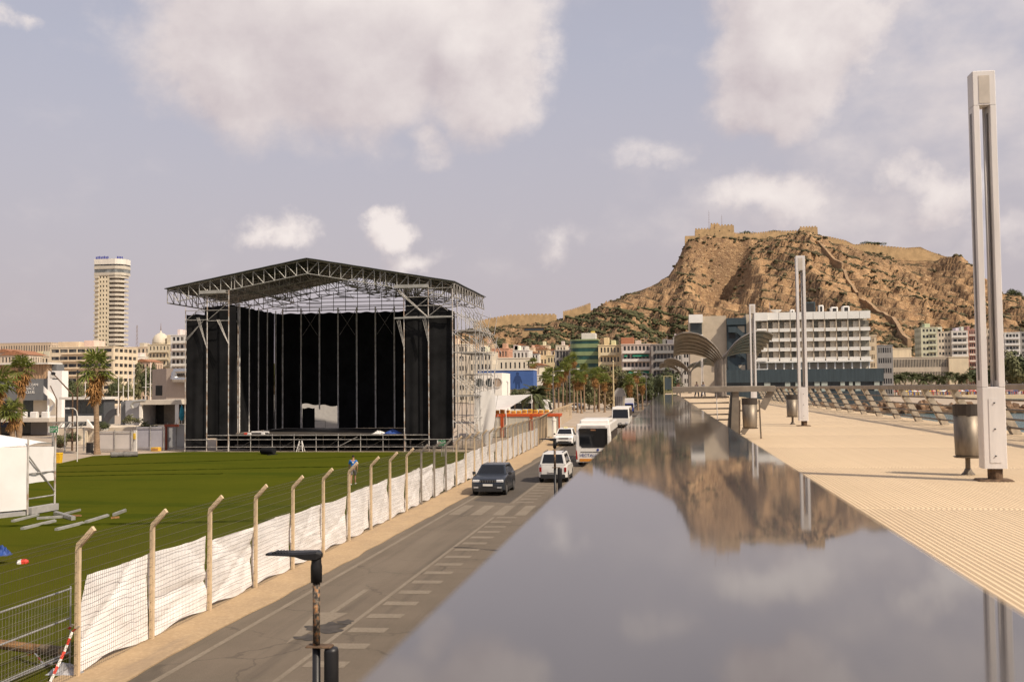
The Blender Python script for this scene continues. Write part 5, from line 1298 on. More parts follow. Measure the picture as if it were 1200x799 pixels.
# green rounded office block
a = PY(667,398,400); c_ = PY(701,398,400); Wg = c_.x-a.x; Hg = a.z
r = thing('office_block', 'green rounded glass office block above the palms', 'building', (a.x,400,0))
def rounded(x0, x1, y0, y1, rad, n=8):
    pts = []
    for (cx_, cy_, a0) in ((x1-rad,y1-rad,0),(x0+rad,y1-rad,90),(x0+rad,y0+rad,180),(x1-.2,y0+.2,270)):
        rr = rad if a0 != 270 else .2
        for k in range(n+1): q = R_(a0+90*k/n); pts.append((cx_+rr*math.cos(q), cy_+rr*math.sin(q)))
    return pts
M_green = mat('green_cladding', (.20,.26,.13), .45, .1, var=.08, scale=.4); M_gglass = mat('green_glass', (.02,.07,.06), .1, var=.3, scale=.2)
MB().prism(rounded(.15,Wg-.15,.15,13.8,3.4), 0, Hg-.2, 'z').build('glass_core', M_gglass, r)
fh = 3.05
for k in range(8):
    z = Hg-.0-fh*(k+1); MB().prism(rounded(0,Wg,0,14,3.5), z-.2, z+1.35, 'z').build('spandrel_band', M_green, r)
MB().prism(rounded(-.05,Wg+.05,-.05,14.05,3.5), Hg-.45, Hg+.15, 'z').build('cornice', M_green, r)
MB().cbox(Wg*.4,Wg*.9,3,9,Hg+.151,Hg+2.6,.1).build('roof_room', M_slab, r); MB().cbox(Wg*.72,Wg*.86,4,6,Hg+2.601,Hg+3.4,.1).build('roof_tank', mat('yellow_tank', (.5,.38,.08), .6), r)
B('cream block with yellowish balconies right of the green rounded block', 701,728,405,395,14,6,6,(.60,.47,.25),wf=.5,balc=(.12,.8),bcol=(.6,.5,.3),tops=2)
r, Wd, Hd = B('white balconied apartment block with green awnings beside the cream one', 728,763,404,385,14,7,7,(.48,.38,.31),wf=.6,hf=.6,balc=(.04,.96),bcol=(.66,.62,.57),tops=1)
for (k, x0, x1) in ((5,.38,.92),(3,.2,.42),(3,.66,.92),(1,.68,.9),(5,.1,.2)):
    z = Hd/7*k; MB().loft([[(Wd*x0,-.3,z+2.6),(Wd*x1,-.3,z+2.6),(Wd*x1,-1.4,z+1.7),(Wd*x0,-1.4,z+1.7)],[(Wd*x0,-.3,z+2.66),(Wd*x1,-.3,z+2.66),(Wd*x1,-1.4,z+1.76),(Wd*x0,-1.4,z+1.76)]], cap=True).build('awning', M_awn, r)
MB().cbox(-.2,Wd*.42,3,9,Hd+.36,Hd+2.9,.1).build('brick_penthouse', mat('brick_red', (.36,.15,.08), .9), r)
r, Wd, Hd = B('dark glazed apartment block with one green awning at the foot of the hill', 763,792,404,380,14,7,6,(.17,.145,.125),wf=.75,hf=.65,balc=(.15,.9),bcol=(.12,.12,.12),tops=2)
MB().loft([[(Wd*.62,-1.2,Hd*.42),(Wd*.98,-1.2,Hd*.42),(Wd*.98,-2.2,Hd*.32),(Wd*.62,-2.2,Hd*.32)],[(Wd*.62,-1.2,Hd*.42+.1),(Wd*.98,-1.2,Hd*.42+.1),(Wd*.98,-2.2,Hd*.32+.1),(Wd*.62,-2.2,Hd*.32+.1)]], cap=True).build('awning', M_awn, r)
B('slim pale tower block between the dark apartments and the canopy', 789,800,396,400,12,8,2,(.45,.42,.38),tops=1)
B('pale block behind the second canopy, left of the hotel', 799,812,412,380,12,6,3,(.40,.37,.33),tops=0,wf=.7)
# --- hotel
YH = 300.0
a = PY(808,366,YH); HX0 = a.x; HX1 = PY(1020,366,YH).x; HZ = 26.6; Zg = 1.2
xh = lambda u: PY(u,400,YH).x-HX0
r = thing('seaside_hotel', 'long white seaside hotel with rows of balconies above a dark blue base', 'hotel', (HX0,YH,Zg)); HH = HZ-Zg
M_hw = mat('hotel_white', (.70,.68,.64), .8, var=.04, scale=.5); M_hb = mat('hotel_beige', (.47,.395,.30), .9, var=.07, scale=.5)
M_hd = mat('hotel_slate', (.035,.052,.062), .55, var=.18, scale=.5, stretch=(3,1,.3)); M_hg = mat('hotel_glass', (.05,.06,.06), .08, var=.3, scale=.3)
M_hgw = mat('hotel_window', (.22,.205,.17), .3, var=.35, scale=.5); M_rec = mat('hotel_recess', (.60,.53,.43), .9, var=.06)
xw0, xw1 = xh(822), xh(852)          # blank beige wall
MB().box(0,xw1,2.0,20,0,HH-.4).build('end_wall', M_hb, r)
o = MB().box(-.2,xh(824),.2,1.99,HH-2.4,HH).build('corner_cap', M_hw, r); MB().box(-.1,xh(824),.3,1.99,HH-6.6,HH-5.8).build('corner_slab', M_hw, r)
MB().box(.2,xh(823),1.2,1.98,HH-5.79,HH-2.41).build('corner_glazing', M_hg, r)
xs0, xs1 = xh(852), xh(875)
MB().box(xs0+.02,xs1-.02,.5,18,0,HH-1.2).build('stair_block', M_hd, r)
MB().prism([(xs0,HH-3.2),(xs1,HH-3.2),(xs1,HH-1.9),((xs0+xs1)/2,HH-1.3),(xs0,HH-2.1)], -.4, .48).build('stair_hood', M_hd, r)
fl_h = (HH-4.4-5.6)/4
for k in range(3):
    z = HH-3.2-5.6*k-3.0
    st = MB().prism([(xs0+.4,z+2.4),(xs0+2.6,z+2.4),(xs1-.4,z+.2),(xs1-.4,z-1.4),(xs0+2.6,z+.8),(xs0+.4,z+.8)], -.6,-.1).build('stair_flight', M_hd, r)
    MB().box(xs1-2.4,xs1-.5,.45,.49,z+.8,z+2.6).build('stair_opening', M_hb, r); MB().box(xs0+.6,xs0+2.4,.44,.49,z-.9,z+.7).build('painted_stair_shade', M_dark, r)  # dark slab paints the shade of the stair gap into the colour
MB().box(xs1,xh(884),1.0,18,0,HH-.2).build('link_wall', M_hb, r)
xb0, xb1 = xh(886), xh(1020); nb = 9; bw = (xb1-xb0)/(nb+.95)
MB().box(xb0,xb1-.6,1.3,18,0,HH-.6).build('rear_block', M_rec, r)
nfl = 4; z_low = HH-2.3-2.76*nfl; fh = (HH-2.3-z_low)/nfl
MB().box(xb0,xb1,-.0,18,HH-.5,HH-.2).build('roof_slab', M_hw, r)
for i in range(nb+1):
    x0 = xb0+bw*i; x1 = x0+bw*(1 if i < nb else .95)
    bay = MB().box(x0+.05,x1-.05,-1.2+(i % 2)*.0,.0,HH-2.1,HH).build('parapet_block', M_hw, r)
    MB().box(x0-.16,x0+.16,-.9,1.28,z_low,HH-2.12).build('partition', M_hb, r)
    for k in range(nfl):
        z = z_low+fh*k
        s_ = MB().box(x0+.17,x1-.17,-1.25,1.28,z-.45,z+.18).build('balcony_slab', M_hw, r)
        MB().box(x0+.17,x1-.17,-1.28,-1.24,z+.19,z+.5).build('balustrade', M_hw, s_)
        MB().box(x0+.25,x0+bw*.5,.75,.85,z+.25,z+2.25).build('window', M_hgw, s_)
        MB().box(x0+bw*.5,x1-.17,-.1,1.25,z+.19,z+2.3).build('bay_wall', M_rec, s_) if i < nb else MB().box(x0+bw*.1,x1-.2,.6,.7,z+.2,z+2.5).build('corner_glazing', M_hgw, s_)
# left bay under corner cap
o = MB().box(xb0-.4,xh(899),-2.2,-1.3,HH-2.3,HH).build('corner_cap', M_hw, r)
for k in range(1,6):
    z = HH-2.3-k*2.76; MB().box(xb0-.3,xh(897),-2.1,-1.3,z-.5,z+.1).build('corner_slab', M_hw, r)
zt = z_low-.5
MB().box(xb0-.5,xb1+.4,-1.6,18,zt-.4,zt-.002).build('terrace_roof', M_hw, r)
MB().box(xb0,xb1,1.5,18,zt-2.4,zt-.41).build('lobby_glazing', M_hgw, r)
for k in range(14): x = xb0+.6+(xb1-xb0-1.2)*k/13; MB().box(x-.18,x+.18,-.9,-.5,zt-2.4,zt-.41).build('terrace_column', M_hw, r)
MB().box(xb0-.4,xh(902),-2.4,-1.0,zt-4.2,zt-2.6).build('sign_panel', M_hw, r)
zb = zt-2.4
MB().box(xh(846),xh(1031),-4.2,16,zb-3.6,zb).build('base_upper', M_hd, r)
MB().box(xh(846)+.2,xh(1031)-.2,-3.0,16,-3.0,zb-3.6).build('base_recess', M_hg, r)
for k, (ua, ub) in enumerate(((893,900),(917,923),(929,934),(951,957),(959,966),(981,986),(991,995),(998,1004),(1020,1026))):
    MB().box(xh(ua),xh(ub),-4.0,-2.9,zb-6.2,zb-3.61).build('base_pillar', mat('pale_glass', (.36,.40,.36), .2), r)
MB().box(xh(846),xh(1031),-4.4,-2.0,-3.0,zb-6.2).build('base_lower', M_hd, r)
for (ua, ub, dz, d_) in ((946,960,3.4,4),(964,970,2.4,2),(979,987,1.8,3),(993,1001,2.0,3),(930,935,1.3,2)):
    o = MB().cbox(xh(ua),xh(ub),6,6+d_,HH-.2,HH+dz,.15).build('roof_plant', M_hw if dz != 3.4 else M_hd, r)
    MB().box(xh(ua)+.4,xh(ub)-.4,5.95,5.999,HH+.3,HH+dz-.4).build('louvre', M_dark, o)
o = MB().lathe([(.1,0),(1.3,.5),(1.6,.9)],12,(xh(912),4,HH+.2)).build('dish', M_hw, r)
MB().tube((xh(905),5,HH-.2),(xh(905),5,HH+3.4),.1,5).build('aerial', M_mast, r)
B('small cream building peeping out right behind the hotel', 1017,1027,394,340,12,8,3,(.52,.40,.24),wf=.55,hf=.5,tops=0)
B('dark grey terrace building below the descending wall', 1027,1046,405,520,16,5,6,(.16,.15,.14),wf=.7,tops=0)
# --- right-hand shore blocks
B('tall pale green and cream tower block, leftmost of the shore towers', 1079,1098,384,640,16,11,4,(.50,.49,.33),wf=.6,hf=.45,balc=(.45,.95),bcol=(.52,.52,.36),tops=1,side='l')
B('cream tower block second from the left among the shore towers', 1098,1115,389,640,16,10,4,(.56,.47,.34),wf=.55,hf=.45,tops=2)
B('white tower block with long horizontal balconies, third of the shore towers', 1115,1134,388,638,16,10,3,(.66,.61,.55),wf=.8,hf=.4,balc=(.05,.98),bcol=(.66,.62,.56),tops=2)
B('red-brown tower block just left of the nearest light column', 1134,1144,386,645,16,10,3,(.42,.16,.10),wf=.6,balc=(.1,.9),bcol=(.6,.5,.42),tops=1)
B('cream tower block seen between the legs of the nearest light column', 1144,1162,386,650,16,11,4,(.56,.46,.33),wf=.6,tops=2)
B('narrow yellow tower block right of the nearest light column', 1162,1177,390,648,16,10,3,(.58,.43,.18),wf=.5,tops=1)
B('white tower block with grey glazing near the right edge', 1177,1195,390,636,16,10,4,(.64,.62,.58),wf=.8,hf=.5,balc=(.03,.97),bcol=(.64,.62,.6),tops=0)
B('dark tower block at the right edge', 1195,1215,389,645,16,10,4,(.18,.17,.16),wf=.7,tops=1)
r, Wd, Hd = B('long low cream institute with two rows of small windows by the beach', 1044,1112,419,600,24,3,36,(.44,.36,.25),wf=.62,hf=.62,tops=0)
r2_ = thing('windowless_hall', 'windowless sunlit cream hall at the right end of the institute', 'building', (PY(1112,420,598).x,598,0)); wq = PY(1135,420,598).x-PY(1112,420,598).x; hq = PY(1120,419,598).z
MB().box(0,wq,0,24,0,hq).build('wall', wallmat((.66,.53,.33)), r2_); MB().cbox(-.2,wq+.2,-.2,24,hq+.002,hq+.5,.05).build('cornice', wallmat((.55,.44,.28)), r2_)
r2_ = thing('windowless_hall', 'plain cream box of a building rising behind the institute roof', 'building', (PY(1042,410,625).x,625,0)); wq = PY(1068,410,625).x-PY(1042,410,625).x; hq = PY(1050,409,625).z
MB().box(0,wq,0,16,0,hq).build('wall', wallmat((.60,.48,.30)), r2_); MB().cbox(-.2,wq+.2,-.2,16,hq+.002,hq+.5,.05).build('cornice', wallmat((.5,.4,.26)), r2_)
r2_ = thing('windowless_hall', 'pale end wing at the left end of the long institute', 'building', (PY(1030,421,599).x,599,0)); wq = PY(1044,421,599).x-PY(1030,421,599).x; hq = PY(1040,420,599).z
MB().box(0,wq-.05,0,20,0,hq).build('wall', wallmat((.58,.46,.29)), r2_); MB().cbox(-.2,wq-.06,-.2,20,hq+.002,hq+.5,.05).build('cornice', wallmat((.5,.4,.26)), r2_)
# --- left-hand city
def tower():
    Yt = 640.; a = PY(112,304,Yt); c_ = PY(143,304,Yt); W = c_.x-a.x; H = a.z
    r = thing('hotel_tower', 'lone tall striped tower block on the left skyline', 'tower', (a.x,Yt,0))
    Mw = wallmat((.60,.51,.34)); Mb = mat('tower_slab', (.46,.42,.35), .85, var=.06, scale=.3); xs = W*.53
    # left part with windows, right part a rounded stack of balcony slabs
    b = MB(); g = MB(); facade(b, g, (0,0.,0), (1,0,0), (0,-1,0), xs, H-11, 4, 28, .45, .45, .5); b.build('wall', Mw, r, kind='stuff'); g.build('window_glazing', M_win, r, kind='stuff')
    MB().box(.3,W-3.2,1.3,9,0,H-6).build('core', mat('tower_core', (.24,.20,.17), .6, var=.3, scale=.3), r)
    n = 28; fh = (H-11)/n
    poly = [(xs+.1,-.5),(W-4.5,-.6),(W-1.5,1.2),(W,4.2),(W,9),(xs+.1,9)]
    me = MB().prism(poly, 0, fh*.52, 'z').mesh('floor_slab', Mb)
    for k in range(n): place('floor_slab', me, r, loc=(0,0,fh*k+.4*fh))
    me2 = MB().box(-.25,W*.16,-1.4,-.52,0,fh*.48).mesh('balcony', Mb)
    for k in range(n): place('balcony', me2, r, loc=(0,0,fh*k+.4*fh))
    poly2 = [(-.6,-.8),(W-4.5,-1.0),(W-1.0,1.0),(W+.6,4.2),(W+.6,10),(-.6,10)]
    MB().prism(poly2, H-11, H-9.2, 'z').build('glazed_floor_sill', Mb, r); MB().prism([(x*.985+.1,y+.3) for x, y in poly2], H-9.19, H-6.8, 'z').build('glazed_floor', mat('tower_glazing', (.17,.18,.18), .2, var=.5, scale=.25), r)
    MB().prism(poly2, H-6.79, H-4.6, 'z').build('crown_band', Mb, r); MB().prism([(x*.985+.1,y+.3) for x, y in poly2], H-4.59, H-3.6, 'z').build('crown_gap', M_win, r); MB().prism(poly2, H-3.59, H, 'z').build('crown_band', wallmat((.66,.62,.54)), r)
    Msg = mat('tower_sign', (.05,.06,.30), .5)
    for k in range(8): MB().box(.6+k*W*.062,.6+k*W*.062+.75,-.75,-.5,H+.001,H+1.6+.2*(k % 3)).build('sign_letter', Msg, r)
    for k in range(4): MB().beam((W-3.4+k*.75,.2+k*.7,H+.001),(W-3.4+k*.75,.2+k*.7,H+1.7),.5).build('sign_letter', Msg, r)
tower()
r, Wd, Hd = B('broad cream office block with long brown window bands behind the palms', 58,133,407,400,20,8,7,(.58,.47,.31),wf=.88,hf=.46,tops=2,nside=5)
for k in range(1,8): MB().box(Wd*.20,Wd*.88,-1.0,-.002,Hd/8*k+.2,Hd/8*k+.45).build('sun_shelf', wallmat((.5,.36,.22)), r)
B('beige apartment row on the left edge behind the museum', 0,34,416,420,14,5,8,(.52,.42,.31),roof='tile')
B('cream apartment house right of the beige row', 34,58,418,430,14,5,5,(.60,.50,.36),tops=2)
B('terracotta-roofed house at the far left edge', -8,16,413,470,14,5,5,(.48,.33,.23),roof='tile')
for (u0,u1,v,Y,c,lab) in ((-6,60,402,920,(.50,.37,.24),'long ochre barracks on the far left hilltop'),):
    B(lab, u0,u1,v,Y,20,2,22,c,z0=30,tops=0,wf=.4,hf=.5)
B('small white house right of the tower, lower of two', 150,162,418,470,12,5,3,(.62,.57,.5),tops=1)
B('pinkish house with tiled roof between tower and dome', 156,176,424,440,12,4,4,(.50,.34,.22),roof='tile')
B('tan house far behind on the slope right of the tower', 150,176,407,560,14,7,5,(.55,.42,.27),roof='flat',tops=1)
r, Wd, Hd = B('cream corner building with a dome and spire right of the tower', 173,200,404,480,16,8,6,(.60,.50,.32),wf=.4,hf=.5,tops=0,balc=(.1,.9),bcol=(.6,.5,.34))
o = MB().lathe([(4.2,0),(4.2,1.2),(4.0,2.6),(3.2,4.3),(1.9,5.4),(.5,6.0),(.3,7.0)],18,(Wd*.36,5,Hd+.352)).build('dome', wallmat((.55,.48,.36)), r, smooth=True); MB().tube((Wd*.36,5,Hd+7.3),(Wd*.36,5,Hd+11.5),.3,6,.05).build('spire', M_mast, o)
MB().cbox(Wd*.75,Wd*1.05,2,8,Hd+.352,Hd+5,.1).build('roof_room', wallmat((.6,.5,.33)), r)
r, Wd, Hd = B('white and brown striped apartment block beside the stage', 200,222,393,460,16,9,4,(.60,.58,.54),wf=.7,hf=.5,tops=1,balc=(.1,.98),bcol=(.62,.6,.56))
for k in (1,4,7): MB().box(.0,Wd,-.06,-.004,Hd/9*k-.3,Hd/9*k+1.1).build('brown_band', wallmat((.28,.12,.08)), r)
p = PY(160.5,405,700); r = thing('lattice_mast', 'thin lattice mast on the skyline right of the tower', 'mast', (p.x,700,20))
hm = PY(160.5,381,700).z-20
for s in (-1,1): MB().tube((s*1.1,0,0),(s*.35,0,hm),.16,4).build('leg', M_mast, r)
b = MB()
for k in range(12): b.tube((-1.1+.75*k/12,0,hm*k/12),(1.1-.75*(k+1)/12,0,hm*(k+1)/12),.1,4)
b.build('lattice', M_mast, r, kind='stuff')
# filler roofs further back (old town rising towards the hill)
ro = random.Random(21)
cols = [(.58,.50,.37),(.62,.58,.5),(.54,.38,.22),(.5,.3,.18),(.6,.46,.28),(.46,.40,.33)]
adj = ['cream','white','ochre','terracotta','sandy yellow','grey-beige']
place_w = ['behind the scaffold flank','above the terracotta block','above the long low cream building','above the blue wall','left of the grey gridded block','behind the grey gridded block']
for k in range(14):
    u = 536+k*9.6; ci = k % 6; fl_ = ro.choice((4,5,6)); v = ro.uniform(403,411)
    B('%s hillside house %s, %s roofline' % (adj[ci], ['just right of the stage','second right of the stage','third right of the stage','over the corner house','over the narrow ochre house','over the terracotta block','right over the terracotta block','over the round-window wall','over the mural wall','right over the mural wall','over the date palm','over the tall palm','left of the office block palms','next to the green office block'][k], ['flat','tiled'][k % 2]), u, u+ro.uniform(10,15), v+1.5, 560+ro.uniform(0,60), 12, fl_, 3, cols[ci], roof='tile' if k % 2 else 'flat', tops=1, z0=6, wf=.42, seed=k)
# --- white pavilion with round windows and the blue mural wall
r = thing('white_pavilion', 'white building with a row of round windows right of the stage', 'building', (PY(556,437,165).x,165,0)); wq = PY(588,437,165).x-PY(556,437,165).x; hq = PY(570,437,165).z
M_pw = mat('pavilion_white', (.72,.69,.63), .85, var=.04, scale=.5)
MB().box(0,wq,0,9,0,hq).build('wall', M_pw, r)
for u in (562,574,586):
    x = PY(u,450,165).x-PY(556,450,165).x
    w_ = MB().lathe([(.85,0),(.85,.12),(.72,.12),(.72,.02)],20).build('round_window', M_slab, r); w_.matrix_local = Matrix.Translation((min(x,wq-.75),-.002,PY(570,448.5,165).z)) @ Matrix.Rotation(math.pi/2,4,'X')
    MB().lathe([(.7,0.005),(.7,.05)],20).build('pane', M_hg if u < 580 else wallmat((.3,.2,.12)), w_)
r = thing('mural_wall', 'blue painted wall with a dark blue standing figure silhouette', 'wall', (PY(560,434,215).x,215,0)); wq = PY(625,434,215).x-PY(560,434,215).x; z1 = PY(600,434,215).z; z0 = PY(600,456,215).z
M_blu = mat('mural_blue', (.045,.10,.28), .85, var=.08, scale=.6); M_blud = mat('mural_dark_blue', (.018,.045,.14), .85, var=.1)
MB().box(0,wq,0,6,z0,z1).build('upper_wall', M_blu, r); MB().box(.1,wq-.1,.3,6,0,z0-.002).build('lower_wall', wallmat((.36,.33,.22)), r); MB().box(-.1,wq+.1,-.1,6,z1+.002,z1+.3).build('coping', M_slab, r)
xc = PY(606.5,445,215).x-PY(560,445,215).x; sc = (z1-z0)/22
fig = [(0,20),(1.6,19.3),(1.9,17.5),(1.3,16.2),(3.2,15.2),(4.6,11),(5.4,7.5),(4.4,6.9),(3.2,9.5),(3.0,6),(2.8,1),(.9,1),(.4,6),(-.4,6),(-.9,1),(-2.8,1),(-3.0,6),(-3.2,9.5),(-4.4,6.9),(-5.4,7.5),(-4.6,11),(-3.2,15.2),(-1.3,16.2),(-1.9,17.5),(-1.6,19.3)]
MB().prism([(xc+x*sc, z0+z*sc) for x, z in fig], -.02, -.004).build('painted_figure', M_blud, r)
# shade sail
r = thing('shade_sail', 'pale triangular shade sail right of the hanging sheet', 'shade sail', (PY(564,470,120).x,120,0))
g_ = lambda u, v, Y: PY(u,v,Y)-Vector((PY(564,470,120).x,120,0))
A_, B_, C_, D_ = g_(556,478,116), g_(623,462,124), g_(593,480,118), g_(572,464,128)
b = MB(); pts = []
for i in range(9):
    s_ = i/8; col = []
    for j in range(9):
        q = j/8; p = (A_.lerp(D_, q)).lerp(C_.lerp(B_, q), s_); p = p-Vector((0,0,.35*math.sin(math.pi*s_)*math.sin(math.pi*q))); col.append(p)
    pts.append(col)
MB().grid(pts).build('cloth', M_sheet, r, smooth=True)
for p in (A_, B_, C_): MB().tube((p.x,p.y,0),(p.x,p.y,p.z),.06,6).build('mast', M_white, r)
# orange-framed site cabins behind the fence
M_cab = mat('cabin_panel', (.50,.47,.40), .6, var=.06, scale=.8); M_org = mat('cabin_orange', (.50,.085,.02), .55, var=.1)
cabs = [(563,588,'left'),(588.6,622,'middle'),(622.6,656,'right')]
for (ua, ub, w_) in cabs:
    x0 = PY(ua,490,118).x; x1 = PY(ub,490,118).x; hq = PY(600,485,118).z
    r = thing('site_cabin', '%s one of the pale site cabins with orange frames behind the far fence' % w_, 'cabin', (x0,118,0), group='orange framed cabins')
    W_ = x1-x0; MB().box(.1,W_-.1,.08,2.6,0.05,hq-.1).build('shell', M_cab, r)
    for x in (.07,W_-.07): MB().box(x-.07,x+.07,0,.16,0,hq-.31).build('frame_post', M_org, r)
    MB().box(0,W_,0,2.7,hq-.3,hq).build('frame_beam', M_org, r)
    for k in range(1,4): MB().box(W_*k/4-.03,W_*k/4+.03,.05,.079,.1,hq-.32).build('panel_seam', M_slab, r)
    b = MB(); r2 = random.Random(int(ua))
M_yel = mat('yellow_planter', (.62,.36,.04), .7, var=.3, scale=2)
for k in range(13):
    u = 566+k*6.4; p = PY(u,481,122)
    r = thing('yellow_crate', 'yellow crate in the row on top of the site cabins, %s from the left' % ['first','second','third','fourth','fifth','sixth','seventh','eighth','ninth','tenth','eleventh','twelfth','thirteenth'][k], 'crate', (p.x,120.2,PY(600,485,118).z+.005), group='yellow crates on the cabins')
    hh = ro.uniform(.32,.5); MB().cbox(-.27,.27,-.2,.2,0,hh,.05).build('crate_body', M_yel, r); MB().box(-.2,.2,-.22,-.201,hh*.3,hh*.6).build('crate_slot', M_tile, r)
# white column, hydrant-like, at the fence bend
p = P(641,514); r = thing('gate_pillar', 'white rounded gate pillar at the bend of the fence', 'pillar', (p.x+.8,p.y,0)); MB().lathe([(.22,0),(.22,2.0),(.27,2.02),(.27,2.15),(.2,2.2)],14).build('shaft', M_pw, r, smooth=False); MB().lathe([(.15,0),(.2,.1),(.05,.25)],12,(0,0,2.201)).build('finial', M_slab, r)
# ================================================================== LEFT HARBOUR SIDE
M_mgrey = mat('museum_grey', (.135,.14,.145), .6, var=.08, scale=.4); M_mwood = mat('museum_timber', (.42,.28,.17), .8, var=.2, scale=1.0, stretch=(6,1,.4))
YM = 128.; px = lambda u: PY(u,450,YM).x; pz = lambda v: PY(30,v,YM).z
X0 = px(-30)
r = thing('harbour_museum', 'grey and timber clad harbour building with white lettering behind the left palms', 'building', (X0,YM,0)); L_ = lambda u: px(u)-X0
MB().box(0,L_(56),0,3,pz(469),pz(444)).build('grey_storey', M_mgrey, r)
MB().box(0,L_(54),.3,3,pz(444)+.002,pz(427)).build('timber_storey', M_mwood, r)
for k in range(26): x = L_(54)*k/26; MB().box(x,x+.06,.22,.299,pz(444)+.002,pz(427)).build('timber_batten', M_mwood, r)
MB().box(-.2,L_(58),-.4,3,pz(427)+.002,pz(425)).build('roof_edge', M_slab, r)
MB().box(L_(53),L_(60),1.2,3,pz(469),pz(427)).build('dark_return', M_mgrey, r)
MB().box(0,L_(55),2.2,3,pz(490),pz(469)-.002).build('ground_glazing', M_hg, r)
MB().box(L_(31),L_(51),1.6,2.19,pz(487),pz(468)).build('cream_wall', wallmat((.62,.52,.38)), r)
MB().box(-.2,L_(76),-3.5,3,pz(493.5),pz(489)).build('terrace_slab', wallmat((.48,.42,.34)), r)
MB().box(0,L_(55),1.5,3,0,pz(493.5)-.002).build('basement', M_hg, r); MB().box(L_(32),L_(52),.9,1.49,0,pz(493.5)-.002).build('basement_wall', wallmat((.34,.32,.30)), r)
MB().box(0,L_(13),-.4,.8,pz(500),pz(494)).build('blue_fascia', mat('navy_fascia', (.03,.05,.12), .6), r)
for u in (17.5,35): MB().tube((L_(u),-3.2,0),(L_(u),-3.2,pz(493.6)),.14,8).build('column', M_slab, r)
for k, wd in enumerate(('OCEAN','RACE','CLUB')): text(wd, .52, M_white, r, (L_(30.5), -.03, pz(452.3+4.4*k)), (math.pi/2,0,0), .02)
for k, u in enumerate((29,37,50,63)): MB().cbox(L_(u),L_(u+8),-2.8,-2.2,pz(489)+.003,pz(482),.08).build('parasol_screen', M_white, r)
M_twh = mat('tower_white', (.74,.72,.69), .85, var=.03)
r = thing('white_stair_tower', 'plain white stair tower beside the harbour building', 'building', (px(58.5),YM-.5,0)); W_ = px(75)-px(58.5)
MB().box(0,W_,0,1.5,0,pz(435)).build('wall', M_twh, r); MB().box(W_*.2,W_*.55,-.05,-.002,pz(443),pz(438)).build('recess', M_slab, r); MB().box(W_*.05,W_*.6,-.06,-.003,pz(486),pz(468)).build('lower_opening', wallmat((.5,.42,.32)), r)
r = thing('spiral_slide', 'white curved spiral stair at the foot of the white stair tower', 'stair', (PY(56.5,480,YM-2.6).x,YM-2.6,pz(489)))
for k in range(2):
    pts = []
    for i in range(15):
        q = i/14; a = R_(-100+240*q+k*8); rad = .85
        z = (pz(462)-pz(489))*(1-q)+.3
        pts.append([(rad*math.cos(a)*s_, rad*math.sin(a)*s_, z+dz) for s_, dz in ((.72,-.1),(1.0,-.1),(1.02,.75),(.98,.75),(.96,.02),(.72,.02))])
    MB().loft(pts, cap=True).build('flight', M_twh, r); break
MB().tube((0,0,0),(0,0,pz(460)-pz(489)),.14,8).build('newel', M_twh, r)
# low dark glazed kiosk and white van-like boxes behind palm 2
r = thing('dark_kiosk', 'low dark glazed harbour kiosk behind the second palm', 'building', (PY(76,470,118).x,118,0)); W_ = PY(122,470,118).x-PY(76,470,118).x; q = lambda v: PY(100,v,118).z
MB().box(0,W_,0,2.5,0,q(468)).build('wall', mat('kiosk_dark', (.06,.065,.07), .5, var=.1), r); MB().box(-.3,W_+.3,-.8,2.7,q(468)+.002,q(465)).build('roof', M_slab, r)
for k in range(5): MB().box(W_*(.3+.14*k),W_*(.41+.14*k),-.04,-.002,q(484),q(471)).build('window', M_hg, r)
MB().box(W_*.4,W_+.2,-2.6,-.9,q(493),q(487)).build('counter', M_pw, r)
# grey cube building with steel duct
YC = 165.; xa = PY(178,440,YC+9).x
r = thing('grey_hall', 'tall grey rendered cube of a building left of the stage', 'building', (PY(195,440,YC).x,YC,0)); W_ = 12.; hz = PY(195,431.5,YC).z
b = MB().loft([[(0,0,0),(W_,0,0),(W_,14,0),(-.9,12,0)],[(0,0,hz),(W_,0,hz),(W_,14,hz),(-.9,12,hz)]], cap=True)
xl = PY(178.5,440,YC+7).x-PY(195,440,YC).x
MB().loft([[(0,0,0),(W_,0,0),(W_,12,0),(xl,7,0)],[(0,0,hz),(W_,0,hz),(W_,12,hz),(xl,7,hz)]], cap=True).build('wall', mat('hall_tan', (.34,.28,.235), .9, var=.05, scale=.5), r)
nrm = Vector((-7, xl, 0)).normalized()
if nrm.x > 0: nrm = -nrm
for k in range(6):
    p0 = Vector((xl*(.28+.08*k), 7*(.28+.08*k), 0)); MB().beam(p0+Vector((0,0,hz*.52))+nrm*.03, p0+Vector((0,0,hz*.70))+nrm*.03, .28, .08).build('slit_window', M_dark, r)
MB().path([(PY(207,437,YC).x-PY(195,437,YC).x,-.7,hz*.93),(PY(206,442,YC).x-PY(195,437,YC).x,-.8,hz*.80),(W_*.9,-.8,hz*.78)], .55, 10).build('duct', mat('steel_duct', (.5,.5,.5), .25, .9), r); MB().path([(PY(206,437,YC).x-PY(195,437,YC).x,-.6,hz*.94),(W_*.9,-.6,hz*.95)], .5, 10).build('duct', MATS['steel_duct'], r)
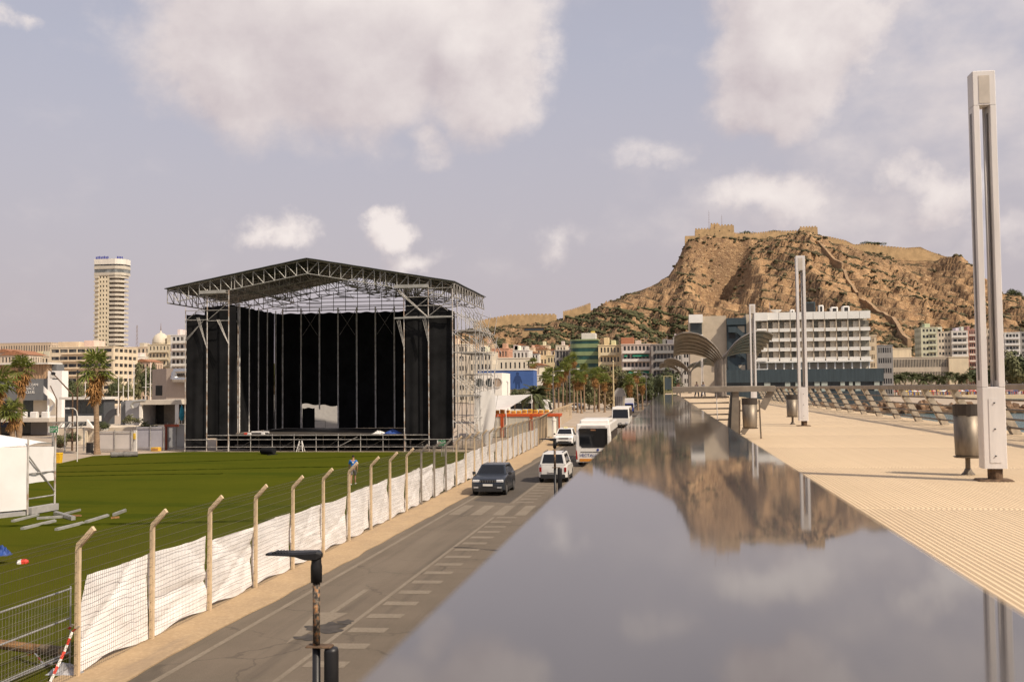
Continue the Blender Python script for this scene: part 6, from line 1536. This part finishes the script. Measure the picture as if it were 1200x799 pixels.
# restaurant pavilion with terrace
YP = 112.; q = lambda v: PY(175,v,YP).z; xq = lambda u: PY(u,480,YP).x-PY(147,480,YP).x
r = thing('terrace_pavilion', 'low terrace pavilion with grey wall and deep shaded portico left of the stage', 'building', (PY(147,480,YP).x,YP,0))
MB().box(0,xq(167),0,8,q(500),q(469)).build('grey_wall', mat('pavilion_grey', (.32,.32,.335), .8, var=.05), r)
MB().box(xq(139.5),-.004,.4,8,q(500),q(470)).build('dark_wing', M_mgrey, r)
MB().box(xq(167),xq(210),-.6,8,q(474),q(468.5)).build('portico_roof', wallmat((.52,.45,.35)), r)
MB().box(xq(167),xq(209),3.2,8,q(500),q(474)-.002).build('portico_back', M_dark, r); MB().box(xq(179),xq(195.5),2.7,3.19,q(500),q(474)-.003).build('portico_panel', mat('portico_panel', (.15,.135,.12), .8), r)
for u in (167.2,209): MB().box(xq(u)-.16,xq(u)+.16,-.5,-.2,q(500),q(474)-.003).build('portico_post', M_pw, r)
MB().box(xq(110),xq(214),-7,8,0,q(498)).build('terrace', wallmat((.56,.46,.33)), r)
for k in range(4): MB().box(xq(127)-.0,xq(143),-7.3-.35*k,-7.05-.35*k,0,q(498)-.3-.3*k).build('step', wallmat((.6,.5,.36)), r)
for s in ((127,121),(143,150)): MB().prism([(xq(s[0]),q(489)),(xq(s[1]),q(498)),(xq(s[1]),q(499)),(xq(s[0]),q(497))], -7.4,-7.1).build('stair_wing', M_pw, r)
# round dark arch screen
r = thing('round_screen', 'dark round-topped mesh screen beside the terrace pavilion', 'screen', (PY(135.5,488,109).x,109,q(498)))
b = MB(); n = 18
for rr0, rr1 in ((1.0,1.0),):
    b.loft([[(-rr*math.cos(a),yy,2.0*math.sin(a)*rr/1.6+.0) for a in [math.pi*.5*i/n for i in range(n+1)]] for rr, yy in ((1.6,0),(1.0,0),(1.0,.25),(1.6,.25),(1.6,0))], close=False)
b.build('arch', mat('mesh_dark', (.05,.05,.055), .7), r)
# pipe stub from the grey wall
r = thing('vent_elbow', 'steel vent elbow on the grey wall of the terrace pavilion', 'vent', (PY(156,470,111.5).x,111.5,q(480)+.2)); MB().path([(0,0,0),(-.2,-.1,.4),(.1,-.05,.75),(.9,0,.85),(1.6,0,.85)], .17, 8).build('pipe', M_tubeW, r)
# --- fence of white hoardings beyond the field
M_hoard = mat('white_hoarding', (.52,.48,.45), .75, var=.05, scale=.7)
for k, (ua, ub, va, vb, Y, M, lab) in enumerate(((115,155,505,532,90.5,M_hoard,'pale mesh-covered hoarding panel left of the white container'),(160,193,500,527,93,mat('lilac_hoarding', (.36,.35,.39), .7, var=.08, scale=1),'lilac-grey hoarding panel between container and red post'),(196,217.5,497,525.5,94.5,mat('grey_hoarding', (.36,.37,.38), .7, var=.05),'blue-grey hoarding panel touching the stage drape'))):
    a = PY(ua,vb,Y); c_ = PY(ub,va,Y); r = thing('hoarding', lab, 'hoarding', (a.x,Y,0), group='hoardings behind the field'); W_ = c_.x-a.x; h_ = c_.z
    MB().box(0,W_,0,.06,.1,h_).build('sheet', M, r)
    for x in (.05,W_/2,W_-.05): MB().tube((x,-.08,0),(x,-.08,h_+.15),.04,6).build('post', M_tubeL, r)
    for z in (.3,h_-.1): MB().tube((0,-.08,z),(W_,-.08,z),.03,6).build('rail', M_tubeL, r)
p = P(195.3,527); r = thing('red_post', 'dark red steel gate frame between the hoardings', 'gate', (p.x,93.8,0)); hz = PY(195,497,93.8).z
MB().box(-.12,.12,-.1,.1,0,hz).build('post', mat('oxide_red', (.26,.06,.03), .6), r); MB().box(.121,1.3,-.1,.1,hz-.25,hz).build('head_bar', MATS['oxide_red'], r)
p = PY(158.5,527,91.2); r = thing('white_pillar', 'white post with a small yellow box between the hoardings', 'post', (p.x,91.2,0)); MB().box(-.14,.14,-.1,.1,0,PY(158.5,504,91.2).z).build('shaft', M_white, r); MB().cbox(-.1,.1,-.25,-.101,1.2,1.75,.02).build('meter_box', mat('yellow_box', (.6,.4,.05), .6), r)
p = P(183,528.5); r = thing('yellow_crate_ground', 'yellow crate lying by the lilac hoarding', 'crate', (p.x,p.y,.02)); MB().cbox(-.42,.42,-.25,.25,0,.36,.04).build('crate_body', M_yel, r); MB().box(-.3,.3,-.27,-.251,.1,.22).build('crate_slot', M_tile, r); r.name = 'yellow_crate'
p = P(68.5,542.5); r = thing('yellow_bin', 'tall yellow bin standing at the corner of the grass', 'bin', (p.x,p.y,.02)); MB().loft([[(-.2,-.2,0),(.2,-.2,0),(.2,.2,0),(-.2,.2,0)],[(-.24,-.24,.72),(.24,-.24,.72),(.24,.24,.72),(-.24,.24,.72)]], cap=True).build('tub', mat('yellow_bin', (.68,.40,.02), .5), r); MB().cbox(-.26,.26,-.26,.26,.722,.82,.03).build('lid', MATS['yellow_bin'], r)
# exit signs
M_sg = mat('sign_green', (.01,.17,.06), .5, var=.05)
def exit_sign(label, u, v, Y, s, txt):
    p = PY(u, v, Y); r = thing('exit_sign', label, 'sign', (p.x,Y,0)); w, h = 1.0*s, .74*s
    MB().cbox(-w/2,w/2,-.05,.05,p.z-h/2,p.z+h/2,.01).build('board', M_sg, r)
    MB().box(-w/2-.16*s,-w/2-.002,-.06,.06,p.z-h/2,p.z+h/2).build('board_side', M_white, r)
    for x in (-.08,.22): MB().tube((x*s,.1,0),(x*s,.1,p.z+h/2+.1),.035,6).build('post', M_tubeL, r)
    text(txt, .26*s, M_white, r, (-w*.44,-.056,p.z+.06*s), (math.pi/2,0,0), .003)
    text('EXIT', .22*s, M_white, r, (-w*.40,-.056,p.z-.29*s), (math.pi/2,0,0), .003)
    MB().box(-w*.44,w*.26,-.056,-.051,p.z-.06*s,p.z-.005*s).build('underline', M_white, r)
    MB().prism([(w*.32,p.z+.08*s),(w*.47,p.z+.08*s),(w*.47,p.z+.12*s),(w*.40,p.z+.32*s),(w*.32,p.z+.12*s)], -.058,-.051).build('arrow', M_white, r); MB().prism([(w*.32,p.z-.30*s),(w*.47,p.z-.30*s),(w*.47,p.z-.26*s),(w*.40,p.z-.06*s),(w*.32,p.z-.26*s)], -.058,-.051).build('arrow', M_white, r)
exit_sign('green exit sign with white lettering on twin posts beside the white tent', 63,503,76,.66,'SALIDA')
exit_sign('green exit sign standing in front of the right stage drape behind the fence', 518,519,84,.62,'SALIDA')
# dark litter bin, poles and curved lamp on the left
p = P(105,531); r = thing('litter_bin', 'dark square litter bin on the pavement beyond the grass', 'bin', (p.x,p.y,0)); MB().cbox(-.24,.24,-.24,.24,.05,.95,.04).build('drum', M_black, r); MB().cbox(-.27,.27,-.27,.27,.951,1.02,.02).build('rim', M_iron, r); MB().box(.3,.8,-.2,.2,0,.25).build('foot_block', M_black, r)
for (u, vb, vt, lab, lean) in ((84.5,528,462,'dark slim pole leaning into a long angled arm, left of two',1),(90,529,437,'dark straight pole right beside the leaning one',0)):
    p = P(u, vb); r = thing('dark_pole', lab, 'pole', (p.x,p.y,0)); h_ = PY(u,vt,p.y).z
    MB().tube((0,0,0),(0,0,h_),.10,8,.07).build('shaft', M_rusty, r)
    if lean:
        e_ = PY(56,431,p.y)-Vector((p.x,p.y,0)); MB().tube((0,0,h_-.02),e_,.08,8,.05).build('arm', M_rusty, r); m_ = Vector((0,0,h_)).lerp(e_, .78); MB().lathe([(.1,-.15),(.2,-.08),(.2,.1),(.05,.18)],10,m_).build('floodlight', M_black, r)
        m_ = Vector((0,0,h_)).lerp(e_, .60); MB().box(m_.x-.5,m_.x+.05,m_.y-.1,m_.y+.1,m_.z-.1,m_.z).build('bracket', M_black, r)
    else: MB().lathe([(.1,0),(.16,.05),(.05,.3)],8,(0,0,h_)).build('cap', M_black, r)
p = P(66,520); r = thing('dark_pole', 'thin dark pole with bent top beside the exit sign', 'pole', (p.x,p.y,0)); h_ = PY(66,468,p.y).z; MB().tube((0,0,0),(0,0,h_),.07,6).build('shaft', M_rusty, r); e_ = PY(59,452,p.y)-Vector((p.x,p.y,0)); MB().tube((0,0,h_-.02),e_,.06,6).build('arm', M_rusty, r)
p = P(90.5,541); r = thing('curved_lamp', 'pale lamp post with curved top arm beyond the grass', 'street lamp', (p.x,p.y,0)); h_ = PY(90,482,p.y).z
pts = [(0,0,0),(0,0,h_*.9),(-.1,0,h_+.05),(-.35,0,h_+.25),(-.75,0,h_+.28)]; MB().path(pts,.04,8).build('pole', M_slab, r); MB().cbox(-1.15,-.72,-.1,.1,h_+.2,h_+.32,.03).build('lamp_head', M_white, r)
# box truss gantry
p0 = PY(60,497,92); p1 = PY(99,495,92); r = thing('truss_gantry', 'horizontal grey truss gantry standing beyond the left end of the field', 'gantry', (p0.x,92,0)); d_ = p1.x-p0.x
for z in (p0.z-.35,p0.z+.15): MB().tube((0,0,z),(d_,0,z),.05,6).build('chord', M_tubeW, r)
b = MB()
for k in range(8): b.tube((d_*k/8,0,p0.z-.35),(d_*(k+1)/8,0,p0.z+.15),.035,4)
b.build('lacing', M_tubeW, r, kind='stuff')
for x in (.1,d_*.4,d_-.1): MB().tube((x,.1,0),(x,.1,p0.z-.3),.07,6).build('leg', M_tubeL, r)
r = thing('mesh_barrier', 'row of grey crowd barrier mesh behind the white tent', 'barrier', (PY(18,510,98).x,98,0)); W_ = PY(62,510,98).x-PY(18,510,98).x
for z in (.15,1.1): MB().tube((0,0,z),(W_,0,z),.03,6).build('rail', M_tubeL, r)
b = MB()
for k in range(40): b.tube((W_*k/39,0,.15),(W_*k/39,0,1.1),.012,3)
b.build('bars', M_tubeL, r, kind='stuff')
r = thing('blue_parasol', 'folded turquoise parasol on the terrace beside the stage', 'parasol', (PY(213,488,106).x,106,q(498))); MB().tube((0,0,0),(0,0,2.4),.04,6).build('pole', M_white, r); MB().lathe([(.05,2.35),(.2,1.9),(.28,1.2),(.12,.7)],9).build('canopy', mat('turquoise', (.02,.22,.30), .8, var=.2), r)
# masts of moored boats
for k, (u, vt) in enumerate(((139,440),(144.5,452),(150.5,438),(157,424),(171,431),(176.5,425),(100,448))):
    p = PY(u,vt,230); r = thing('boat_mast', 'white boat mast in the marina near the grey cube, %s from the left' % ['second','third','fourth','fifth','sixth','seventh','first'][k], 'mast', (p.x,230,0), group='masts in the marina'); MB().tube((0,0,0),(0,0,p.z),.14,6,.08).build('pole', M_white, r); MB().beam((-.9,0,p.z*.6),(.9,0,p.z*.6),.08).build('spreader', M_white, r)
# pale paving stripes beyond the grass
for k, (ua, va, ub, vb) in enumerate(((66,548,160,531),)): pass
# ================================================================== BREAKWATER + BEACH
M_rk = mat('breakwater_rock', (.20,.125,.075), .95, var=.35, scale=.6, bump=.5, bscale=2)
bmx = bmesh.new(); bmesh.ops.create_icosphere(bmx, subdivisions=1, radius=1); rv = [v.co.copy() for v in bmx.verts]; rfc = [[v.index for v in f.verts] for f in bmx.faces]; bmx.free()
rock_me = []
for k in range(7):
    r2 = random.Random(k); me = MB().add([v*r2.uniform(.75,1.2) for v in rv], rfc).mesh('breakwater_rock', M_rk); rock_me.append(me)
BW = thing('rock_breakwater', 'brown boulder breakwater in the water beyond the promenade railing', 'breakwater', (60,270,-1.5))
r2 = random.Random(77); n = 0
for k in range(230):
    X_ = 14+k*.62; o = place('boulder', rock_me[k % 7], BW); o.location = (X_-60, r2.uniform(-3,3), r2.uniform(.2,1.9)); s_ = r2.uniform(.8,1.6); o.scale = (s_*1.3,s_,s_*.8); o.rotation_euler = (r2.random()*6,r2.random()*6,r2.random()*6)
MB().box(-48,100,-2.6,3.5,-2,.9).build('rubble_core', M_rk, BW)
# bathers and parasols on the beach, far too many and small to count
b = {}
cl_ = [('red',(.5,.08,.05)),('white',(.7,.68,.64)),('blue',(.06,.14,.4)),('yellow',(.6,.42,.08)),('pink',(.6,.3,.3))]
for nm_, c_ in cl_: b[nm_] = MB()
r2 = random.Random(3)
for k in range(420):
    u = r2.uniform(1036,1215); Y = r2.uniform(556,596); x = (PY(u,456,Y)).x; nm_ = r2.choice(cl_)[0]
    if Y < 548+(x-134)*.10: Y += 12
    if r2.random() < .45: b[nm_].lathe([(.03,0),(.03,1.9),(1.3,2.0),(.05,2.6)], 7, (x,Y,.26))
    else: b[nm_].lathe([(.12,0),(.2,.8),(.22,1.3),(.1,1.5),(.1,1.7)], 5, (x,Y,.26))
for nm_, c_ in cl_:
    o = b[nm_].build('beach_crowd', mat('beach_'+nm_, c_, .8, var=.1)); o['kind'] = 'stuff'; o['label'] = 'crowd of bathers and parasols in %s on the far beach' % nm_; o['category'] = 'crowd'
# ================================================================== VEGETATION
M_frond = mat('palm_green', (.085,.11,.018), .6, var=.3, scale=.8, col2=(.19,.20,.04)); translucent(M_frond, .25, (.14,.18,.02))
M_deadf = mat('palm_dead', (.27,.135,.045), .85, var=.3, scale=1.2, col2=(.42,.24,.09))
M_trunk = mat('palm_trunk', (.25,.17,.105), .95, var=.25, scale=3, stretch=(1,1,4), bump=.6, bscale=6)
def fan_leaf(b, o, d, droop, rad, n=11):
    """palmate leaf: stalk along d from o, then a fan of folded blades"""
    o, d = Vector(o), Vector(d).normalized(); side = d.cross(Vector((0,0,1)))
    if side.length < .05: side = Vector((1,0,0))
    side.normalize(); nrm = side.cross(d)
    tip = o+d*rad*.75; b.tube(o, tip, .018, 3, .01, cap=False)
    for k in range(n):
        a = R_(-105+210*k/(n-1)); dirv = (d*math.cos(a)+side*math.sin(a)); L_ = rad*(1-.18*abs(math.sin(a)))
        w = side*math.cos(a)*rad*.075-d*math.sin(a)*rad*.075
        m_ = tip+dirv*L_*.55-nrm*0.02-Vector((0,0,droop*L_*.12)); e_ = tip+dirv*L_-Vector((0,0,droop*L_*.42))
        b.add([tip, m_-w+nrm*.03, e_, m_+w+nrm*.03, m_-nrm*.03], [(0,1,4),(0,4,3),(1,2,4),(4,2,3)])
def fan_palm_meshes(seed, H=1.0, skirt=1.0):
    r2 = random.Random(seed); g = MB(); dd = MB()
    for k in range(26):
        az = r2.uniform(0, 6.28); el = r2.uniform(-.65, 1.4); d = (math.cos(az)*math.cos(el), math.sin(az)*math.cos(el), math.sin(el))
        fan_leaf(g, (0,0,0), d, .3+.9*r2.random(), r2.uniform(.65,1.2), n=9)
    for k in range(int(44*skirt)):
        az = r2.uniform(0, 6.28); el = r2.uniform(-1.5, -.5); z = -r2.uniform(0, 1.5*skirt); d = (math.cos(az)*math.cos(el), math.sin(az)*math.cos(el), math.sin(el))
        fan_leaf(dd, (0,0,z), d, 1.0, r2.uniform(.6,.95)*(1-.22*abs(z)), n=7)
    return g.mesh('crown', M_frond), dd.mesh('dead_skirt', M_deadf)
palm_sets = [fan_palm_meshes(s, skirt=sk) for s, sk in ((1,1.3),(2,1.0),(3,1.5),(4,.8))]
def trunk_mesh(H, r0, r1, seed):
    r2 = random.Random(seed); rows = []; n = max(8, int(H*2.2))
    for i in range(n+1):
        q = i/n; rr = (r0+(r1-r0)*q**.6)*(1+.05*((i % 2)*2-1))*(1.35 if i == 0 else 1)
        ox, oy = .12*math.sin(q*2.2+seed), .1*math.sin(q*1.7+seed*2)
        rows.append([(ox+rr*math.cos(a), oy+rr*math.sin(a), H*q) for a in [2*math.pi*j/10 for j in range(10)]])
    m_ = MB().loft(rows, cap=True).mesh('trunk', M_trunk); return m_, Vector((.12*math.sin(2.2+seed), .1*math.sin(1.7+seed*2), H))
def fan_palm(label, x, y, top, cr, seed=0, r0=.26, z0=0., group=None, r1=None):
    r = thing('fan_palm', label, 'palm tree', (x,y,z0), group=group); cm, sm = palm_sets[seed % 4]; H = top-z0-cr*1.15
    tm, tip = trunk_mesh(H, r0, r1 or r0*.62, seed); place('trunk', tm, r)
    for nm, me in (('crown', cm), ('dead_skirt', sm)):
        o = place(nm, me, r, loc=tip, rotz=seed*1.3); o.scale = (cr,)*3
    return r
for (u, vb, vt, cr, lab, sd) in ((21,536,415,1.0,'tall fan palm with a brown skirt in front of the grey lettered facade',0),(-5,540,431,1.1,'fan palm cut by the left edge of the picture',1),(113,532,413,1.25,'tall fan palm standing alone left of the stage',2),(15,540,468,.85,'small young fan palm in front of the tall one at the left',3)):
    p = P(u, vb); fan_palm(lab, p.x, p.y, PY(u,vt,p.y).z, cr, sd, .27 if sd != 3 else .22, r1=.2)
bl = [(624,418,255),(640,436,232),(644,431,240),(650,437,236),(655,430,244),(660,424,248),(664,419,252),(672,413,256),(676,431,236),(681,437,230),(685,427,250),(697,432,242),(702,429,246),(708,437,238),(738,440,262),(747,432,258),(753,441,266)]
od = ['leftmost','second','third','fourth','fifth','sixth','seventh','eighth','ninth','tenth','eleventh','twelfth','thirteenth','fourteenth','fifteenth','sixteenth','seventeenth']
for k, (u, vt, Y) in enumerate(bl):
    fan_palm('fan palm on the boulevard, %s of the row counted from the left' % od[k], PY(u,460,Y).x, Y, PY(u,vt,Y).z, 1.12+.25*((k*7) % 3)/2, k, .24, group='boulevard fan palms')
# date palm
def date_palm_mesh(seed):
    r2 = random.Random(seed); g = MB()
    for k in range(46):
        az = r2.uniform(0,6.28); el = r2.uniform(-.5,1.3); L_ = r2.uniform(2.0,2.7); pts = []
        for i in range(8):
            q = i/7; e2 = el-1.15*q**1.6; pts.append(Vector((math.cos(az)*math.cos(el*(1-.3*q))*L_*q, math.sin(az)*math.cos(el*(1-.3*q))*L_*q, math.sin(el)*L_*q-1.1*q*q)))
        side = Vector((-math.sin(az), math.cos(az), 0))
        for i in range(1, 8):
            for h_ in (0,.5):
                p = pts[i-1].lerp(pts[i], h_); d = (pts[i]-pts[i-1]).normalized(); l2 = .52*(1-.55*(i/8))
                for s in (-1,1): g.add([p, p+side*s*l2*.6+d*l2*.35+Vector((0,0,.05)), p+side*s*l2+d*l2*.7-Vector((0,0,.12)), p+d*.09], [(0,1,2),(0,2,3)])
        g.path(pts, .022, 3)
    return g.mesh('crown', mat('date_palm_green', (.05,.06,.02), .65, var=.3, scale=1, col2=(.10,.11,.04)))
dp_me = date_palm_mesh(5)
p = P(623,486); r = thing('date_palm', 'bushy dark date palm in front of the mural wall', 'palm tree', (p.x,150,0)); p = PY(627,458,150); r.location.x = p.x
tm, tip = trunk_mesh(p.z-.6, .35, .3, 4); place('trunk', tm, r); o = place('crown', dp_me, r, loc=tip); o.scale = (1.15,)*3
# row of small palms along the far beach
rp_ = random.Random(8)
for k in range(15):
    u = 1034+k*7.0+rp_.uniform(-1.5,1.5); Y = 575+rp_.uniform(-8,8); tpz = PY(u,rp_.uniform(434,440),Y).z
    r = thing('beach_palm', 'small dark palm by the beach, %s from the left in the row before the institute' % (od[k] if k else 'first'), 'palm tree', (PY(u,450,Y).x,Y,0), group='palms along the beach')
    tm, tip = trunk_mesh(tpz-2.6, .34, .28, k); place('trunk', tm, r); o = place('crown', dp_me, r, loc=tip, rotz=k*1.1); o.scale = (1.7,)*3
# leafy trees
M_leafd = mat('leaf_dark', (.035,.045,.016), .7, var=.35, scale=.6, col2=(.075,.088,.03)); M_leafo = mat('leaf_olive', (.075,.08,.03), .7, var=.35, scale=.6, col2=(.14,.135,.055)); M_leafb = mat('leaf_brown', (.11,.08,.032), .75, var=.35, scale=.6, col2=(.18,.125,.05))
M_bark = mat('bark', (.13,.09,.06), .95, var=.2, scale=4)
def crown_mesh(seed, M, lobes=11, leaves=1500, ls=.075):
    r2 = np.random.default_rng(seed); C_ = r2.normal(0, .38, (lobes,3)); C_[:,2] = C_[:,2]*.8; rad = .30+.25*r2.random(lobes)
    k = r2.integers(0, lobes, leaves); d = r2.normal(0,1,(leaves,3)); d /= np.linalg.norm(d,axis=1)[:,None]
    c = C_[k]+d*(rad[k]*(.72+.33*r2.random(leaves)))[:,None]
    t1 = np.cross(d, r2.normal(0,1,(leaves,3))); t1 /= np.linalg.norm(t1,axis=1)[:,None]+1e-9; t2 = np.cross(d, t1)+d*.5*r2.normal(0,1,(leaves,1)); s = (ls*(.6+.9*r2.random(leaves)))[:,None]
    V = np.stack([c-t1*s, c-t2*s*.7, c+t1*s, c+t2*s*.7], 1).reshape(-1,3); F = np.arange(leaves*4).reshape(-1,4)
    return fast_mesh('crown', V, F, M)
crowns = {'d':[crown_mesh(s, M_leafd) for s in (1,2)], 'o':[crown_mesh(s, M_leafo) for s in (3,4)], 'b':[crown_mesh(s, M_leafb) for s in (5,6)]}
def tree(label, u, vt, vb, Y, wpx, kind, z0=0., nm='leafy_tree', catg='tree', seed=0, group=None):
    zt = PY(u,vt,Y).z; zb = max(z0+.3, PY(u,vb,Y).z); w = wpx*Y/1200/2; x = PY(u,(vt+vb)/2,Y).x; hh = (zt-zb)/2
    r = thing(nm, label, catg, (x,Y,z0), group=group); tr = MB(); cz = zb+hh-z0; r2 = random.Random(seed+int(u))
    tr.tube((0,0,0),(.05*w,0,cz*.8),max(.1,w*.09),7,max(.06,w*.05))
    for k in range(5): a = k*1.3; tr.tube((0.03*w,0,cz*.62),(w*.55*math.cos(a),w*.55*math.sin(a),cz+hh*.35*math.sin(k*2.1)),max(.05,w*.035),5,.03)
    tr.build('trunk', M_bark, r)
    o = place('crown', crowns[kind][(seed+int(u)) % 2], r, loc=(0,0,cz), rotz=seed+u); o.scale = (w/.78,w/.78,hh/.70)
    return r
T = tree
T('dark round tree at the end of the road, left of the yellowish metal stand', 776,438,468,215,22,'d',seed=1)
T('smaller dark tree overlapping the round one on its right', 790,444,468,225,16,'d',seed=2)
T('brown-leaved tree behind the boulevard palms', 700,440,470,275,30,'b',seed=3); T('brownish tree filling the gap right of the boulevard palms', 716,438,468,285,26,'b',seed=4)
T('olive tree left of the tall cream pole', 690,446,471,270,22,'o',seed=5); T('dark olive tree right of the tall cream pole', 731,440,470,280,26,'o',seed=6); T('dark tree between cream pole and the dark round tree', 758,444,470,275,22,'d',seed=7)
T('tree with loose crown in front of the cream block', 709,430,446,330,22,'o',seed=8); T('small tree in front of the awning block', 737,446,470,300,20,'b',seed=9)
T('dark tree low behind the leftmost boulevard palms', 640,452,474,262,24,'d',seed=10); T('olive tree low between the boulevard palms', 665,448,472,268,26,'o',seed=11)
T('dark shrub in front of the mural wall', 603,458,469,158,12,'d',seed=12,nm='shrub',catg='shrub'); T('second dark shrub beside the date palm', 612,457,470,159,12,'o',seed=13,nm='shrub',catg='shrub')
for k, (u, vt, vb, w) in enumerate(((1182,418,452,28),(1199,412,452,30),(1168,432,452,20),(1212,420,452,30),(1146,430,452,26),(1190,436,453,22),(1126,438,452,16))):
    T('dark leafy tree by the shore, %s' % ['tall one right of the nearest light column','tallest one at the right edge','low one beside the nearest light column','one cut by the right edge','one behind the nearest light column','low one in front of the tall pair','low one right of the windowless hall'][k], u,vt,vb,585+4*k,w,'d' if k % 3 else 'o',seed=20+k,group='shore trees')
for k, (u, vt, vb, w, Y) in enumerate(((163,430,462,18,330),(170,437,462,14,320),(140,446,466,16,260),(132,449,466,12,255),(150,450,466,12,250),(82,446,470,20,240),(94,450,470,16,235),(72,452,470,14,230),(104,452,468,14,238),(180,430,452,10,300))):
    T('leafy tree in the harbour gardens, %s' % ['tall one below the pinkish house','one just left of the grey cube','one right of the lone palm','one touching the lone palm','low one below the tower','one behind the white stair tower','one behind the dark straight pole','one left behind the white tower','one behind the lone palm on its left','one peeping over the grey cube'][k], u,vt,vb,Y,w,'od'[k % 2],seed=40+k,group='harbour garden trees')
for k, (u, v, Y, w, kd) in enumerate(((153,488.5,107,.8,'o'),(122.5,497,104,.75,'d'),(171,496,104,.7,'o'),(71,513,95,.9,'o'),(84,508,98,.9,'d'))):
    p = PY(u, v, Y); r = thing('round_shrub', ['clipped round shrub on the terrace beside the grey wall','low dark shrub in a planter left of the terrace steps','small shrub in a planter in front of the portico','loose olive bush behind the exit sign','dark bush behind the two dark poles'][k], 'shrub', (p.x,Y,max(0,p.z-w*.9)))
    o = place('crown', crowns[kd][k % 2], r, loc=(0,0,w*.5)); o.scale = (w*1.1,w*1.1,w*.75); MB().lathe([(w*.5,0),(w*.62,w*.3),(w*.55,w*.3)],12).build('planter' if k < 3 else 'stem_base', M_pw if k < 3 else M_bark, r)
for k in range(9):          # trees on the skyline by the castle walls
    u, v = ((908,270),(1018,284),(1028,284),(1098,298),(1112,301),(1120,304),(1187,341),(1193,345),(876,273))[k]
    p = PY(u, v, YR+4); r = thing('skyline_bush', 'dark bush on the hill skyline, %s' % ['left of the corner bastion','above the long wall near the bastion','right twin above the long wall','left one above the low end of the wall','middle one above the low end of the wall','right one above the low end of the wall','left one at the far right slope','right one at the far right slope','between keep and bastion'][k], 'bush', (p.x,p.y,p.z-5), group='bushes on the castle skyline')
    o = place('crown', crowns['d'][k % 2], r, loc=(0,0,3.6)); o.scale = (4.6+k % 3,4,2.6 if k < 6 else 5); MB().tube((0,0,-2),(0,0,3),.4,5).build('stem', M_bark, r)
# boulevard lamp posts
M_cp = mat('cream_pole', (.55,.44,.26), .6)
for k, (u, vt, vb, Y, arm, M, lab) in enumerate(((718.5,424,480,230,0,M_cp,'tall cream pole rising above the white coach'),(648,436,484,200,1.6,M_alud,'street lamp with one arm at the left of the boulevard palms'),(667.5,434,482,210,1.5,M_alud,'street lamp with one arm among the boulevard palms'),(757,437,470,250,-2.2,M_alud,'street lamp with a long arm near the dark round tree'),(577,440,484,140,0,M_white,'white pole in front of the mural wall, left'),(595,448,478,150,0,M_white,'white pole in front of the mural wall, right'))):
    p = PY(u,vt,Y); r = thing('lamp_post', lab, 'pole', (p.x,Y,0)); MB().tube((0,0,0),(0,0,p.z),.22 if M is M_cp else .12,7,.1 if M is M_cp else .08).build('shaft', M, r)
    if arm: MB().path([(0,0,p.z-.05),(arm*.5,0,p.z+.25),(arm,0,p.z+.25)],.07,5).build('arm', M, r); MB().cbox(min(arm,arm*1.35),max(arm,arm*1.35),-.15,.15,p.z+.18,p.z+.34,.03).build('lamp_head', M_white, r)
    else: MB().lathe([(.2,0),(.2,.12),(.06,.3)],8,(0,0,p.z)).build('cap', M, r)
# arched kiosk under the trees
p = PY(726,470,262); r = thing('arched_kiosk', 'grey arched kiosk with its lit side painted pale under the boulevard trees', 'kiosk', (p.x,262,0)); hz = PY(726,454,262).z
MB().prism([(-1.6,0),(1.6,0),(1.6,hz*.6),(1.2,hz*.85),(.5,hz*.98),(-.5,hz*.98),(-1.2,hz*.85),(-1.6,hz*.6)], 0, 3).build('shell', wallmat((.30,.28,.25)), r); MB().box(1.0,1.75,-.12,-.003,0,hz*.62).build('painted_lit_side', wallmat((.6,.5,.34)), r)  # pale slab stands for the lit side, light put into its colour
for k in range(4): MB().box(-1.2+.5*k,-.95+.5*k,-.05,-.003,.3,hz*.6).build('slat', M_alud, r)
